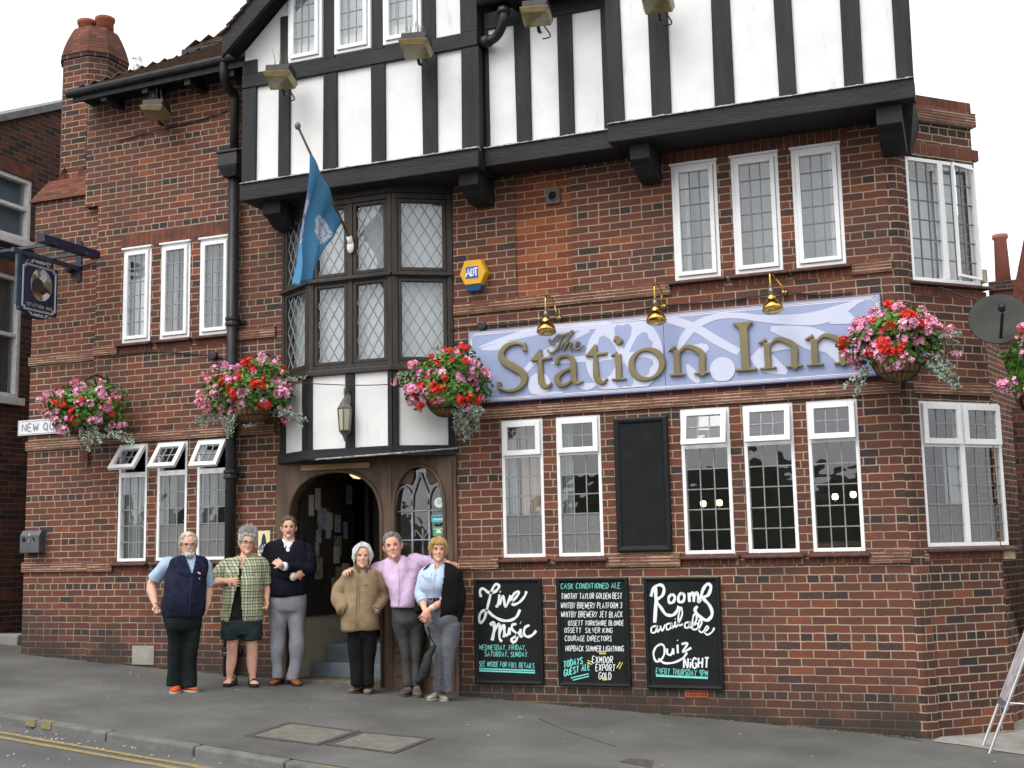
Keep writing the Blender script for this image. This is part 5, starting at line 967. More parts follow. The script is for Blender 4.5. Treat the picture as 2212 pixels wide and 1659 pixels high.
FONT = {'A': '0,0 4,10 8,0|1.6,3.6 6.4,3.6', 'B': '0,0 0,10 5,10 6.5,8.5 6,6 0,5.3|4,5.3 7,4 7,1.5 5,0 0,0', 'C': '7,8.5 5,10 2.5,10 .3,7.5 0,4.5 .8,1.5 3,0 5.5,0 7,1.5', 'D': '0,0 0,10 4,9.6 7,7 7.2,4 5.5,1 3,0 0,0', 'E': '6,10 0,10 0,0 6,0|0,5.2 5,5.2', 'F': '6,10 0,10 0,0|0,5.2 5,5.2', 'G': '7,8.5 5,10 2.5,10 .3,7.5 0,4.5 .8,1.5 3,0 5.5,0 7,1.5 7,4.5 4.5,4.5', 'H': '0,0 0,10|7,0 7,10|0,5 7,5', 'I': '1.4,0 1.4,10', 'J': '0,1.5 1.5,0 3.5,.5 4,3 4,10|1.5,10 6,10', 'K': '0,0 0,10|6.5,10 0,4.5|1.5,5.5 7,0', 'L': '0,10 0,0 5.5,0', 'M': '0,0 1,10 4,3 7,10 8,0', 'N': '0,0 0,10 7,0 7,10', 'O': '3.5,0 1,1.5 0,5 1,8.5 3.5,10 6,8.5 7,5 6,1.5 3.5,0', 'P': '0,0 0,10 5,10 6.8,8 6,5.5 0,4.8', 'Q': '3.5,0 1,1.5 0,5 1,8.5 3.5,10 6,8.5 7,5 6,1.5 3.5,0|4.5,2.5 8,-1.5', 'R': '0,0 0,10 5,10 6.6,8 6,5.7 0,5|3,5 7,0', 'S': '6.3,8.8 4.5,10 2,10 .3,8.3 1,6 5.2,4.3 6.3,2.3 5,.4 2.3,0 0,1.3', 'T': '0,10 7.5,10|3.8,10 3.8,0', 'U': '0,10 0,3 1.5,.5 3.5,0 5.5,.5 7,3 7,10', 'V': '0,10 3.5,0 7,10', 'W': '0,10 2,0 4.5,7 7,0 9,10', 'X': '0,0 7,10|0,10 7,0', 'Y': '0,10 3.5,5 7,10|3.5,5 2.5,0', 'Z': '0,10 7,10 0,0 7,0', '3': '0,9 2.5,10 5.5,9 5,6.3 2.5,5.5|2.5,5.5 6,4.5 6,1.5 3.5,0 0,1', '9': '6,7 5,5 2,5 .5,7.5 2.5,10 5.5,9.5 6,7 5.5,2 4,0', ',': '1,.8 .3,-2', '.': '.6,0 1,.3', 'i': '1,0 1,6|1,8.5 1,9.2'}
def write(mb, txt, x, y, h, place, w, nrm=(0, -1, 0), th=.0012, slant=0.0, rise=0.0, spread=1.0, jit=.03, fit=None, sp=3.8):
    ws = [(max([float(p.split(',')[0]) for s in FONT[c].split('|') for p in s.split()]) if c in FONT else 2.6) for c in txt]
    tot = sum(a+sp for a in ws)-sp; k = h/10; kx = k*spread if fit is None else fit/tot; cx = x; lift = 0
    for c, a in zip(txt, ws):
        if c in FONT:
            jy = random.uniform(-jit, jit)*h
            for s in FONT[c].split('|'):
                pts = [tuple(float(v) for v in p.split(',')) for p in s.split()]; lift += 1
                P = [(cx+px*kx+slant*py*k+random.uniform(-.012, .012)*h, y+py*k+jy+rise*(cx-x)) for px, py in pts]
                if len(P) > 3: P = [(v.x, v.y) for v in spline([Vector((*q, 0)) for q in P], 3)]
                mb.ribbon([place(px, py, .0002*(lift % 7)) for px, py in P], w, nrm, th)
        cx += (a+sp)*kx
p0, p1 = at(40, 942, .06), at(165, 910, .06)
rt = root('street_sign', 'white street name plate partly behind the leftmost flower basket', 'street sign', (p0.x, .08, p0.z)); ln = 1.05; hh = .185
MB().box(p0.x, p0.x+ln, .045, .075, p0.z, p0.z+hh).build('plate', mat('white_enamel', (.70, .71, .72), .35, var=.05), rt, bevel=.004)
mb = MB(); write(mb, 'NEW QUAY', p0.x+.07, p0.z+.05, hh-.10, lambda u, v, o: Vector((u, .0442-o, v)), .016, jit=0, sp=3.6, spread=1.0); mb.build('lettering', mat('faded_grey_letters', (.22, .25, .28), .6), rt)
mb = MB(); E_ = [(p0.x+.015, p0.z+.015), (p0.x+ln-.015, p0.z+.015), (p0.x+ln-.015, p0.z+hh-.015), (p0.x+.015, p0.z+hh-.015), (p0.x+.015, p0.z+.015)]; [mb.tube([(a[0], .0445, a[1]), (b[0], .0445, b[1])], .004, 4) for a, b in zip(E_, E_[1:])]; mb.build('border', mat('grey_line', (.35, .37, .4), .6), rt)
p0, p1 = at(559, 1216, 0), at(585, 1146, 0)
rt = root('ale_plaque', 'cream plaque with black corkscrew emblem beside the doorway', 'plaque', (p0.x, 0, p0.z)); W_, H_ = p1.x-p0.x, p1.z-p0.z
MB().box(p0.x, p1.x, -.018, -.001, p0.z, p1.z).build('plate', mat('cream_plaque', (.72, .68, .40), .4, var=.04), rt, bevel=.003)
NV = mat('plaque_navy', (.015, .022, .05), .5); cx = (p0.x+p1.x)/2; mb = MB(); mb.loft([[(cx+sx*w_, -.0195, p0.z+H_*t), (cx+sx*w_, -.0235, p0.z+H_*t), (cx-sx*w_, -.0235, p0.z+H_*t), (cx-sx*w_, -.0195, p0.z+H_*t)] for sx in (1,) for t, w_ in ((.05, .07), (.14, .06), (.18, .03), (.3, .035), (.42, .03), (.62, .03), (.8, .02), (.9, .008))]); mb.loft([[(cx+W_*.44*r*math.cos(a), y, p0.z+H_*.44+.062*r*math.sin(a)) for a in [2*math.pi*i/24 for i in range(24)]] for r, y in ((1, -.0192), (1, -.0245))]); mb.build('emblem', NV, rt)
mb = MB(); write(mb, 'CASK', cx-.055, p0.z+H_*.44+.006, .036, lambda u, v, o: Vector((u, -.0252-o, v)), .006, jit=0, fit=.11); write(mb, 'MARQUE', cx-.07, p0.z+H_*.44-.04, .034, lambda u, v, o: Vector((u, -.0252-o, v)), .006, jit=0, fit=.14); mb.build('lettering', MLW, rt)
# ================================================================== boards on the wall
M_CBF = mat('black_board_frame', (.008, .009, .010), .5, spec=.25, var=.3, scale=20); M_CB = mat('chalkboard_black', (.009, .011, .011), .75, spec=.2, var=.3, scale=8); M_CHW = mat('white_chalk_paint', (.74, .78, .78), .7, var=.06, scale=30); M_CHC = mat('turquoise_chalk_paint', (.18, .62, .55), .7, var=.08, scale=30); M_CHY = mat('yellow_chalk_paint', (.68, .62, .16), .7, var=.08, scale=30)
def board(x0, x1, z0, z1, label, cat, name, fw=.037, y=-.045, group=None):
    rt = root(name, label, cat, ((x0+x1)/2, 0, z0), group); mb = MB()
    for i, (a, b) in enumerate((((x0, z0), (x1, z0)), ((x1, z0), (x1, z1)), ((x1, z1), (x0, z1)), ((x0, z1), (x0, z0)))):
        t = Vector((b[0]-a[0], b[1]-a[1])).normalized(); n = Vector((-t.y, t.x))
        def q(p, s, e, yy): v = Vector(p)+t*s+n*e; return (v.x, yy, v.y)
        mb.loft([[q(a, 0, 0, -.002), q(a, 0, 0, y+.006), q(a, fw*.3, fw*.3, y), q(a, fw*.75, fw*.75, y+.004), q(a, fw, fw, y+.016), q(a, fw, fw, -.002)], [q(b, 0, 0, -.002), q(b, 0, 0, y+.006), q(b, -fw*.3, fw*.3, y), q(b, -fw*.75, fw*.75, y+.004), q(b, -fw, fw, y+.016), q(b, -fw, fw, -.002)]])
    mb.build('frame', M_CBF, rt); MB().box(x0+fw*.9, x1-fw*.9, y+.02, -.003, z0+fw*.9, z1-fw*.9).build('panel', M_CB, rt); return rt
BZ0, BZ1 = .062, 1.094
BB = [(-5.074, -4.348), (-4.188, -3.457), (-3.299, -2.564)]
gname = 'lettered chalkboards below the windows'
cb1 = board(*BB[0], BZ0, BZ1, 'chalkboard advertising live music, nearest the doorway', 'chalkboard', 'chalkboard', group=gname)
cb2 = board(*BB[1], BZ0-.005, BZ1, 'chalkboard listing cask ales, between two other boards', 'chalkboard', 'chalkboard', group=gname)
cb3 = board(*BB[2], BZ0-.01, BZ1-.005, 'chalkboard offering rooms and a quiz night', 'chalkboard', 'chalkboard', group=gname)
bx0, bx1 = at(1329, 1000, -.02).x, at(1445, 1000, -.02).x
bb = board(bx0, bx1, 1.335, 2.635, 'tall blank black board between the lower windows', 'board', 'blank_board', y=-.05, fw=.055)
BYP = -.0262
def cc(x, y): X = at((1130+x/3.3515)*.8848, (1380+y/3.3515)*.8848, BYP); return X.x, X.z
def bp(u, v, o): return Vector((u, BYP-o, v))
def strokes(lst, w, m, parent, name):
    mb = MB(); k = 0
    for st_ in lst:
        pts, ww = st_ if isinstance(st_, tuple) else (st_, None); k += 1
        P = spline([Vector((*cc(*p), 0)) for p in pts], 7) if len(pts) > 2 else [Vector((*cc(*p), 0)) for p in pts]
        W_ = [w*(ww or 1)*(.82+.3*abs(math.sin(i*.35+k))) for i in range(len(P))]
        mb.ribbon([bp(p.x, p.y, .0003*(k % 8)) for p in P], W_, (0, -1, 0), .0014)
    return mb.build(name, m, parent)
def line(txt, x0, x1, y, hpx, m, parent, w=.0058, rise=0.0, slant=.08):
    a, b = cc(x0, y), cc(x1, y); mb = MB(); h = hpx/3.3515/1.0*.8848/212.0
    write(mb, txt, a[0], a[1], h, bp, w, fit=b[0]-a[0], slant=slant, rise=rise, jit=.05); return mb.build('chalk_line', m, parent)
strokes([([(150, 260), (140, 215), (165, 190), (215, 225), (265, 215), (295, 180), (290, 158), (262, 162), (235, 215), (215, 290), (195, 370), (175, 440), (145, 470), (132, 440), (150, 385), (195, 370), (250, 415), (320, 450), (390, 450), (440, 420), (468, 362)], 1.1), [(300, 240), (285, 330), (268, 330)], [(303, 215), (310, 218)], [(300, 325), (330, 250), (350, 340), (392, 245)], [(390, 310), (430, 270), (458, 230), (448, 215), (415, 240), (398, 290), (410, 322), (460, 305), (505, 255), (521, 213)]], .024, M_CHW, cb1, 'script_lettering')
strokes([([(225, 490), (250, 468), (258, 520), (240, 615)], 1.25), [(250, 560), (285, 490), (302, 490), (300, 590), (320, 625)], [(300, 560), (322, 500), (340, 500), (335, 590)], [(335, 500), (345, 560), (365, 570), (385, 510)], [(385, 510), (382, 570)], [(440, 480), (405, 490), (405, 525), (440, 560), (440, 610), (410, 630), (400, 605), (440, 575), (475, 530)], [(475, 520), (470, 580), (490, 575)], [(470, 470), (474, 472)], [(545, 490), (510, 510), (500, 560), (530, 585), (570, 570), (600, 535)]], .025, M_CHW, cb1, 'script_lettering')
line('WEDNESDAY, FRIDAY,', 134, 515, 690, 38, M_CHC, cb1); line('SATURDAY, SUNDAY.', 180, 535, 745, 38, M_CHC, cb1); line('SEE INSIDE FOR FULL DETAILS', 134, 582, 825, 38, M_CHC, cb1, w=.0058, rise=-.02)
strokes([[(134, 845), (590, 862)], [(134, 862), (590, 880)]], .013, M_CHC, cb1, 'underline')
for txt, x0, x1, y, m_, h_ in (('CASK CONDITIONED ALE', 802, 1285, 192, M_CHC, 40), ('TIMOTHY TAYLOR GOLDEN BEST', 805, 1300, 275, M_CHW, 42), ('WHITBY BREWERY PLATFORM 3', 803, 1300, 352, M_CHW, 42), ('WHITBY BREWERY JET BLACK', 805, 1305, 425, M_CHW, 42), ('OSSETT YORKSHIRE BLONDE', 862, 1315, 492, M_CHW, 36), ('OSSETT  SILVER KING', 833, 1222, 550, M_CHW, 36), ('COURAGE DIRECTORS', 836, 1215, 618, M_CHW, 38), ('HOPBACK SUMMER LIGHTNING', 842, 1315, 700, M_CHW, 40), ('EXMOOR', 1060, 1225, 798, M_CHW, 48), ('EXPORT', 1088, 1245, 862, M_CHW, 48), ('GOLD', 1112, 1212, 932, M_CHW, 50)): line(txt, x0, x1, y, h_, m_, cb2, w=.0058 if h_ < 45 else .0078)
line('TODAYS', 824, 978, 836, 48, M_CHC, cb2, w=.010, rise=.22); line('GUEST ALE', 828, 1040, 905, 48, M_CHC, cb2, w=.010, rise=.26)
strokes([[(884, 922), (1030, 888)], [(900, 940), (1032, 908)]], .010, M_CHC, cb2, 'underline'); strokes([[(1112, 710), (1175, 706)], [(1116, 724), (1172, 722)], [(1020, 778), (1062, 795)], [(1018, 795), (1056, 812)], [(1260, 840), (1290, 790)], [(1280, 848), (1308, 796)], [(1140, 922), (1180, 922)], [(1145, 938), (1178, 936)]], .009, M_CHY, cb2, 'accent_strokes')
strokes([([(1575, 185), (1580, 300), (1570, 470)], 1.3), ([(1540, 255), (1560, 190), (1610, 160), (1645, 185), (1635, 245), (1585, 290), (1620, 345), (1660, 400), (1710, 410), (1745, 385), (1768, 335)], 1.1), [(1710, 235), (1685, 265), (1690, 305), (1722, 300), (1735, 260), (1712, 235)], [(1790, 225), (1765, 255), (1770, 300), (1805, 292), (1812, 248), (1790, 225)], [(1850, 225), (1855, 300)], [(1855, 255), (1880, 225), (1890, 260), (1890, 300)], [(1890, 255), (1912, 222), (1925, 250), (1930, 300), (1950, 280)], ([(1945, 275), (1965, 200), (2000, 155), (2030, 175), (2010, 240), (1970, 270), (2020, 330), (2040, 400), (2000, 450), (1945, 425), (1900, 370), (1920, 335)], 1.15)], .025, M_CHW, cb3, 'script_lettering')
strokes([[(1580, 495), (1545, 510), (1545, 550), (1575, 545), (1590, 495), (1592, 545), (1615, 520)], [(1615, 495), (1632, 535), (1655, 485)], [(1700, 475), (1668, 485), (1670, 525), (1698, 515), (1708, 470), (1712, 515), (1730, 495)], [(1738, 460), (1738, 505), (1760, 490)], [(1737, 438), (1741, 440)], [(1760, 490), (1795, 400), (1785, 345), (1765, 420), (1770, 490), (1800, 480)], [(1850, 465), (1820, 475), (1820, 510), (1848, 505), (1855, 462), (1860, 510), (1880, 495)], [(1878, 498), (1912, 445), (1905, 400), (1885, 420), (1878, 515), (1905, 525), (1930, 500), (1915, 475), (1893, 490)], [(1925, 530), (1955, 470), (1940, 445), (1925, 510), (1950, 550), (1980, 530)], [(1975, 545), (2010, 515), (1995, 500), (1975, 540), (2000, 568), (2040, 545), (2058, 510)]], .0155, M_CHW, cb3, 'script_lettering')
strokes([[(1620, 645), (1580, 670), (1560, 725), (1580, 785), (1620, 775), (1650, 720), (1645, 660), (1615, 645)], [(1600, 765), (1650, 800), (1730, 795), (1800, 760), (1835, 715)], [(1672, 680), (1675, 725), (1705, 730), (1720, 680)], [(1720, 680), (1725, 730)], [(1757, 650), (1760, 720)], [(1755, 612), (1758, 617)], [(1790, 645), (1840, 640), (1800, 710), (1870, 675)]], .019, M_CHW, cb3, 'script_lettering')
line('NiGHT', 1808, 2010, 838, 72, M_CHW, cb3, w=.016); line('EVERY THURSDAY 9PM', 1582, 2002, 888, 42, M_CHC, cb3, w=.0062, rise=-.03); strokes([[(1582, 903), (2005, 922)]], .018, M_CHC, cb3, 'underline')
# ================================================================== hanging sign over the alley end
q = lambda x, y: ((x/5.528)*.8848, (540+y/5.528)*.8848)
XS = at(*q(750, 690), -.32).x; HS = root('hanging_sign', 'navy hanging pub sign with oval locomotive painting at the left end', 'pub sign', (XS, -.7, 3.5))
tr_, tl_, blp, brp = atx(*q(752, 690), XS), atx(*q(285, 505), XS), atx(*q(240, 1165), XS), atx(*q(718, 1322), XS)
ya, yb_ = (tl_.y+blp.y)/2, (tr_.y+brp.y)/2; za, zb_ = (blp.z+brp.z)/2, (tl_.z+tr_.z)/2; YC, HW, HT = (ya+yb_)/2, (yb_-ya)/2, zb_-za
def hp(u, v, o=0): return Vector((XS+o, YC+u*HW, za+v*HT))        # u along the sign (-1 street side), v up
def sc(x, y):                                                      # crop pixel to sign coordinates
    X = atx(*q(x, y), XS); return (X.y-YC)/HW, (X.z-za)/HT
out = [(-1, 0), (-.62, 0)]+[(-.62+1.24*(.5-.5*math.cos(math.pi*i/12)), -.115*math.sin(math.pi*i/12)) for i in range(1, 12)]+[(.62, 0), (1, 0), (1, 1), (.62, 1)]+[(.62-1.24*(.5-.5*math.cos(math.pi*i/12)), 1+.115*math.sin(math.pi*i/12)) for i in range(1, 12)]+[(-.62, 1), (-1, 1)]
out = [(u*1.06, v) for u, v in out]
M_NAVY = mat('navy_sign_paint', (.016, .02, .055), .4, var=.15); M_SILV = mat('silver_lining', (.50, .52, .55), .5); M_BEAM = mat('blue_grey_bracket_paint', (.013, .018, .042), .45, var=.25); M_STEELP = mat('pale_bracket_steel', (.055, .08, .105), .5, .3, var=.3)
MB().prism([hp(u, v, -.03) for u, v in out], (.06, 0, 0)).build('panel', M_NAVY, HS, bevel=.006)
for ins, w_ in ((.06, .012), (.105, .008)):
    mb = MB(); c_ = .12; E_ = [(-1+ins+c_, ins*.55), (1-ins-c_, ins*.55), (1-ins-c_, ins*.55+.05), (1-ins, ins*.55+.05), (1-ins, .95-ins*.55), (1-ins-c_, .95-ins*.55), (1-ins-c_, 1-ins*.55), (-1+ins+c_, 1-ins*.55), (-1+ins+c_, .95-ins*.55), (-1+ins, .95-ins*.55), (-1+ins, .05+ins*.55), (-1+ins+c_, .05+ins*.55), (-1+ins+c_, ins*.55)]
    for a, b in zip(E_, E_[1:]): mb.tube([hp(*a, .0305), hp(*b, .0305)], w_*.5, 4)
    mb.build('lining', M_SILV, HS)
mb = MB()
for vv, sgn in ((1.045, 1), (-.045, -1)):
    for s in (-1, 1): mb.tube([hp(s*u, vv+sgn*v, .031) for u, v in [(p.x, p.y) for p in spline([Vector(p) for p in ((.05, -.02, 0), (.15, .03, 0), (.25, .0, 0), (.18, -.02, 0), (.14, .0, 0))], 4)]], .006, 4); mb.tube([hp(s*u, vv+sgn*v, .031) for u, v in [(p.x, p.y) for p in spline([Vector(p) for p in ((.25, .0, 0), (.36, .02, 0), (.46, -.01, 0), (.38, -.025, 0), (.56, -.035, 0))], 4)]], .006, 4)
    mb.tube([hp(.06*math.cos(a), vv+.022*math.sin(a), .031) for a in [2*math.pi*i/10 for i in range(11)]], .006, 4)
mb.build('scrollwork', M_SILV, HS)
# the oval picture: a locomotive under steam, built from flat painted shapes
oc = sc(530, 865); oru, orv = .60, .335
def ovl(u, v, o): return hp(u, v, .031+o)
PM = {k: mat('painting_'+k, c, .5, var=.35, scale=14) for k, c in dict(sky=(.33, .31, .36), field=(.19, .17, .09), steam=(.62, .58, .60), smoke=(.22, .13, .10), black=(.03, .028, .025), red=(.22, .035, .025), bank=(.14, .11, .07)).items()}
def clip(P):
    r = []
    for x, y in P:
        u, v = sc(x, y); du, dv = (u-oc[0])/oru, (v-oc[1])/orv; L = math.hypot(du, dv)
        if L > 1: u, v = oc[0]+du/L*oru, oc[1]+dv/L*orv
        r.append((u, v))
    return r
def paint(P, k, lay, name): P = clip(P); return MB().prism([ovl(u, v, .0004*lay) for u, v in P], (.0004, 0, 0)).build(name, PM[k], HS)
MB().prism([ovl(oc[0]+oru*math.cos(a), oc[1]+orv*math.sin(a), 0) for a in [2*math.pi*i/48 for i in range(48)]], (.0006, 0, 0)).build('oval_picture', PM['sky'], HS)
paint([(380, 720), (430, 700), (520, 770), (600, 800), (660, 850), (665, 930), (640, 1040), (560, 1110), (450, 1080), (380, 960)], 'field', 2, 'painted_field'); paint([(520, 880), (660, 900), (640, 1050), (540, 1050)], 'bank', 3, 'painted_bank')
paint([(405, 690), (450, 640), (490, 690), (530, 720), (590, 790), (570, 840), (520, 790), (470, 740), (420, 720)], 'steam', 4, 'painted_steam'); paint([(455, 640), (520, 610), (560, 640), (530, 680), (520, 760), (490, 780), (480, 700)], 'smoke', 5, 'painted_smoke'); paint([(500, 690), (560, 660), (600, 760), (580, 830)], 'steam', 6, 'painted_steam')
paint([(400, 850), (440, 780), (480, 770), (530, 800), (560, 880), (640, 960), (630, 1010), (520, 990), (400, 960)], 'black', 7, 'painted_engine'); paint([(395, 935), (500, 965), (510, 1015), (400, 985)], 'red', 8, 'painted_buffer_beam')
paint([(540, 1010), (600, 970), (640, 1000), (630, 1060), (580, 1110), (540, 1080)], 'steam', 9, 'painted_steam'); paint([(430, 1060), (480, 1055), (510, 1090), (470, 1105)], 'steam', 9, 'painted_steam')
mb = MB(); a0, b0 = sc(335, 1135), sc(665, 1225); write(mb, 'STATION INN', 0, 0, 1, lambda u, v, o: hp(a0[0]+u*(b0[0]-a0[0]), a0[1]+.0+v*.062+u*(b0[1]-a0[1])*.35, .0312+o), .012, nrm=(1, 0, 0), jit=0, fit=1.0); mb.build('lettering', mat('gold_grey_letters', (.30, .30, .27), .5), HS)
for u in (-.8, .8): MB().tube([hp(u, 1.0), hp(u, 1.16)], .014, 8).build('hanger', M_IRON, HS)
# bracket with a strip light trough each side of the board
BZ = zb_+.17*HT
mb = MB(); mb.box(XS-.02, XS+.02, ya-.12, .09, BZ-.02, BZ+.03); fp = hp(-1.1, .9); mb.box(XS-.018, XS+.018, fp.y-.03, fp.y+.03, za+.1*HT, BZ+.03)
for yy in (ya+.02, yb_-.05): mb.box(XS-.5, XS+.5, yy-.02, yy+.02, BZ+.03, BZ+.06)
mb.build('bracket', M_STEELP, HS); MB().box(XS-.04, XS+.04, .06, .09, BZ-.15, BZ+.35).build('wall_plate', M_BEAM, HS)
t0, t1 = at(*q(1025, 455), .02), None
for s in (-.44, .44): MB().prism([(XS+s-.06, ya-.16, BZ+.03), (XS+s+.06, ya-.16, BZ+.03), (XS+s+.05, ya-.16, BZ+.12), (XS+s-.02, ya-.16, BZ+.15), (XS+s-.065, ya-.16, BZ+.10)], (0, yb_-ya+.36, 0)).build('light_trough', M_BEAM, HS, bevel=.006)
p = at(*q(940, 640), .02); MB().lathe([(.05, -.04), (.06, 0), (.05, .05), (.02, .06)], (p.x, .03, p.z), axis=(0, -1, 0), n=14).tube([(p.x, .05, p.z), (p.x+.5, .06, p.z+.06)], .012, 6).build('junction_box', M_IRON, HS)
# ================================================================== flag
mt = at(757, 518, -.36); tip = atx(643, 272, mt.x); FL = root('flag', 'blue flag with a white rose hanging from an angled pole on the bay', 'flag', mt)
MB().tube([mt, tip], [.015, .012], 8).build('pole', mat('varnished_pole', (.14, .085, .05), .5), FL, smooth=True); MB().ball(tip, .032, 12, rz=.04).build('finial', mat('pole_knob', (.16, .14, .11), .5), FL, smooth=True)
MB().tube([mt+Vector((0, .02, -.06)), mt+Vector((0, -.03, .03))], .03, 10).ball(mt+Vector((0, .0, -.08)), .045, 10, rz=.07, ry=.02).build('pole_socket', mat('white_metal_socket', (.7, .7, .68), .4), FL, smooth=True)
dv = (mt-tip); a0, a1 = tip+dv*.22, tip+dv*.84
nu, nv = 56, 84; verts, cols = [], []
low0, low1 = atx(643, 618, mt.x+.02), atx(684, 556, mt.x)
for i in range(nu+1):
    s = i/nu; top_ = a0.lerp(a1, s)
    for k in range(nv+1):
        t = k/nv; e = low0.lerp(low1, s)
        # free cloth gathers below the upper tie
        g = t**.85; base = top_.lerp(Vector((e.x, e.y, e.z)), g); fold = math.sin(s*15+t*1.5)*.055*(.2+t)*(1-.3*t)+math.sin(s*6.5+2+t*2)*.05*t
        sag = -.06*math.sin(math.pi*s)*t
        verts.append(Vector((base.x+fold+.02*math.sin(t*9+s*4), base.y+.03*math.sin(s*11+t*3)*t-.05*math.sin(math.pi*t)*(1-s), base.z+sag)))
        # rose of five petals, white on blue
        def rose(cu, cv, rr):
            du, dv2 = (s-cu), (t-cv)*1.25; r = math.hypot(du, dv2); a = math.atan2(dv2, du); lim = rr*(.80+.2*abs(math.cos(2.5*a))); return r < lim, r/rr, a
        inn, rr_, a_ = rose(.66, .40, .24)
        c_ = (.055, .20, .36)
        if inn: c_ = (.42, .46, .53) if not (abs(rr_-.5) < .04 or (rr_ > .5 and abs(math.sin(2.5*a_)) < .12)) else (.12, .16, .26)
        if s < .16 and .25 < t < .62: c_ = (.52, .56, .62) if math.sin(t*40) > -.6 else (.2, .25, .35)
        if k in (nv, nv-1) or i in (0, nu): c_ = (.02, .12, .27)
        cols.append(c_)
fs = [(i*(nv+1)+k, (i+1)*(nv+1)+k, (i+1)*(nv+1)+k+1, i*(nv+1)+k+1) for i in range(nu) for k in range(nv)]
fm = MB().add(verts, fs); M_FLAG = mat('flag_cloth', (1, 1, 1), .85, var=.06, scale=5, vcol=True); fo = fm.build('cloth', M_FLAG, FL, smooth=True, fix=False)
ca = fo.data.color_attributes.new('Col', 'FLOAT_COLOR', 'POINT'); ca.data.foreach_set('color', [v for c_ in cols for v in (*c_, 1)])
sd = fo.modifiers.new('thickness', 'SOLIDIFY'); sd.thickness = .003
# ================================================================== satellite dish, A-board, gull
c = at(2157, 697, .28); rt = root('satellite_dish', 'dark grey satellite dish on the corner wall beside the flowers', 'satellite dish', c)
ax = Vector((.02, -.93, .36)).normalized(); k = 24; pr = [(.01, .0), (.12, .012), (.2, .036), (.255, .062), (.262, .066), (.25, .07), (.19, .045), (.1, .022), (.0, .012)]
MB().lathe([(r_*1.0, h) for r_, h in pr], c, axis=-ax if False else ax, n=36).build('dish', mat('dark_grey_dish', (.062, .062, .058), .85, spec=.1, var=.12, scale=6), rt, smooth=True)
l = c+ax*.34+Vector((.03, 0, -.05)); MB().tube([c+Vector((0, 0, -.22))+ax*.05, l+Vector((0, .0, -.05))], .014, 8).build('feed_arm', M_IRON, rt); MB().lathe([(.03, -.07), (.035, .0), (.025, .05)], l, axis=(0, .9, -.1), n=12).build('feed_horn', M_IRON, rt, smooth=True); MB().tube([c, c+Vector((-.14, .16, -.02)), c+Vector((-.24, .20, -.02))], .022, 8).build('wall_bracket', M_IRON, rt)
P1, P2 = atg(2123, 1612), atg(2137, 1628); lean = Vector((.43, .06, 1.02)); rt = root('poster_stand', 'silver framed poster A-board leaning open at the right edge', 'A-board', (P1+P2)/2)
M_ALU = mat('aluminium', (.55, .57, .58), .35, .8, var=.1); mb = MB()
for p in (P1, P2): mb.tube([p, p+lean], .014, 8)
for t in (.36, 1.0): mb.tube([P1+lean*t, P2+lean*t], .02, 8)
mb.build('frame', M_ALU, rt); nrm_ = lean.cross(P2-P1).normalized(); a_, b_ = P1.lerp(P2, .06), P1.lerp(P2, .94)
po_ = MB().prism([a_+lean*.38, b_+lean*.38, b_+lean*.98, a_+lean*.98], nrm_*-.012).build('poster', mat('faded_poster', (.42, .38, .42), .5, var=.35, scale=9), rt)
mb = MB(); mb.prism([a_+lean*.36-nrm_*.02, b_+lean*.36-nrm_*.02, b_+lean*.40-nrm_*.02, a_+lean*.40-nrm_*.02], nrm_*.03); mb.build('bottom_clip', mat('grey_clip', (.12, .12, .13), .5), rt)
mb = MB()
for p in (P1, P2): q_ = p+Vector((.86, .12, -.06)); mb.tube([q_, p+lean], .014, 8)
mb.tube([P1+Vector((.6, .1, .35)), P2+Vector((.6, .1, .35))], .012, 8); mb.tube([P2+lean*.4, P2+Vector((.68, .1, .38))], .008, 6); mb.build('back_legs', M_ALU, rt)
c = at(302, 152, .9); rt = root('gull', 'white and grey gull perched behind the left chimney', 'gull', c-Vector((0, 0, .2)))
mb = MB(); mb.loft([[(c.x+x+rx*math.cos(a)*.8, c.y+rx*math.sin(a), c.z+z_) for a in [2*math.pi*i/12 for i in range(12)]] for x, z_, rx in ((.16, -.20, .02), (.12, -.17, .06), (.06, -.10, .11), (.02, -.02, .12), (-.01, .06, .09), (-.02, .11, .05), (-.025, .14, .05), (-.03, .17, .055), (-.03, .205, .04), (-.03, .22, .01))]); mb.build('body', mat('white_feathers', (.72, .72, .72), .8, var=.06), rt, smooth=True)
mb = MB(); mb.loft([[(c.x+.05+x+w_*math.cos(a), c.y-.085+.02*math.sin(a), c.z+z_) for a in [2*math.pi*i/8 for i in range(8)]] for x, z_, w_ in ((-.02, .05, .02), (.0, -.02, .06), (.05, -.12, .05), (.13, -.22, .01))]); mb.build('wing', mat('grey_feathers', (.32, .33, .35), .8), rt, smooth=True)
MB().tube([(c.x-.08, c.y-.01, c.z+.18), (c.x-.13, c.y-.02, c.z+.17)], [.014, .004], 6).build('beak', mat('yellow_beak', (.6, .4, .05), .5), rt); MB().tube([(c.x+.03, c.y-.03, c.z-.11), (c.x+.03, c.y-.03, c.z-.26)], .009, 5).tube([(c.x+.03, c.y+.03, c.z-.11), (c.x+.03, c.y+.03, c.z-.26)], .009, 5).build('legs', mat('pink_legs', (.5, .3, .28), .6), rt)
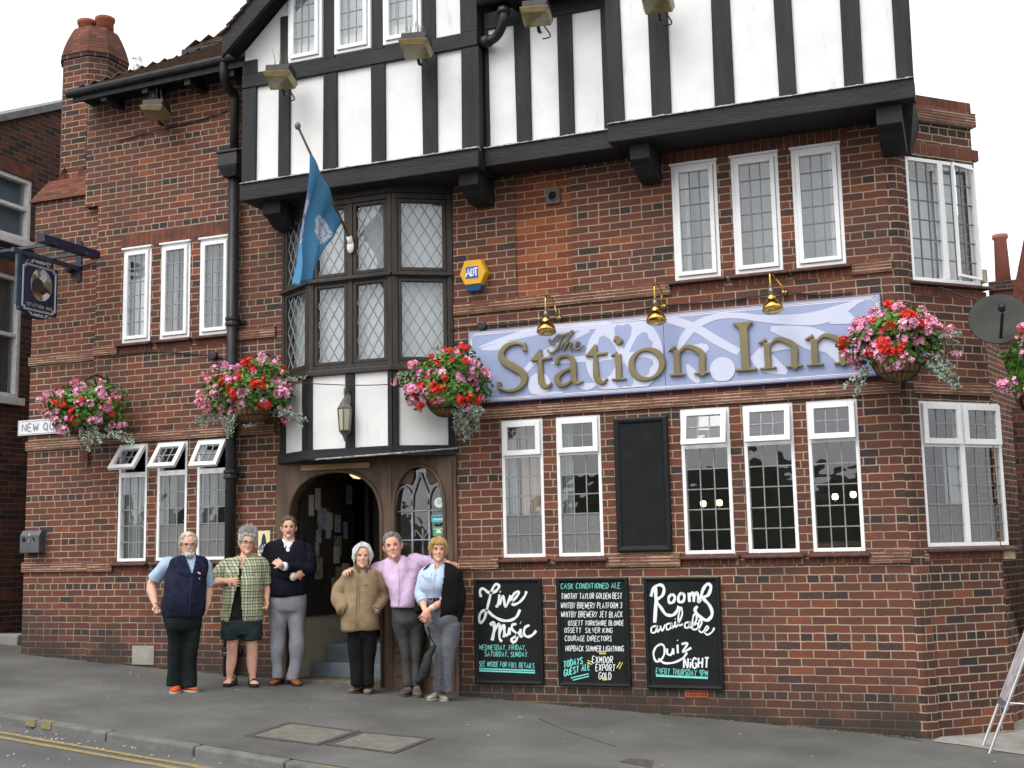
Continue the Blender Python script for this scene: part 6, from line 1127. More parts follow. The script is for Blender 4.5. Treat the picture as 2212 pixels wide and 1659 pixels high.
# ================================================================== hanging baskets
M_LEAF = mat('geranium_leaf', (.05, .125, .022), .6, var=.5, scale=9, col2=(.14, .27, .045)); M_SILVER = mat('silver_trailing_leaf', (.30, .35, .29), .8, var=.25, scale=14); M_COIR = mat('coir_liner', (.20, .115, .05), .95, var=.35, scale=18, stretch=(1, 1, .2)); M_STEM = mat('stem', (.10, .14, .05), .7)
FM = [mat('red_petal', (.66, .035, .016), .6, var=.25, scale=40), mat('pink_petal', (.82, .32, .50), .6, var=.3, scale=40), mat('pale_pink_petal', (.86, .50, .62), .6, var=.2, scale=40), mat('coral_petal', (.74, .12, .22), .6, var=.25, scale=40)]
def petal(mb, c, d, n, L, w_, mi=0):
    s = d.cross(n).normalized()*w_; mb.add([c, c+d*L*.5-s, c+d*L+n*L*.15-s*.55, c+d*L+n*L*.15+s*.55, c+d*L*.5+s], [(0, 1, 2, 3, 4)], mi)
def head_mesh(seed, r, sub):
    rnd = random.Random(seed); mb = MB(); two = sub == 1
    for i in range(13 if sub else 15):
        v = Vector((rnd.gauss(0, 1), rnd.gauss(0, 1), rnd.gauss(.25, 1))).normalized(); c = v*r*rnd.uniform(.55, .9); t1 = v.orthogonal().normalized(); t2 = v.cross(t1); a0 = rnd.random()*6
        for k in range(5):
            a = a0+k*1.2566; d = (t1*math.cos(a)+t2*math.sin(a)+v*.25).normalized(); petal(mb, c, d, v, r*rnd.uniform(.42, .58), r*.17, (k % 2) if two else 0)
    for k in range(5): pass
    return mb.mesh('flower_head')
HEADS = []
for s_, (r_, sub, mi) in enumerate(((.062, 0, [0]), (.056, 0, [0]), (.062, 1, [1, 2]), (.055, 1, [2, 1]), (.066, 1, [1, 1]), (.055, 1, [3, 2]))):
    me = head_mesh(s_, r_, sub)
    for i in mi if len(mi) > 1 else mi*2: me.materials.append(FM[i])
    if sub: me.polygons.foreach_set('material_index', [(i % 5) % 2 for i in range(len(me.polygons))])
    HEADS.append(me)
def basket(px, py, y, rx, rz_, ry, label, bowl, nheads, trails, seed, redness=.35, leaves=1500):
    rnd = random.Random(seed); c = at(px, py, y); bc = at(bowl[0], bowl[1], y); br = bowl[2]
    rt = root('hanging_basket', label, 'flower basket', c, 'geranium baskets along the pub front')
    prof = [(.03, -br*.85), (br*.45, -br*.78), (br*.78, -br*.5), (br*.96, -br*.15), (br, .06), (br*.9, .07), (0, .05)]
    bo = MB().lathe(prof, bc, n=26).build('liner', M_COIR, rt, smooth=True); mb = MB()
    for i in range(20):
        a = 2*math.pi*i/20; mb.tube([bc+Vector((r_*1.015*math.cos(a), r_*1.015*math.sin(a), h)) for r_, h in prof[:5]], .004, 4)
    for r_, h in ((br*1.02, .06), (br*.98, -br*.15), (br*.8, -br*.5)): mb.tube([bc+Vector((r_*math.cos(a), r_*math.sin(a), h)) for a in [2*math.pi*i/24 for i in range(25)]], .005, 4)
    mb.build('wire', M_IRON, bo)
    tp = Vector((c.x, 0, c.z+rz_*1.02)); tpz = c.z+rz_*.95; mb = MB(); wy = .08 if c.x < -9.985 else 0
    mb.box(c.x-.015, c.x+.015, wy-.02, wy, tpz-.22, tpz+.14); mb.tube(spline([(c.x, wy-.01, tpz+.1), (c.x, y*.5, tpz+.14), (c.x, y, tpz+.06), (c.x, y-.03, tpz-.02)], 6), .01, 6); mb.tube(spline([(c.x, wy-.01, tpz-.2), (c.x, y*.35, tpz-.08), (c.x, y*.6, tpz+.10)], 6), .008, 6)
    for a in (0.4, 2.5, 4.6): mb.tube([(c.x, y, tpz), bc+Vector((br*math.cos(a), br*math.sin(a), .06))], .004, 4)
    mb.build('bracket_and_chains', M_IRON, rt)
    lump = lambda d: 1+.16*math.sin(d.x*5+seed)+.13*math.sin(d.z*6+d.y*4+seed*2)
    def pos(shell, low=-.75):
        while 1:
            d = Vector((rnd.gauss(0, 1), rnd.gauss(0, 1), rnd.gauss(0, 1))).normalized()
            if d.z > low: break
        k = lump(d)*shell; p = c+Vector((d.x*rx*k, d.y*ry*k, d.z*rz_*k))
        if d.z < -.1: p.z -= rnd.random()*.05
        p.y = min(p.y, -.03); return p, d
    mb = MB()
    for i in range(int(leaves*1.6)):
        p, d = pos(rnd.uniform(.35, 1.0)**.5); n = (d+Vector((rnd.gauss(0, .5), rnd.gauss(0, .5), rnd.gauss(.35, .5)))).normalized(); t1 = n.orthogonal().normalized(); t2 = n.cross(t1); r_ = rnd.uniform(.013, .029); a0 = rnd.random()*6; P = [p]
        for k in range(8): a = a0+k*math.pi/4; P.append(p+(t1*math.cos(a)+t2*math.sin(a))*r_*(1 if k % 2 else .84)+n*r_*.25)
        mb.add(P, [(0, k+1, (k+1) % 8+1) for k in range(8)])
    mb.build('foliage', M_LEAF, rt, fix=False)
    for i in range(int(nheads*1.25)):
        p, d = pos(rnd.uniform(.96, 1.1), -.8)
        if d.y > .35: d = Vector((d.x, -abs(d.y), d.z)); p = c+Vector((d.x*rx, d.y*ry, d.z*rz_))*lump(d)
        red = rnd.random() < redness*(1.2 if abs(d.x) < .55 else .3)
        h = bpy.data.objects.new('flower_head', rnd.choice(HEADS[:2] if red else HEADS[2:])); COL.objects.link(h); h.parent = rt; h.location = p-c; h.rotation_euler = (rnd.gauss(0, .5), rnd.gauss(0, .5), rnd.random()*6); sc_ = rnd.uniform(.5, .98); h.scale = (sc_,)*3
    if trails:
        mb = MB(); sm_ = MB()
        for (x0, y0, x1, y1, n_) in trails:
            for j in range(n_):
                a = at(x0+rnd.uniform(-12, 12), y0+rnd.uniform(-8, 8), y-.05+rnd.uniform(-.18, .12)); b = at(x1+rnd.uniform(-22, 22), y1+rnd.uniform(-14, 14), y-.05+rnd.uniform(-.2, .15)); m_ = a.lerp(b, .5)+Vector((rnd.uniform(-.03, .03), -.04, rnd.uniform(-.01, .05))); st_ = spline([a, m_, b], 8); sm_.tube(st_, .0025, 4)
                for p in st_:
                    for _ in range(3):
                        n = Vector((rnd.gauss(0, 1), rnd.gauss(-.5, 1), rnd.gauss(.5, 1))).normalized(); d = n.orthogonal().normalized(); d = (d*math.cos(rnd.random()*6)+n.cross(d)*math.sin(rnd.random()*6)).normalized(); petal(mb, p, d, n, rnd.uniform(.02, .034), .011)
        mb.build('silver_trailers', M_SILVER, rt, fix=False); sm_.build('trailing_stems', M_STEM, rt)
basket(184, 882, -.36, .45, .28, .34, 'leftmost sparse flower basket above the street name plate', (178, 905, .21), 44, [(200, 925, 225, 955, 10), (170, 930, 200, 962, 6), (230, 935, 275, 950, 5), (130, 925, 150, 935, 4)], 11, .22, 1300)
basket(548, 842, -.40, .50, .30, .40, 'dense flower basket left of the bay window beside the drainpipe', (545, 876, .235), 66, [(480, 905, 420, 915, 4), (500, 900, 495, 930, 6), (600, 890, 640, 905, 6), (560, 905, 540, 915, 3), (560, 850, 645, 805, 3)], 12, .40)
basket(972, 826, -.42, .46, .30, .40, 'flower basket between the bay window and the big lilac sign', (965, 862, .215), 62, [(985, 880, 1000, 935, 9), (1030, 885, 1010, 940, 6), (950, 875, 1030, 890, 8), (960, 770, 940, 745, 2)], 13, .42)
basket(1938, 737, -.42, .44, .27, .40, 'lush flower basket covering the right end of the lilac sign', (1938, 782, .215), 68, [(2010, 790, 2060, 828, 8), (1990, 760, 2040, 790, 5), (1880, 720, 1830, 745, 4), (1870, 800, 1840, 850, 4), (2020, 730, 2060, 735, 3)], 14, .30)
basket(2266, 824, 1.2, .46, .33, .36, 'flower basket cut off by the right edge', (2262, 868, .24), 40, [], 15, .5)
# ================================================================== people
def smat(name, sub=.0):
    m = mat(name, (1, 1, 1), .5, var=.05, scale=14, vcol=True, bump=.15, bscale=60, spec=.3); return m
M_SKIN = smat('skin'); M_SHAPES = {}
HEADR = [(0, .13, .31, .05), (.05, .20, .385, .08), (.12, .245, .405, .14), (.2, .272, .405, .22), (.3, .295, .40, .33), (.4, .312, .405, .40), (.5, .322, .398, .435), (.6, .33, .405, .455), (.7, .33, .40, .455), (.8, .312, .365, .43), (.88, .27, .30, .37), (.95, .19, .20, .26), (1.0, .05, .05, .07)]
def hsurf(t, a, k=1.0):
    t = min(max(t, 0), 1)
    for (t0, *p), (t1, *q) in zip(HEADR, HEADR[1:]):
        if t <= t1: f = (t-t0)/(t1-t0); rx, fr, bk = [u+(v-u)*f for u, v in zip(p, q)]; break
    s, c = math.sin(a), math.cos(a); e = 2/2.25; s_ = math.copysign(abs(s)**e, s); c_ = math.copysign(abs(c)**e, c)
    return Vector((rx*s_*k, (fr if c > 0 else bk)*c_*k, t))
ZA = (330, 1230, 3.3867); ZB = (780, 1280, 3.6875)
class Person:
    def __init__(s, label, base, zoom, skin=(.57, .32, .228), push=0.0):
        s.z = zoom; px = s.px(*base); g = atg(*px); dvv = Vector((g.x-CAM.x, g.y-CAM.y, 0)).normalized(); g = g+dvv*push
        if push: g.z = G(g.x, g.y)
        s.o = g; s.dv = dvv; s.rx = Vector((dvv.y, -dvv.x, 0)); s.yaw = math.atan2(s.rx.y, s.rx.x)
        s.root = root('person', label, 'person', g, 'people outside the pub', rz=s.yaw); s.skin = MB(); s.tone = Vector(skin)*1.2; s.fx = []
    def px(s, x, y): return ((s.z[0]+x/s.z[2])*.8848, (s.z[1]+y/s.z[2])*.8848)
    def J(s, x, y, d=0.0):                                # crop pixel -> local point, d metres nearer the camera than the feet
        r = ray(*s.px(x, y)); t = ((s.o-CAM).dot(s.dv)-d)/r.dot(s.dv); X = CAM+r*t-s.o
        return Vector((X.dot(s.rx), X.dot(s.dv), X.z))
    def gz(s, x, y): w_ = s.o+s.rx*x+s.dv*y; return G(w_.x, w_.y)-s.o.z
    def rings(s, L, k=1.0, n=30, ex=2.4, sub=4, dk=0.0):   # L: (y, xl, xr, depth radius, forward offset)
        V = []
        for (y, xl, xr, ry, d) in L: a, b = s.J(xl, y, d), s.J(xr, y, d); V.append(Vector((a.x, b.x, (a.z+b.z)/2, ry, (a.y+b.y)/2)) if False else (a.x, b.x, (a.z+b.z)/2, ry, (a.y+b.y)/2))
        P1 = spline([Vector(v[:3]) for v in V], sub); P2 = spline([Vector((v[3], v[4], 0)) for v in V], sub); R_ = []
        for p, q in zip(P1, P2):
            cx, hw = (p.x+p.y)/2, (p.y-p.x)/2*k; ring = []
            for i in range(n):
                a = 2*math.pi*i/n; c, s_ = math.cos(a), math.sin(a); e = 2/ex
                ring.append((cx+hw*math.copysign(abs(c)**e, c), q.y+(q.x*k-dk)*math.copysign(abs(s_)**e, s_), p.z))
            R_.append(ring)
        return R_
    def sleeve(s, mb, pts, rad, cx):
        a = Vector(pts[0]); sg_ = -1 if a.x > cx else 1; pts = [a+Vector((sg_*.075, 0, -.012)), a+Vector((sg_*.012, 0, -.008))]+list(pts[1:]); rad = [rad[0]*.72, rad[0]*.86]+list(rad[1:]); s.limb(mb, pts, rad)
    def limb(s, mb, pts, rad, k=1.0):
        P = spline(pts, 6); r = [v.x*k for v in spline([Vector((q, 0, 0)) for q in rad], 6)]; mb.tube(P, r, 14)
    def head(s, top, chin, cx, yaw=0.0, tilt=0.0, d=.06, hair=.10, smile=False, wide=1.0):
        a, b = s.J(cx, top, d), s.J(cx, chin, d); H = (a.z-b.z); s.h = H; s.hc = Vector((b.x, b.y+.03, b.z)); s.hm = Matrix.Rotation(yaw, 3, 'Z') @ Matrix.Rotation(tilt, 3, 'Y'); s.wide = wide
        mb = s.skin; mb.loft([[s.hp(hsurf(t, 2*math.pi*i/36)) for i in range(36)] for t in [k/26 for k in range(27)]])
        mb.loft([[s.hp(Vector((w_*math.cos(q), y+dy*math.sin(q), t))) for q in [2*math.pi*i/10 for i in range(10)]] for t, y, w_, dy in ((.56, .37, .03, .03), (.5, .39, .036, .045), (.42, .42, .045, .055), (.36, .44, .062, .06), (.32, .42, .066, .05), (.29, .39, .05, .03))])
        for sx in (-1, 1): mb.ball(s.hp(Vector((sx*.325, -.03, .46))), .022*H/.23, 10, rz=.038*H/.23, ry=.02*H/.23); 
        mb.ball(s.hp(Vector((0, .345, .055))), .026*H/.23, 10); mb.ball(s.hp(Vector((0, .35, .235))), .021*H/.23, 10, rz=.012*H/.23)
        s.smile = smile
    def hp(s, v): return s.hc+s.hm @ Vector((v.x*s.h*s.wide, -v.y*s.h, v.z*s.h))
    def hinv(s, p): q = s.hm.transposed() @ (Vector(p)-s.hc); return Vector((q.x/s.h/s.wide, -q.y/s.h, q.z/s.h))
    def neck(s, x, y, r=.058, d=0.03): s.skin.tube([s.J(x, y, d), s.hp(Vector((0, -.02, .10))), s.hp(Vector((0, -.02, .3)))], [r*1.12, r, r*.95], 16)
    def hand(s, wrist, dir_, pn, side=1, curl=.5, k=1.0, spread=0.06):
        mb = s.skin; d = Vector(dir_).normalized(); n = Vector(pn); n = (n-d*n.dot(d)).normalized(); t = d.cross(n)*side; w = Vector(wrist)
        mb.loft([[w+d*q*k+t*(hw*math.cos(a))*k+n*(th*math.sin(a))*k for a in [2*math.pi*i/14 for i in range(14)]] for q, hw, th in ((-.02, .024, .019), (.01, .028, .018), (.045, .040, .0175), (.08, .043, .0145), (.092, .041, .011))])
        for i, (L, r) in enumerate(((.070, .0088), .0 or (.080, .0090), (.074, .0086), (.058, .0076))):
            o = (.033-i*.0222)*k; p = w+d*.086*k+t*o; a = (.5-i*.33)*spread*3; dd = (d+t*a).normalized(); pts = [p-dd*.012]; c = 0
            for f in (.44, .31, .25): c += curl*(1 if f < .4 else .75); e = dd*math.cos(c)+n*math.sin(c); pts.append(pts[-1]+e*L*k*f+(dd*.012 if len(pts) == 1 else Vector((0, 0, 0))))
            mb.tube(spline(pts, 3), [v.x*k for v in spline([Vector((q, 0, 0)) for q in (r, r, r*.92, r*.72)], 3)], 8)
        p = w+d*.03*k+t*.034*k; e = (t*.75+d*.75+n*.35).normalized(); f = (t*.25+d*.9+n*.5).normalized(); mb.tube(spline([p-t*.014*k, p+e*.03*k, p+e*.03*k+f*.032*k], 4), [v.x*k for v in spline([Vector((q, 0, 0)) for q in (.013, .0105, .008)], 4)], 8)
    def wear(s, mb, name, m, voxel=.009, wr=.0045, it=5, parent=None, seed=0, freq=1.0):
        o = fuse(mb, name, m, parent or s.root, voxel, it, local=True); crumple(o, wr, seed, freq); return o
    def finish(s, lips=(.45, .16, .14), eyes='open', beard=None, brow=(.25, .2, .16), iris=(.08, .09, .10), lipw=.085, teeth=False):
        o = fuse(s.skin, 'body', M_SKIN, s.root, .0052, 3, local=True); me = o.data; cols = []
        n = len(me.vertices); co_ = np.empty(n*3); me.vertices.foreach_get('co', co_); co_ = co_.reshape(-1, 3)
        hm = np.array(s.hm); q = (co_-np.array(s.hc)) @ hm; q = q/s.h; q[:, 0] /= s.wide; q[:, 1] *= -1
        inh = (q[:, 2] > -.05) & (q[:, 2] < 1.1) & (abs(q[:, 0]) < .6) & (abs(q[:, 1]) < .8); front = inh & (q[:, 1] > .1)
        def ga(x, z, sx, sz): return np.exp(-((q[:, 0]-x)/sx)**2-((q[:, 2]-z)/sz)**2)*front
        dsp = np.zeros(n)
        for sx in (-1, 1):
            dsp -= .040*ga(sx*.135, .505, .065, .04); dsp += .014*ga(sx*.13, .575, .09, .025); dsp += .022*ga(sx*.19, .36, .07, .06)
            if s.smile: dsp += .022*ga(sx*.16, .33, .05, .05); dsp -= .014*ga(sx*.145, .235, .025, .05)
        dsp -= .018*ga(0, .19, .05, .012); dsp -= .012*ga(0, .215, .09, .008); dsp -= .012*ga(0, .14, .06, .02)
        fwd = hm @ np.array([0, -1.0, 0]); co_ += dsp[:, None]*s.h*fwd[None, :]; me.vertices.foreach_set('co', co_.ravel())
        tone = np.tile(np.array(s.tone), (n, 1)); red = np.array([.56, .20, .15])
        def blend(w_, c, k): nonlocal tone; tone = tone*(1-k*w_[:, None])+np.array(c)[None, :]*k*w_[:, None]
        for sx in (-1, 1): blend(ga(sx*.18, .36, .08, .08), red, .30)
        blend(ga(0, .37, .06, .06), red, .35); blend(np.clip(ga(0, .215, lipw, .026)*1.3, 0, 1), lips, .8)
        rnd = np.random.RandomState(3); tone *= (1+.04*np.sin(co_ @ np.array([70., 40, 55])))[:, None]
        ca = me.color_attributes.new('Col', 'FLOAT_COLOR', 'POINT'); ca.data.foreach_set('color', np.concatenate([tone, np.ones((n, 1))], 1).ravel())
        for sx in (-1, 1):
            c = s.hp(Vector((sx*.135, .352, .505))); r = .030*s.h*2
            if eyes == 'open':
                mb = MB(); mb.ball(c, r*.72, 12, mi=0, rz=r*.40); mb.ball(c+s.hm @ Vector((0, -r*.62, 0)), r*.30, 10, mi=1, ry=r*.16); mb.build('eye', [M_EYEW, M_IRIS], s.root, smooth=True, local=True)
                MB().tube(spline([s.hp(Vector((sx*.075, .378, .505))), s.hp(Vector((sx*.135, .388, .532))), s.hp(Vector((sx*.195, .365, .508)))], 5), .0028, 6).build('eyelid', M_LASH, s.root, local=True)
            else: MB().tube(spline([s.hp(Vector((sx*.075, .385, .50))), s.hp(Vector((sx*.135, .392, .514))), s.hp(Vector((sx*.20, .362, .494)))], 5), .0032, 6).build('closed_eye', M_LASH, s.root, local=True)
            bm_ = MB(); bm_.tube(spline([s.hp(Vector((sx*.06, .412, .565))), s.hp(Vector((sx*.135, .41, .595))), s.hp(Vector((sx*.22, .36, .57)))], 5), [v.x for v in spline([Vector((q_, 0, 0)) for q_ in (.004, .0048, .002)], 5)], 6); bm_.build('eyebrow', mat('brow_hair', brow, .9), s.root, local=True)
        if teeth: MB().loft([[s.hp(Vector((x, .448-1.6*x*x+yy, .208+1.6*x*x+dz))) for x, yy, dz in ((w_, 0, -.010), (w_, 0, .010), (w_, -.05, .010), (w_, -.05, -.010))] for w_ in (-.085, -.055, -.02, .02, .055, .085)]).build('teeth', M_TEETH, s.root, local=True)
        return o
    def hair(s, name, col, low, vol, strands=300, slen=.07, flow='down', col2=None, seed=1, srad=.0022, lift=.0, part=0.0):
        rnd = random.Random(seed); mb = MB(); NA, NT = 40, 16; m = mat(name+'_strands', col, .55, var=.3, scale=60, col2=col2, stretch=(1, 1, .25), spec=.4, bump=.5, bscale=130)
        def V(a, t): return vol(a, t)*(1+.10*math.sin(a*5+t*9+seed)+.06*math.sin(a*11-t*7))
        def pt(a, t, k): p = hsurf(min(t, 1), a, k); p.z = t+(k-1)*.5*(t-.5 if t > .5 else 0); return p
        outr, inn = [], []
        for j in range(NT+1):
            ro, ri = [], []
            for i in range(NA):
                a = 2*math.pi*i/NA; aa = (a+math.pi) % (2*math.pi)-math.pi; t0 = low(abs(aa)); t = t0+(1.0-t0)*j/NT; v = V(aa, t)*min(1, .35+j*.25)
                po_ = pt(a, t, 1+v); po_.z += v*.55*max(0, (t-.6)/.4); ro.append(s.hp(po_)); ri.append(s.hp(pt(a, t, .90)-Vector((0, 0, .03 if j == NT else 0))))
            outr.append(ro); inn.append(ri)
        mb.loft(outr+inn[::-1]+[outr[0]], cap=False)
        n = NA
        mb.add([p for p in outr[-1]], [tuple(range(n))]); mb.add([p for p in inn[-1]], [tuple(range(n-1, -1, -1))])
        o = fuse(mb, name, m, s.root, .0062, 2, local=True); crumple(o, .004, seed, 3.5)
        sm = MB()
        for _ in range(strands):
            a = rnd.uniform(-math.pi, math.pi); t0 = low(abs(a)); t = rnd.uniform(t0+.02, 1.0); v = V(a, t); pts = []; aj = rnd.gauss(0, .12)
            for k in range(4):
                f = k/3; L = slen/s.h*f
                if flow == 'spike': p = pt(a+aj*f, t, 1+v*.8+L*.8); p.z += v*.55*max(0, (t-.6)/.4)+L*rnd.uniform(.3, .9)
                else:
                    tt = t-L*.8 if flow == 'down' else t; av = a+aj*f+(L*1.8*(1 if a > part else -1) if flow == 'side' else 0); lo_ = t0-(.02 if abs(a) < 1.0 else .14); q = pt(av, max(tt, lo_), 1+V(av, max(tt, t0))*1.0+.05*f+.04*rnd.random()); p = q; p.z += v*.55*max(0, (tt-.6)/.4); 
                pts.append(s.hp(p))
            sm.tube(pts, [srad, srad, srad*.8, srad*.3], 4)
        sm.build('loose_strands', m, o, local=True, fix=False); return o
    def shoe(s, x, y, ang, m, sole, L=.275, w=.05, h=.085, style='shoe', toe=None):
        g = s.J(x, y, 0); w_ = None
        r = atg(*s.px(x, y))-s.o; p = Vector((r.dot(s.rx), r.dot(s.dv), r.z)); d = Vector((math.sin(ang), -math.cos(ang), 0)); t = Vector((d.y, -d.x, 0))*-1; mb, so_ = MB(), MB()
        prof = ((0, .55, .75), (.06, .72, .95), (.2, .76, 1.0), (.4, .82, .86), (.6, .98, .62), (.78, 1.0, .48), (.92, .78, .36), (1.0, .3, .2))
        heel = p-d*L*.95; R1, R2 = [], []
        for f, ww, hh in prof:
            c = heel+d*L*f; z0 = s.gz(c.x, c.y); n = 14; R1.append([(c.x+t.x*w*ww*math.cos(a)*(1 if math.sin(a) < .3 else .82), c.y+t.y*w*ww*math.cos(a)*(1 if math.sin(a) < .3 else .82), z0+.018+h*hh*(.5+.5*math.sin(a))) for a in [2*math.pi*i/n for i in range(n)]]); R2.append([(c.x+t.x*w*ww*1.07*math.cos(a), c.y+t.y*w*ww*1.07*math.cos(a), z0+(.020 if math.sin(a) > 0 else .002)) for a in [2*math.pi*(i+.5)/n for i in range(n)]])
        mb.loft(R1); o = mb.build('shoe', m, s.root, smooth=True, local=True); so_.loft(R2); so_.build('sole', sole, o, smooth=False, local=True); return heel, d, t, o
    def collar(s, x, y, rx, ry, m, d=.03, drop=.055, rise=.03, gap=.32, tilt=0.0, flare=1.2):
        c = s.J(x, y, d); mb = MB(); n = 30; pr = None
        for i in range(n+1):
            u = -1+2*i/n; a = u*(math.pi-gap); fr = abs(u)**5
            ca_, sa = -math.cos(math.pi-a) , math.sin(a); e = Vector((math.sin(math.pi-a)*1.0, -math.cos(math.pi-a), 0))
            e = Vector((math.sin(a), math.cos(a), 0))                        # u=0 back of neck, u=+-1 front
            top_ = c+Vector((e.x*rx, e.y*ry, rise*(1-.55*fr)+e.x*tilt)); bot = c+Vector((e.x*rx*flare, e.y*ry*flare-.012*fr, -.018-drop*fr+e.x*tilt))
            cur = (top_, bot, bot+Vector((e.x*.004, e.y*.004, 0)), top_+Vector((e.x*.005, e.y*.005, 0)))
            if pr: mb.loft([pr, cur], True)
            pr = cur
        return mb.build('collar', m, s.root, local=True, smooth=False)
    def glasses(s, m, w=.115, hh=.062):
        mb = MB()
        for sx in (-1, 1):
            mb.tube([s.hp(Vector((sx*.145+w*math.copysign(abs(math.cos(a))**.7, math.cos(a)), .47-.03*abs(math.cos(a))*(1 if math.cos(a)*sx > 0 else 0), .50+hh*math.copysign(abs(math.sin(a))**.7, math.sin(a))))) for a in [2*math.pi*i/20 for i in range(21)]], .0021, 6)
            mb.tube([s.hp(Vector((sx*.262, .43, .52))), s.hp(Vector((sx*.335, .20, .51))), s.hp(Vector((sx*.338, -.03, .50)))], .002, 6)
        mb.tube([s.hp(Vector((-.035, .475, .515))), s.hp(Vector((0, .482, .525))), s.hp(Vector((.035, .475, .515)))], .002, 6)
        return mb.build('glasses', m, s.root, local=True)
    def cut(s, o, poly, ymax=.05):                          # open a garment at the front along a traced outline
        P = [s.J(x, y, .12) for x, y in poly]; bm = bmesh.new(); bm.from_mesh(o.data)
        def inside(x, z):
            r = False; n = len(P)
            for i in range(n):
                a, b = P[i], P[i-1]
                if (a.z > z) != (b.z > z) and x < (b.x-a.x)*(z-a.z)/(b.z-a.z)+a.x: r = not r
            return r
        kill = [f for f in bm.faces if f.calc_center_median().y < ymax and inside(f.calc_center_median().x, f.calc_center_median().z)]
        bmesh.ops.delete(bm, geom=kill, context='FACES'); bm.to_mesh(o.data); bm.free()
        sd = o.modifiers.new('cloth', 'SOLIDIFY'); sd.thickness = .006; sd.offset = 1
    def patch(s, pts, m, name, th=.003, off=.006, parent=None, d=.15): # small flat thing on a garment: traced outline
        P = [s.J(x, y, d) for x, y in pts]; return MB().prism(P, (0, -th, 0)).build(name, m, parent or s.root, local=True)
def crumple(o, amp, seed=0, freq=1.0):
    me = o.data; n = len(me.vertices)
    if not n or not amp: return
    co_ = np.empty(n*3); me.vertices.foreach_get('co', co_); co_ = co_.reshape(-1, 3); no = np.empty(n*3); me.vertices.foreach_get('normal', no); no = no.reshape(-1, 3)
    r = np.random.RandomState(seed+5); d = np.zeros(n); warp = co_+.02*np.sin(co_[:, [1, 2, 0]]*17*freq+seed)
    for k in range(9):
        v = r.normal(size=3); v /= np.linalg.norm(v); f = r.uniform(12, 60)*freq; v[2] *= .75; d += np.sin(warp @ v*f+r.uniform(0, 6))*(24/(f/freq+10))
    d = np.sign(d)*np.abs(d)**.8
    co_ += no*(d*amp*.85)[:, None]; me.vertices.foreach_set('co', co_.ravel()); me.update()
M_EYEW = mat('eye_white', (.62, .60, .57), .3); M_IRIS = mat('iris', (.03, .03, .035), .25); M_LASH = mat('eyelid_line', (.10, .06, .05), .8); M_TEETH = mat('teeth', (.50, .46, .42), .4)
def cloth(name, col, var=.12, rough=.9, scale=12, **k): return mat(name, col, rough, var=var, scale=scale, bump=1.1, bscale=15, spec=.15, **k)
def short(a): return .86 if a < .5 else .86-(a-.5)*.42/.8 if a < 1.3 else .44 if a < 1.65 else .44-(a-1.65)*.25/.5 if a < 2.15 else .17
# ---- man in body warmer
p = Person('grey bearded man in navy body warmer and orange shoes, leftmost of the group', (395, 1553), ZA)
p.head(246, 432, 442, yaw=R(6), tilt=R(-2), d=.07); p.neck(440, 470, .062)
T = [(425, 385, 497, .06, .02), (440, 330, 545, .085, .02), (470, 275, 585, .115, .02), (540, 262, 600, .135, .03), (640, 246, 588, .155, .05), (740, 230, 578, .17, .065), (830, 222, 574, .172, .07), (900, 228, 568, .165, .06), (932, 236, 556, .155, .05)]
p.skin.loft(p.rings(T, .80))
vest = MB().loft(p.rings(T)); M_NVEST = cloth('navy_fleece', (.012, .014, .032), .35, scale=20)
v = p.wear(vest, 'body_warmer', M_NVEST, wr=.007, seed=1, freq=.8); p.cut(v, [(398, 400), (428, 470), (466, 572), (474, 572), (498, 470), (505, 400)])
ls, le, lw = p.J(262, 490, .0), p.J(132, 668, -.10), p.J(168, 832, .02); rs, re, rw_ = p.J(592, 500, .0), p.J(606, 690, -.05), p.J(594, 850, .06)
M_LBLUE = cloth('pale_blue_cotton', (.36, .47, .62)); sh = MB(); sh.loft(p.rings(T[:5], .95))
p.sleeve(sh, [ls, ls.lerp(le, .4), ls.lerp(le, .78)], (.085, .076, .075), 0); p.sleeve(sh, [rs, rs.lerp(re, .45), rs.lerp(re, .95)], (.078, .068, .066), 0); p.wear(sh, 'shirt', M_LBLUE, wr=.005, seed=2); p.collar(445, 440, .072, .078, M_LBLUE, gap=.45, drop=.07, flare=1.3)
for a, b, c in ((ls, le, lw), (rs, re, rw_)): p.limb(p.skin, [a, b, c], (.055, .045, .030)); p.limb(p.skin, [b, b.lerp(c, .35), c], (.043, .045, .030))
p.hand(lw, p.J(188, 905, .05)-lw, (.5, -.6, .2), 1, 1.25); p.hand(rw_, p.J(553, 935, .10)-rw_, (-.7, .5, 0), -1, .45)
WB = [(900, 238, 552, .14, .045), (960, 238, 548, .15, .04), (1030, 248, 542, .145, .03), (1085, 252, 538, .13, .02)]; LL = [(1040, 248, 400, .125, .02), (1120, 258, 398, .105, .02), (1250, 264, 390, .088, .015), (1380, 264, 384, .078, .0), (1500, 262, 378, .075, .0)]; RL = [(1040, 388, 542, .125, .02), (1120, 392, 535, .105, .02), (1250, 390, 524, .088, .015), (1380, 384, 512, .078, .0), (1510, 380, 502, .075, .0)]
tr = MB()
WB = WB[:-1]+[(WB[-1][0], WB[-1][1]+.06*(WB[-1][2]-WB[-1][1]), WB[-1][2]-.06*(WB[-1][2]-WB[-1][1]), WB[-1][3]*.72, WB[-1][4]), (WB[-1][0]+35, .62*WB[-1][1]+.38*WB[-1][2], .38*WB[-1][1]+.62*WB[-1][2], WB[-1][3]*.35, WB[-1][4])]
for q in (WB, LL, RL): tr.loft(p.rings(q)); p.skin.loft(p.rings(q, .70))
p.wear(tr, 'trousers', cloth('black_trousers', (.010, .014, .014), .3), wr=.007, seed=3, freq=.7)
M_OR = cloth('orange_suede', (.50, .075, .03), .2); M_SOLEP = mat('pale_sole', (.42, .36, .28), .8)
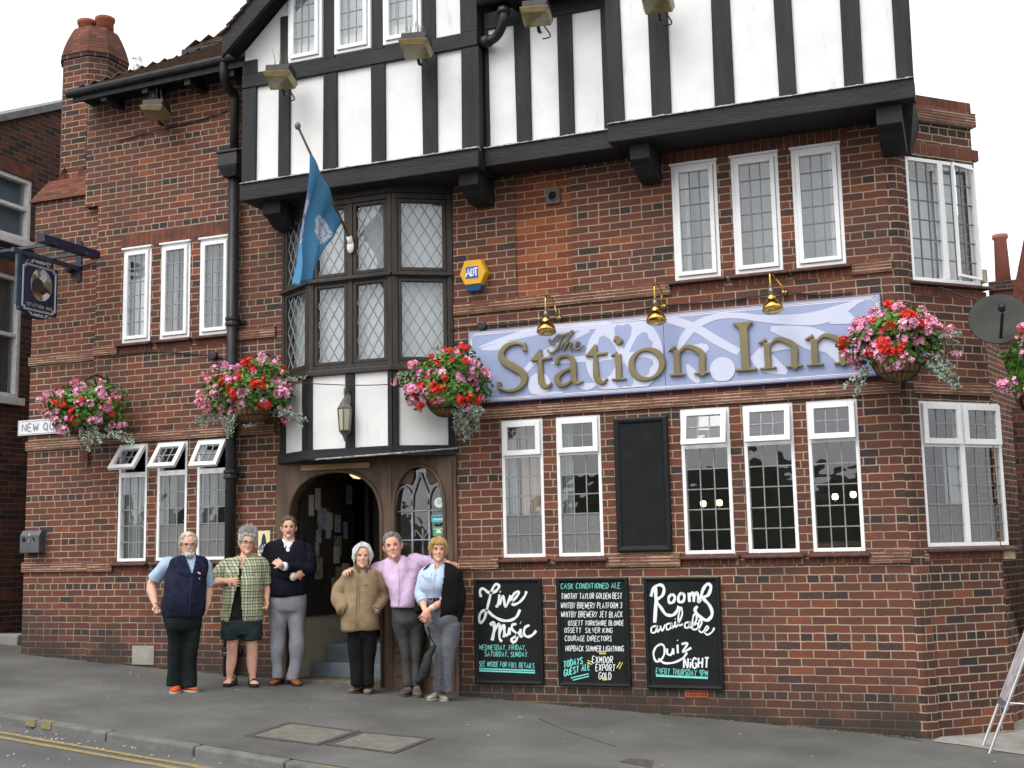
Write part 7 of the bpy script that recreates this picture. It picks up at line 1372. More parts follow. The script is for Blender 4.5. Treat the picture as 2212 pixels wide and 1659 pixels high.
for x, y, a in ((322, 1572, R(-8)), (505, 1560, R(48))):
    hl, d_, t_, so2 = p.shoe(x, y, a, M_OR, M_SOLEP, w=.052, h=.085); mb = MB(); q = hl+d_*.12+Vector((0, 0, .09))
    for k in range(3): mb.tube([q+d_*.022*k-t_*.03+Vector((0, 0, -.012*k)), q+d_*.022*k+Vector((0, 0, .008-.012*k)), q+d_*.022*k+t_*.03+Vector((0, 0, -.012*k))], .004, 5)
    mb.build('laces', mat('tan_laces', (.35, .22, .10), .8), so2, local=True)
WHT = (.50, .46, .38)
p.hair('hair', (.36, .33, .27), short, lambda a, t: .08+.14*abs(math.sin(a))**2*math.exp(-((t-.6)/.25)**2)+.03*math.sin(t*13+a*3), 520, .07, 'side', (.62, .58, .50), 3, part=-.4)
bd = MB(); bd.loft([[p.hp(Vector((w_*math.cos(q), y+dy*math.sin(q), t))) for q in [2*math.pi*i/18 for i in range(18)]] for t, y, w_, dy in ((-.08, .30, .06, .07), (-.03, .27, .16, .18), (.05, .24, .225, .235), (.12, .23, .25, .235), (.16, .24, .235, .215), (.19, .26, .20, .16))]); bd.tube([p.hp(Vector((x, .43-.9*x*x, .265-.9*x*x))) for x in (-.13, -.08, 0, .08, .13)], [.006, .010, .012, .010, .006], 8)
p.wear(bd, 'beard', mat('white_beard', (.40, .37, .33), .9, col2=(.62, .59, .54), scale=60, bump=.6, bscale=140), voxel=.005, wr=.006, seed=4, freq=4)
p.finish(brow=(.45, .40, .33)); p.glasses(mat('steel_spectacles', (.10, .09, .08), .4, .5))
zp = MB(); zp.tube([p.J(462, 575, .175), p.J(462, 700, .245), p.J(456, 830, .255), p.J(450, 925, .235)], .004, 6); zp.build('zip', mat('zip', (.02, .022, .04), .5), v, local=True)
p.patch([(512, 562), (535, 566), (545, 582), (520, 577)], mat('red_white_badge', (.6, .25, .22), .8, col2=(.7, .7, .7), scale=90), 'badge', d=.215, parent=v)
MB().tube(spline([p.J(340, 572, .16), p.J(400, 578, .2), p.J(436, 585, .21)], 5), .004, 5).tube(spline([p.J(470, 583, .21), p.J(520, 588, .2), p.J(580, 590, .15)], 5), .004, 5).build('yoke_seam', M_NVEST, v, local=True)
# ---- woman in checked shirt
p = Person('woman in green checked open shirt and dark shorts with short grey hair', (870, 1508), ZA)
p.head(232, 412, 917, yaw=R(8), tilt=R(5), d=.06, smile=True); p.neck(908, 470, .05)
T = [(430, 850, 965, .05, .02), (445, 800, 1015, .075, .02), (480, 755, 1050, .10, .02), (560, 742, 1052, .125, .04), (650, 733, 1048, .135, .055), (750, 724, 1050, .135, .05), (850, 716, 1054, .14, .045), (970, 708, 1054, .145, .04)]
p.skin.loft(p.rings(T[:6], .74)); tk = MB().loft(p.rings([(q[0], q[1]+22, q[2]-22, q[3]-.024, q[4]) for q in T[2:]])); t_ = p.wear(tk, 'black_top', cloth('black_jersey', (.012, .012, .014), .3), wr=.003, seed=5); p.cut(t_, [(850, 400), (858, 470), (862, 535), (885, 540), (900, 470), (940, 400)])
def plaid():
    m = cloth('checked_cotton', (1, 1, 1)); t = m.node_tree; b = t.nodes['Principled BSDF']; L = t.links.new; tc = t.nodes['Texture Coordinate']; sp = t.nodes.new('ShaderNodeSeparateXYZ'); L(tc.outputs['Object'], sp.inputs[0])
    def stripes(src, per, wd, ph): f = math_node(t, 'FRACT', math_node(t, 'MULTIPLY_ADD', src, 1/per, ph)); return math_node(t, 'LESS_THAN', f, wd)
    x = math_node(t, 'MULTIPLY_ADD', sp.outputs[1], .6, sp.outputs[0]); z_ = sp.outputs[2]
    base = t.nodes.new('ShaderNodeMix'); base.data_type = 'RGBA'; base.inputs[6].default_value = (.34, .36, .19, 1); base.inputs[7].default_value = (.50, .52, .38, 1); L(stripes(x, .064, .4, .2), base.inputs[0]); out = base.outputs[2]
    for src, per, wd, ph, k, c in ((x, .064, .17, 0, .8, (.025, .03, .055)), (z_, .064, .17, 0, .72, (.025, .03, .055)), (x, .064, .09, .45, .7, (.03, .035, .06)), (z_, .064, .09, .45, .6, (.04, .05, .05)), (z_, .064, .08, .75, .4, (.7, .72, .6))):
        q = t.nodes.new('ShaderNodeMix'); q.data_type = 'RGBA'; L(math_node(t, 'MULTIPLY', stripes(src, per, wd, ph), k), q.inputs[0]); L(out, q.inputs[6]); q.inputs[7].default_value = (*c, 1); out = q.outputs[2]
    L(out, b.inputs['Base Color']); return m
M_PLAID = plaid(); sh = MB().loft(p.rings(T))
ls, le, lw = p.J(772, 492, .0), p.J(662, 640, .0), p.J(752, 640, .19); rs, re, rw_ = p.J(1046, 500, .0), p.J(1086, 670, -.02), p.J(1087, 790, .06)
p.sleeve(sh, [ls, ls.lerp(le, .45), ls.lerp(le, 1.0)+Vector((.01, 0, .0))], (.08, .078, .068), 0); p.sleeve(sh, [rs, rs.lerp(re, .5), re], (.078, .072, .068), 0)
o = p.wear(sh, 'checked_shirt', M_PLAID, wr=.007, seed=6); p.cut(o, [(868, 400), (858, 470), (862, 545), (850, 640), (826, 740), (800, 850), (774, 985), (892, 985), (882, 850), (876, 740), (874, 640), (884, 545), (905, 470), (945, 400)])
p.collar(908, 452, .062, .07, M_PLAID, gap=.62, drop=.06, flare=1.45)
for a, b in ((800, 590), (960, 585)): MB().tube([p.J(a-40, b-12, .17), p.J(a, b, .185), p.J(a+30, b-22, .185)], .004, 5).build('pocket_flap', M_PLAID, o, local=True)
p.limb(p.skin, [ls, le, lw], (.05, .043, .027)); p.limb(p.skin, [le, le.lerp(lw, .4), lw], (.045, .04, .027)); p.limb(p.skin, [rs, re, rw_], (.05, .042, .027))
p.hand(lw, p.J(835, 645, .20)-lw, (.15, .95, -.1), -1, .22, .95, .10); p.hand(rw_, p.J(1088, 860, .08)-rw_, (-.75, -.35, .1), -1, 1.1, .95)
MB().tube([p.J(797, 652, .215), p.J(803, 668, .215)], .004, 6).build('ring', M_IRON, p.root, local=True)
st = MB(); S1 = [(960, 714, 1050, .145, .04), (1020, 705, 1052, .15, .035), (1080, 702, 1050, .14, .03)]; SL = [(1030, 702, 884, .14, .03), (1080, 701, 880, .135, .03), (1122, 702, 878, .13, .03)]; SR_ = [(1030, 872, 1050, .14, .03), (1080, 876, 1050, .135, .03), (1128, 880, 1046, .13, .03)]
for q in (S1, SL, SR_): st.loft(p.rings(q)); p.skin.loft(p.rings(q, .8))
p.wear(st, 'shorts', cloth('slate_shorts', (.022, .032, .036), .25), wr=.004, seed=7)
for q in ([(1060, 752, 862, .085, .02), (1130, 758, 856, .072, .02), (1175, 755, 850, .068, .025), (1230, 758, 846, .062, .01), (1300, 752, 840, .062, -.005), (1370, 752, 822, .05, -.005), (1430, 756, 806, .036, -.005), (1480, 752, 806, .042, .0)], [(1060, 905, 1015, .085, .02), (1130, 912, 1012, .072, .02), (1180, 918, 1015, .068, .025), (1240, 922, 1014, .062, .01), (1300, 920, 1010, .062, -.005), (1370, 930, 1004, .05, -.005), (1430, 944, 998, .036, -.005), (1480, 944, 1000, .042, .0)]): p.skin.loft(p.rings(q))
M_SAND = mat('black_sandal_leather', (.016, .016, .017), .5)
for x, y, a in ((752, 1516, R(-24)), (985, 1520, R(4))):
    r = atg(*p.px(x, y))-p.o; c0 = Vector((r.dot(p.rx), r.dot(p.dv), r.z)); d_ = Vector((math.sin(a), -math.cos(a), 0)); t_ = Vector((-d_.y, d_.x, 0)); hl = c0-d_*.22; up = Vector((0, 0, 1))
    so_ = MB(); so_.loft([[hl+d_*L+t_*w_*q for q in (-1, 1)]+[hl+d_*L+t_*w_*q+up*.028 for q in (1, -1)] for L, w_ in ((0, .032), (.06, .038), (.15, .046), (.21, .042), (.245, .022))]); sn = so_.build('sandal', M_SAND, p.root, local=True, bevel=.005)
    p.skin.loft([[hl+d_*L+t_*(w_*math.cos(q))+up*(.03+h_*(.5+.5*math.sin(q))) for q in [2*math.pi*i/12 for i in range(12)]] for L, w_, h_ in ((.0, .022, .05), (.05, .032, .085), (.11, .038, .065), (.17, .042, .042), (.2, .038, .03))])
    for i in range(5): p.skin.tube([hl+d_*.19+t_*(.033-.0165*i)+up*.042, hl+d_*(.232-.008*abs(i-1))+t_*(.035-.0175*i)+up*.038], [.0095 if i else .012, .007 if i else .010], 8)
    for L, hh, w_ in ((.05, .10, .04), (.10, .083, .044), (.165, .058, .048)): mb = MB(); mb.tube(spline([hl+d_*L+t_*w_+up*.02, hl+d_*L+t_*w_*.75+up*hh*.85, hl+d_*L+up*(hh+.022), hl+d_*L-t_*w_*.75+up*hh*.85, hl+d_*L-t_*w_+up*.02], 5), .0115, 8); mb.build('strap', M_SAND, sn, local=True)
p.hair('hair', (.30, .29, .27), lambda a: .80 if a < .6 else .80-(a-.6)*.5 if a < 1.3 else .42 if a < 1.7 else .25, lambda a, t: .12+.07*(t > .7)+.08*abs(math.sin(a)), 640, .055, 'spike', (.56, .55, .53), 8)
p.finish(lips=(.42, .12, .12), brow=(.30, .26, .22), teeth=False); p.glasses(mat('brown_spectacles', (.09, .05, .045), .4))
# ---- man with folded arms
p = Person('tall man in black v neck jumper and grey jeans with folded arms', (1238, 1493), ZA)
p.head(112, 280, 1270, yaw=R(-1), d=.06); p.neck(1268, 330, .06)
T = [(292, 1212, 1325, .06, .02), (315, 1160, 1372, .085, .015), (350, 1112, 1418, .11, .01), (430, 1098, 1436, .125, .02), (540, 1096, 1438, .13, .03), (640, 1104, 1430, .135, .035), (720, 1110, 1418, .135, .035), (757, 1114, 1412, .13, .03)]
p.skin.loft(p.rings(T, .79)); M_WSH = cloth('white_shirt', (.72, .72, .74), .05); ws = MB().loft(p.rings(T[:4], .95)); p.wear(ws, 'shirt', M_WSH, wr=.002, seed=9)
M_BLK = cloth('black_knit', (.007, .008, .014), .35, scale=60); sw_ = MB().loft(p.rings(T))
ls, le, lw = p.J(1118, 370, .0), p.J(1106, 560, .05), p.J(1292, 598, .19); rs, re, rw_ = p.J(1420, 372, .0), p.J(1432, 545, .06), p.J(1250, 520, .24)
p.sleeve(sw_, [ls, ls.lerp(le, .5), le, le.lerp(lw, .5), lw], (.08, .072, .066, .058, .048), 0); p.sleeve(sw_, [rs, rs.lerp(re, .5), re, re.lerp(rw_, .5), rw_], (.08, .072, .066, .058, .046), 0)
o = p.wear(sw_, 'jumper', M_BLK, wr=.006, seed=10); p.cut(o, [(1195, 255), (1215, 300), (1265, 372), (1270, 372), (1322, 300), (1340, 255)])
p.collar(1268, 312, .066, .072, M_WSH, gap=.42, drop=.05)
for a, b in ((lw, le), (rw_, re)): e = (b-a).normalized(); MB().tube([a-e*.012, a-e*.045], [.047, .043], 16).build('cuff', M_WSH, p.root, local=True, smooth=True)
p.limb(p.skin, [ls, le, lw+(lw-le).normalized()*.05], (.05, .045, .028)); p.limb(p.skin, [rs, re, rw_+(rw_-re).normalized()*.05], (.05, .045, .028))
e = (rw_-re).normalized(); p.hand(rw_+e*.05, p.J(1172, 478, .22)-rw_-e*.05, (.1, .9, -.3), 1, .35); e = (lw-le).normalized(); p.hand(lw+e*.05, p.J(1400, 560, .15)-lw-e*.05, (0, .9, .3), -1, .4)
wa = rw_+(rw_-re).normalized()*.065; MB().lathe([(.031, -.012), (.033, 0), (.031, .012)], wa, axis=(rw_-re), n=16).ball(wa+Vector((0, -.032, .01)), .02, 12, ry=.006).build('watch', mat('steel_watch', (.3, .31, .32), .35, .7), p.root, local=True)
WB = [(748, 1116, 1412, .125, .02), (820, 1108, 1412, .135, .02), (880, 1108, 1410, .13, .015), (920, 1110, 1408, .12, .01)]; LL = [(870, 1108, 1272, .12, .01), (960, 1112, 1252, .1, .01), (1100, 1120, 1238, .085, .01), (1250, 1122, 1232, .078, .0), (1400, 1124, 1226, .072, .0), (1442, 1128, 1224, .07, .0)]; RL = [(870, 1252, 1412, .12, .01), (960, 1262, 1406, .1, .01), (1100, 1276, 1398, .085, .01), (1250, 1270, 1392, .078, .0), (1400, 1254, 1366, .072, .0), (1452, 1250, 1352, .07, .0)]
tr = MB()
WB = WB[:-1]+[(WB[-1][0], WB[-1][1]+.06*(WB[-1][2]-WB[-1][1]), WB[-1][2]-.06*(WB[-1][2]-WB[-1][1]), WB[-1][3]*.72, WB[-1][4]), (WB[-1][0]+35, .62*WB[-1][1]+.38*WB[-1][2], .38*WB[-1][1]+.62*WB[-1][2], WB[-1][3]*.35, WB[-1][4])]
for q in (WB, LL, RL): tr.loft(p.rings(q)); p.skin.loft(p.rings(q, .70))
p.wear(tr, 'jeans', cloth('grey_denim', (.235, .245, .27), .22, scale=5), wr=.008, seed=11, freq=.8)
M_TAN = mat('tan_leather', (.22, .075, .022), .4, var=.25); M_SOLED = mat('dark_sole', (.03, .022, .018), .8)
for x, y, a in ((1128, 1505, R(-26)), (1350, 1512, R(18))): p.shoe(x, y, a, M_TAN, M_SOLED, w=.05, h=.085)
p.hair('hair', (.085, .055, .035), lambda a: short(a)-.02, lambda a, t: .07+.05*(t > .7), 300, .06, 'side', (.20, .14, .095), 12, part=.3)
ms = MB(); ms.tube([p.hp(Vector((x, .438-.9*x*x, .268-.8*x*x))) for x in (-.13, -.08, 0, .08, .13)], [.003, .007, .008, .007, .003], 8); p.wear(ms, 'moustache', mat('grey_brown_moustache', (.22, .16, .12), .9, var=.3, scale=80), voxel=.0035, wr=.002, freq=4)
p.finish(brow=(.14, .09, .06))
# ---- woman in tan jacket
p = Person('white haired woman in tan jacket with hands in pockets', (368, 1525), ZB)
p.head(182, 385, 383, yaw=R(3), tilt=R(2), d=.07, smile=True); p.neck(385, 430, .05)
T = [(385, 318, 455, .07, .02), (405, 296, 488, .09, .02), (435, 258, 538, .112, .015), (520, 236, 545, .13, .025), (620, 234, 535, .14, .035), (720, 228, 525, .145, .04), (830, 216, 520, .15, .035), (945, 208, 532, .155, .03)]
p.skin.loft(p.rings(T[:7], .82)); M_KHAKI = cloth('tan_nylon', (.25, .18, .105), .14, rough=.65); jk = MB().loft(p.rings(T))
ls, le, lw = p.J(262, 455, .0), p.J(172, 640, -.03), p.J(228, 775, .13); rs, re, rw_ = p.J(536, 455, .0), p.J(585, 650, -.03), p.J(505, 778, .13)
for a, b, c in ((ls, le, lw), (rs, re, rw_)): p.sleeve(jk, [a, a.lerp(b, .5), b, b.lerp(c, .55), c], (.085, .08, .074, .066, .056), 0); p.limb(p.skin, [a, b, c], (.05, .045, .028))
jk.loft(p.rings([(345, 325, 460, .075, .03), (375, 315, 468, .085, .03), (410, 305, 480, .095, .02)], 1.0, dk=0))
o = p.wear(jk, 'jacket', M_KHAKI, wr=.010, seed=13, freq=.8); p.cut(o, [(345, 330), (355, 385), (385, 410), (412, 385), (432, 330)], .0)
M_KHD = cloth('jacket_lining', (.10, .075, .045)); p.collar(388, 395, .072, .078, M_KHD, rise=.045, drop=.03, gap=.35)
for dx, mm in ((0, .0045), (24, .003)): MB().tube(spline([p.J(330+dx, 440, .165), p.J(332+dx, 560, .185), p.J(330+dx, 700, .205), p.J(325+dx, 840, .205), p.J(322+dx, 935, .205)], 5), mm, 6).build('placket_seam', M_KHAKI, o, local=True)
for a, b, c, d_ in ((246, 700, 205, 800), (470, 735, 530, 800)): MB().tube([p.J(a, b, .18), p.J((a+c)/2, (b+d_)/2, .2), p.J(c, d_, .19)], .005, 6).build('pocket_welt', M_KHAKI, o, local=True)
p.patch([(402, 545), (440, 545), (440, 551), (402, 551)], M_IRON, 'chest_mark', d=.178, parent=o)
p.hand(lw, p.J(300, 850, .09)-lw, (0, -1, 0), -1, .3, .9); p.hand(rw_, p.J(440, 850, .09)-rw_, (0, -1, 0), 1, .3, .9)
WB = [(900, 240, 518, .13, .02), (980, 246, 516, .13, .02), (1040, 250, 514, .12, .015)]; LL = [(1000, 248, 396, .115, .01), (1120, 260, 392, .092, .01), (1280, 276, 394, .078, .0), (1450, 290, 396, .07, .0)]; RL = [(1000, 380, 516, .115, .01), (1120, 386, 510, .092, .01), (1280, 392, 502, .078, .0), (1450, 396, 490, .07, .0)]
tr = MB()
WB = WB[:-1]+[(WB[-1][0], WB[-1][1]+.06*(WB[-1][2]-WB[-1][1]), WB[-1][2]-.06*(WB[-1][2]-WB[-1][1]), WB[-1][3]*.72, WB[-1][4]), (WB[-1][0]+35, .62*WB[-1][1]+.38*WB[-1][2], .38*WB[-1][1]+.62*WB[-1][2], WB[-1][3]*.35, WB[-1][4])]
for q in (WB, LL, RL): tr.loft(p.rings(q)); p.skin.loft(p.rings(q, .70))
p.wear(tr, 'trousers', cloth('black_trousers_soft', (.009, .009, .010), .3), wr=.006, seed=14, freq=.7)
M_TRN = cloth('taupe_trainer', (.17, .125, .095), .25); M_SOLET = mat('brown_sole', (.08, .06, .05), .8)
for x, y, a in ((275, 1525, R(-42)), (428, 1535, R(-10))):
    hl, d_, t_, so2 = p.shoe(x, y, a, M_TRN, M_SOLET, L=.25, w=.047, h=.08); mb = MB(); q = hl+d_*.11+Vector((0, 0, .085))
    for k in range(3): mb.tube([q+d_*.02*k-t_*.026+Vector((0, 0, -.012*k)), q+d_*.02*k+Vector((0, 0, .01-.012*k)), q+d_*.02*k+t_*.026+Vector((0, 0, -.012*k))], .003, 5)
    mb.build('laces', M_KHD, so2, local=True)
p.hair('hair', (.42, .42, .42), lambda a: .90-.06*a if a < .6 else .86-(a-.6)*.80 if a < 1.25 else .30, lambda a, t: .11+.30*abs(math.sin(a))**2*math.exp(-((t-.45)/.26)**2)+.035*math.sin(t*17+a*3), 900, .085, 'down', (.74, .74, .74), 15, .003)
p.finish(lips=(.50, .20, .18), brow=(.42, .36, .30), teeth=True)
# ---- man in pink shirt
p = Person('smiling man in pink shirt with an arm round each woman beside him', (815, 1545), ZB, skin=(.60, .31, .23), push=.10)
p.head(82, 300, 678, yaw=R(-4), tilt=R(-9), d=.10, smile=True, wide=1.05); p.neck(690, 335, .064)
T = [(290, 650, 765, .065, .03), (315, 600, 830, .09, .02), (350, 568, 885, .115, .015), (430, 572, 908, .135, .02), (520, 604, 914, .15, .035), (620, 628, 905, .16, .05), (700, 644, 892, .155, .045), (738, 650, 884, .145, .04)]
p.skin.loft(p.rings(T, .80)); M_PINK = cloth('pink_cotton', (.60, .44, .62), .08); sh = MB().loft(p.rings(T))
ls, le, lw = p.J(600, 378, -.02), p.J(430, 450, -.08), p.J(280, 418, .06); rs, re, rw_ = p.J(872, 318, -.02), p.J(1035, 365, -.02), p.J(1168, 352, .13)
for a, b, c in ((ls, le, lw), (rs, re, rw_)): p.sleeve(sh, [a, a.lerp(b, .5), b, b.lerp(c, .75)], (.088, .076, .066, .055), p.J(730, 400).x); p.limb(p.skin, [a, b, c], (.055, .045, .031))
o = p.wear(sh, 'pink_shirt', M_PINK, wr=.008, seed=16); p.cut(o, [(655, 240), (672, 320), (702, 365), (724, 320), (745, 240)], -.02); p.collar(698, 318, .075, .08, M_PINK, gap=.42, drop=.06, tilt=-.12)
MB().tube(spline([p.J(708, 370, .155), p.J(712, 480, .185), p.J(712, 600, .21), p.J(708, 730, .19)], 5), .0045, 6).build('placket', M_PINK, o, local=True)
bt = MB(); [bt.ball(p.J(710, y, .17+.03*math.sin((y-370)/360*3)), .006, 8, ry=.003) for y in (400, 470, 540, 610, 680)]; bt.build('button', mat('pearl_button', (.7, .65, .66), .3), o, local=True)
MB().tube([p.J(790, 398, .15), p.J(862, 398, .14), p.J(862, 470, .155), p.J(826, 492, .175), p.J(790, 470, .17), p.J(790, 398, .15)], .0028, 5).build('pocket', M_PINK, o, local=True)
p.hand(lw, p.J(238, 418, .19)-lw, (.3, .5, -.8), -1, .6, 1.05); p.hand(rw_, p.J(1222, 352, .26)-rw_, (-.2, .4, -.85), 1, .6, 1.1)
WB = [(735, 652, 886, .14, .035), (810, 650, 910, .145, .02), (880, 655, 925, .14, .01), (950, 668, 932, .13, .0)]; LL = [(900, 660, 812, .125, .0), (1000, 684, 824, .105, .0), (1130, 712, 832, .088, .01), (1280, 738, 836, .078, .0), (1450, 754, 842, .072, .0)]; RL = [(900, 790, 932, .125, .0), (1000, 806, 938, .105, .0), (1130, 826, 934, .088, .01), (1280, 834, 914, .078, .0), (1450, 834, 902, .072, .0)]
tr = MB()
WB = WB[:-1]+[(WB[-1][0], WB[-1][1]+.06*(WB[-1][2]-WB[-1][1]), WB[-1][2]-.06*(WB[-1][2]-WB[-1][1]), WB[-1][3]*.72, WB[-1][4]), (WB[-1][0]+35, .62*WB[-1][1]+.38*WB[-1][2], .38*WB[-1][1]+.62*WB[-1][2], WB[-1][3]*.35, WB[-1][4])]
for q in (WB, LL, RL): tr.loft(p.rings(q)); p.skin.loft(p.rings(q, .70))
p.wear(tr, 'trousers', cloth('charcoal_chinos', (.062, .060, .057), .2), wr=.009, seed=17, freq=.8)
bl_ = MB(); bl_.loft(p.rings([(733, 649, 887, .148, .037), (752, 650, 888, .150, .036)])); bl_.build('belt', mat('dark_belt', (.022, .015, .012), .5), p.root, local=True, smooth=True)
M_GREYS = cloth('grey_suede', (.085, .072, .062), .25)
for x, y, a in ((748, 1555, R(-24)), (888, 1565, R(4))):
    hl, d_, t_, so2 = p.shoe(x, y, a, M_GREYS, M_SOLET, w=.053, h=.09); mb = MB(); q = hl+d_*.12+Vector((0, 0, .09))
    for k in range(3): mb.tube([q+d_*.022*k-t_*.03+Vector((0, 0, -.012*k)), q+d_*.022*k+Vector((0, 0, .01-.012*k)), q+d_*.022*k+t_*.03+Vector((0, 0, -.012*k))], .004, 5)
    mb.build('laces', mat('pinkish_laces', (.30, .19, .15), .8), so2, local=True)
p.hair('hair', (.12, .105, .09), lambda a: short(a)-.01, lambda a, t: .06+.05*(t > .7), 300, .06, 'side', (.27, .25, .23), 18, part=.4)
p.finish(eyes='closed', brow=(.20, .16, .13), teeth=True)
# ---- woman in pale blue blouse
p = Person('fair haired woman in pale blue blouse with black cardigan, rightmost of the group', (1072, 1573), ZB, skin=(.60, .32, .22), push=-.10)
p.head(128, 330, 1068, yaw=R(3), tilt=R(2), d=.07, smile=True); p.neck(1072, 385, .05)
T = [(352, 1020, 1128, .055, .02), (372, 985, 1165, .08, .015), (405, 945, 1200, .10, .01), (480, 915, 1200, .125, .04), (560, 908, 1185, .13, .045), (620, 922, 1150, .115, .03), (670, 945, 1140, .11, .02), (700, 946, 1150, .11, .02)]
p.skin.loft(p.rings(T, .79)); M_BLOU = cloth('pale_blue_blouse', (.44, .53, .70), .07); bl2 = MB().loft(p.rings(T))
ls, le, lw = p.J(945, 430, .0), p.J(912, 620, .02), p.J(948, 775, .20); rs, re, rw_ = p.J(1190, 430, .0), p.J(1190, 640, .0), p.J(985, 770, .22)
p.sleeve(bl2, [ls, ls.lerp(le, .5), le, le.lerp(lw, .42)], (.068, .064, .058, .058), 0); p.sleeve(bl2, [rs, rs.lerp(re, .5), re, re.lerp(rw_, .5)], (.068, .064, .058, .055), 0)
o = p.wear(bl2, 'blouse', M_BLOU, wr=.005, seed=19); p.cut(o, [(1030, 320), (1036, 380), (1046, 425), (1075, 395), (1110, 320)], -.02); p.collar(1072, 378, .060, .066, M_BLOU, gap=.6, drop=.075, flare=1.35)
MB().tube(spline([p.J(1042, 425, .155), p.J(1030, 520, .185), p.J(1010, 640, .16)], 5), .004, 6).build('placket', M_BLOU, o, local=True)
for a, b in ((le, lw), (re, rw_)): q = a.lerp(b, .46); e = (b-a).normalized(); MB().tube([q-e*.02, q+e*.025], [.056, .052], 16).build('turned_cuff', M_BLOU, p.root, local=True, smooth=True)
for a, b, c in ((ls, le, lw), (rs, re, rw_)): p.limb(p.skin, [a, b, c], (.045, .040, .025)); p.limb(p.skin, [b, b.lerp(c, .4), c], (.038, .038, .025))
p.hand(rw_, p.J(930, 850, .22)-rw_, (-.2, .9, -.2), 1, .45, .95); p.hand(lw, p.J(985, 925, .18)-lw, (.3, .9, .0), -1, .35, .95)
wa = rw_.lerp(re, .12); MB().lathe([(.028, -.012), (.030, 0), (.028, .012)], wa, axis=(rw_-re), n=16).ball(wa+Vector((0, -.028, .008)), .02, 14, ry=.006).build('watch', mat('white_watch', (.7, .7, .7), .35), p.root, local=True)
M_CARD = cloth('black_wool', (.008, .008, .009), .35, scale=50); cd = MB()
cd.loft(p.rings([(350, 1010, 1140, .065, .0), (372, 972, 1190, .095, .005), (402, 930, 1232, .118, .01), (460, 914, 1258, .138, .04), (560, 905, 1272, .145, .045), (700, 900, 1270, .14, .03), (800, 920, 1262, .135, .02), (870, 1000, 1258, .12, .01)]))
p.limb(cd, [p.J(1215, 430, .02), p.J(1245, 560, .04), p.J(1248, 720, .05), p.J(1240, 880, .05)], (.075, .068, .055, .04)); p.limb(cd, [p.J(938, 440, -.04), p.J(905, 600, -.07), p.J(890, 790, -.06)], (.05, .05, .03))
o2 = p.wear(cd, 'cardigan', M_CARD, wr=.008, seed=20); p.cut(o2, [(1005, 320), (990, 365), (940, 410), (895, 470), (880, 600), (860, 820), (960, 920), (1085, 905), (1090, 720), (1105, 560), (1122, 450), (1128, 365), (1140, 320)], .03)
WB = [(695, 948, 1152, .115, .02), (770, 944, 1225, .13, .015), (860, 946, 1262, .135, .01), (960, 960, 1256, .13, .0)]; LL = [(900, 950, 1110, .12, .0), (1050, 980, 1100, .095, .0), (1200, 1012, 1102, .08, .0), (1350, 1030, 1102, .072, .0), (1505, 1034, 1104, .068, .0)]; RL = [(900, 1085, 1262, .13, .0), (1050, 1085, 1242, .11, .0), (1200, 1094, 1222, .095, .0), (1350, 1100, 1214, .088, .0), (1512, 1108, 1208, .078, .0)]
tr = MB()
WB = WB[:-1]+[(WB[-1][0], WB[-1][1]+.06*(WB[-1][2]-WB[-1][1]), WB[-1][2]-.06*(WB[-1][2]-WB[-1][1]), WB[-1][3]*.72, WB[-1][4]), (WB[-1][0]+35, .62*WB[-1][1]+.38*WB[-1][2], .38*WB[-1][1]+.62*WB[-1][2], WB[-1][3]*.35, WB[-1][4])]
for q in (WB, LL, RL): tr.loft(p.rings(q)); p.skin.loft(p.rings(q, .70))
p.wear(tr, 'trousers', cloth('grey_trousers', (.125, .13, .15), .15), wr=.008, seed=21, freq=.7)
bl_ = MB(); bl_.loft(p.rings([(658, 944, 1142, .122, .022), (692, 944, 1150, .122, .022)])); be = bl_.build('belt', mat('black_belt', (.014, .013, .013), .4), p.root, local=True, smooth=True)
mb = MB(); P4 = [p.J(x, y, .155) for x, y in ((985, 660), (1016, 660), (1016, 692), (985, 692), (985, 660))]; mb.tube(P4, .004, 6); mb.build('buckle', mat('silver_buckle', (.6, .6, .6), .3, .8), be, local=True)
M_WSAN = mat('pale_patterned_leather', (.50, .46, .40), .5, col2=(.20, .18, .16), scale=45)
for x, y, a in ((985, 1588, R(-40)), (1130, 1595, R(12))): p.shoe(x, y, a, M_WSAN, mat('pale_grey_sole', (.36, .33, .29), .7), L=.25, w=.046, h=.075)
p.hair('hair', (.30, .175, .06), lambda a: .80-.05*math.sin(a*5) if a < .7 else .78-(a-.7)*.9 if a < 1.3 else .24 if a < 2 else .12, lambda a, t: .10+.22*abs(math.sin(a))**2*math.exp(-((t-.5)/.28)**2)+.03*math.sin(t*11+a*2), 760, .09, 'down', (.52, .36, .16), 22)
p.finish(lips=(.46, .13, .12), brow=(.30, .18, .09), teeth=True)
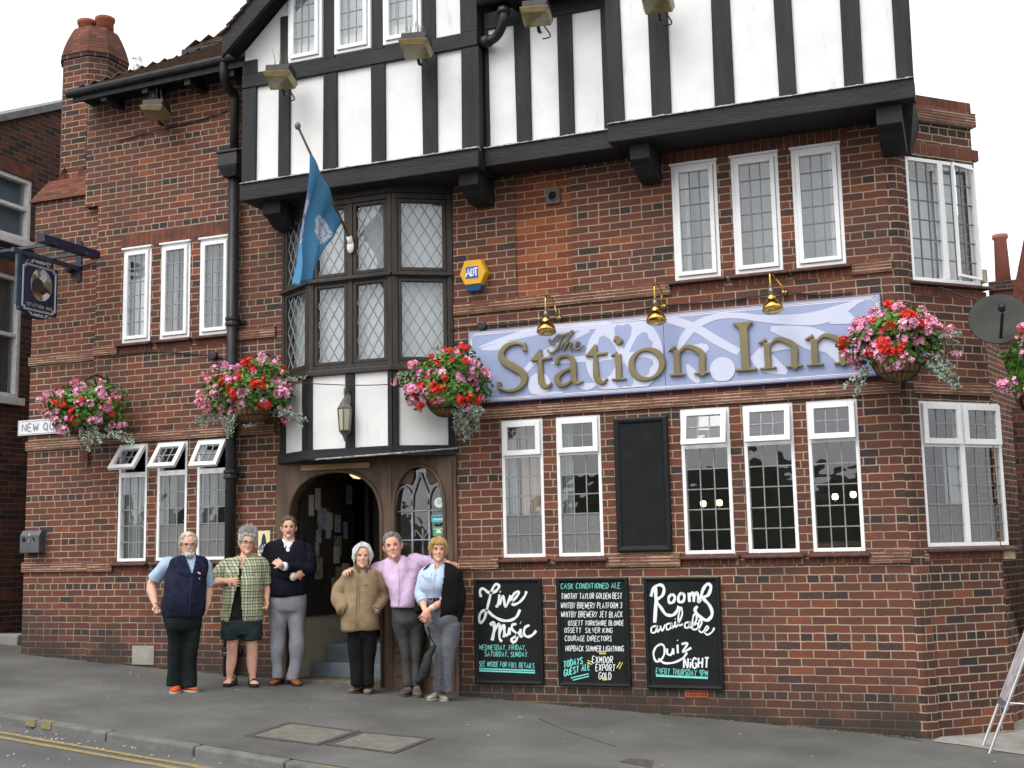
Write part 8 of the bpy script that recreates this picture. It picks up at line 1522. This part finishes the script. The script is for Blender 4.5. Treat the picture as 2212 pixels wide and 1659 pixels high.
for sx in (-1, 1): MB().ball(p.hp(Vector((sx*.34, -.0, .36))), .008, 8).build('earring', mat('pearl', (.75, .74, .7), .25), p.root, local=True)
mb = MB()
for cx_ in (958, 985): mb.tube([p.J(cx_+15*math.cos(a), 490+(cx_-958)*.35+11*math.sin(a), .20) for a in [2*math.pi*i/14 for i in range(15)]], .0022, 5)
mb.tube([p.J(943, 485, .195), p.J(925, 460, .17), p.J(940, 455, .17)], .002, 5); mb.tube([p.J(998, 500, .2), p.J(1010, 440, .18)], .002, 5); mb.build('hung_glasses', M_IRON, o, local=True)
# ---- bag held in front of her legs
bgx = [p.J(x, y, .16) for x, y in ((985, 925), (992, 1100), (1048, 1085), (1000, 1150), (1005, 1300), (985, 1360), (885, 1425), (868, 1405), (915, 1280), (960, 1170))]
W_ = lambda v: p.o+p.rx*v.x+p.dv*v.y+Vector((0, 0, v.z))
bg_ = root('bag', 'dark drawstring bag hanging from the hands of the woman in pale blue', 'bag', W_(bgx[6]))
mb = MB(); RB = []
for y, xl, xr, ry in ((1085, 1028, 1052, .012), (1120, 1000, 1042, .022), (1170, 958, 1022, .04), (1240, 932, 1014, .055), (1310, 904, 1006, .06), (1370, 882, 972, .05), (1410, 868, 915, .03), (1428, 872, 888, .012)):
    a, b = p.J(xl, y, .17), p.J(xr, y, .17); c = (a+b)/2; hw = (b-a).length/2; RB.append([W_(Vector((c.x+hw*math.cos(q), c.y+ry*math.sin(q), c.z))) for q in [2*math.pi*i/18 for i in range(18)]])
mb.loft(RB); bo = fuse(mb, 'pouch', cloth('bag_nylon', (.020, .026, .024), .3, rough=.6), bg_, .008, 3); crumple(bo, .008, 4, 1.2)
MB().tube([W_(bgx[0]), W_(p.J(990, 1010, .18)), W_(p.J(995, 1115, .17))], .008, 6).tube([W_(p.J(975, 925, .17)), W_(p.J(1000, 1020, .17)), W_(p.J(1040, 1090, .17))], .007, 6).build('cord', cloth('bag_cord', (.02, .022, .022)), bg_)
# ---- fittings the review of the picture asked for
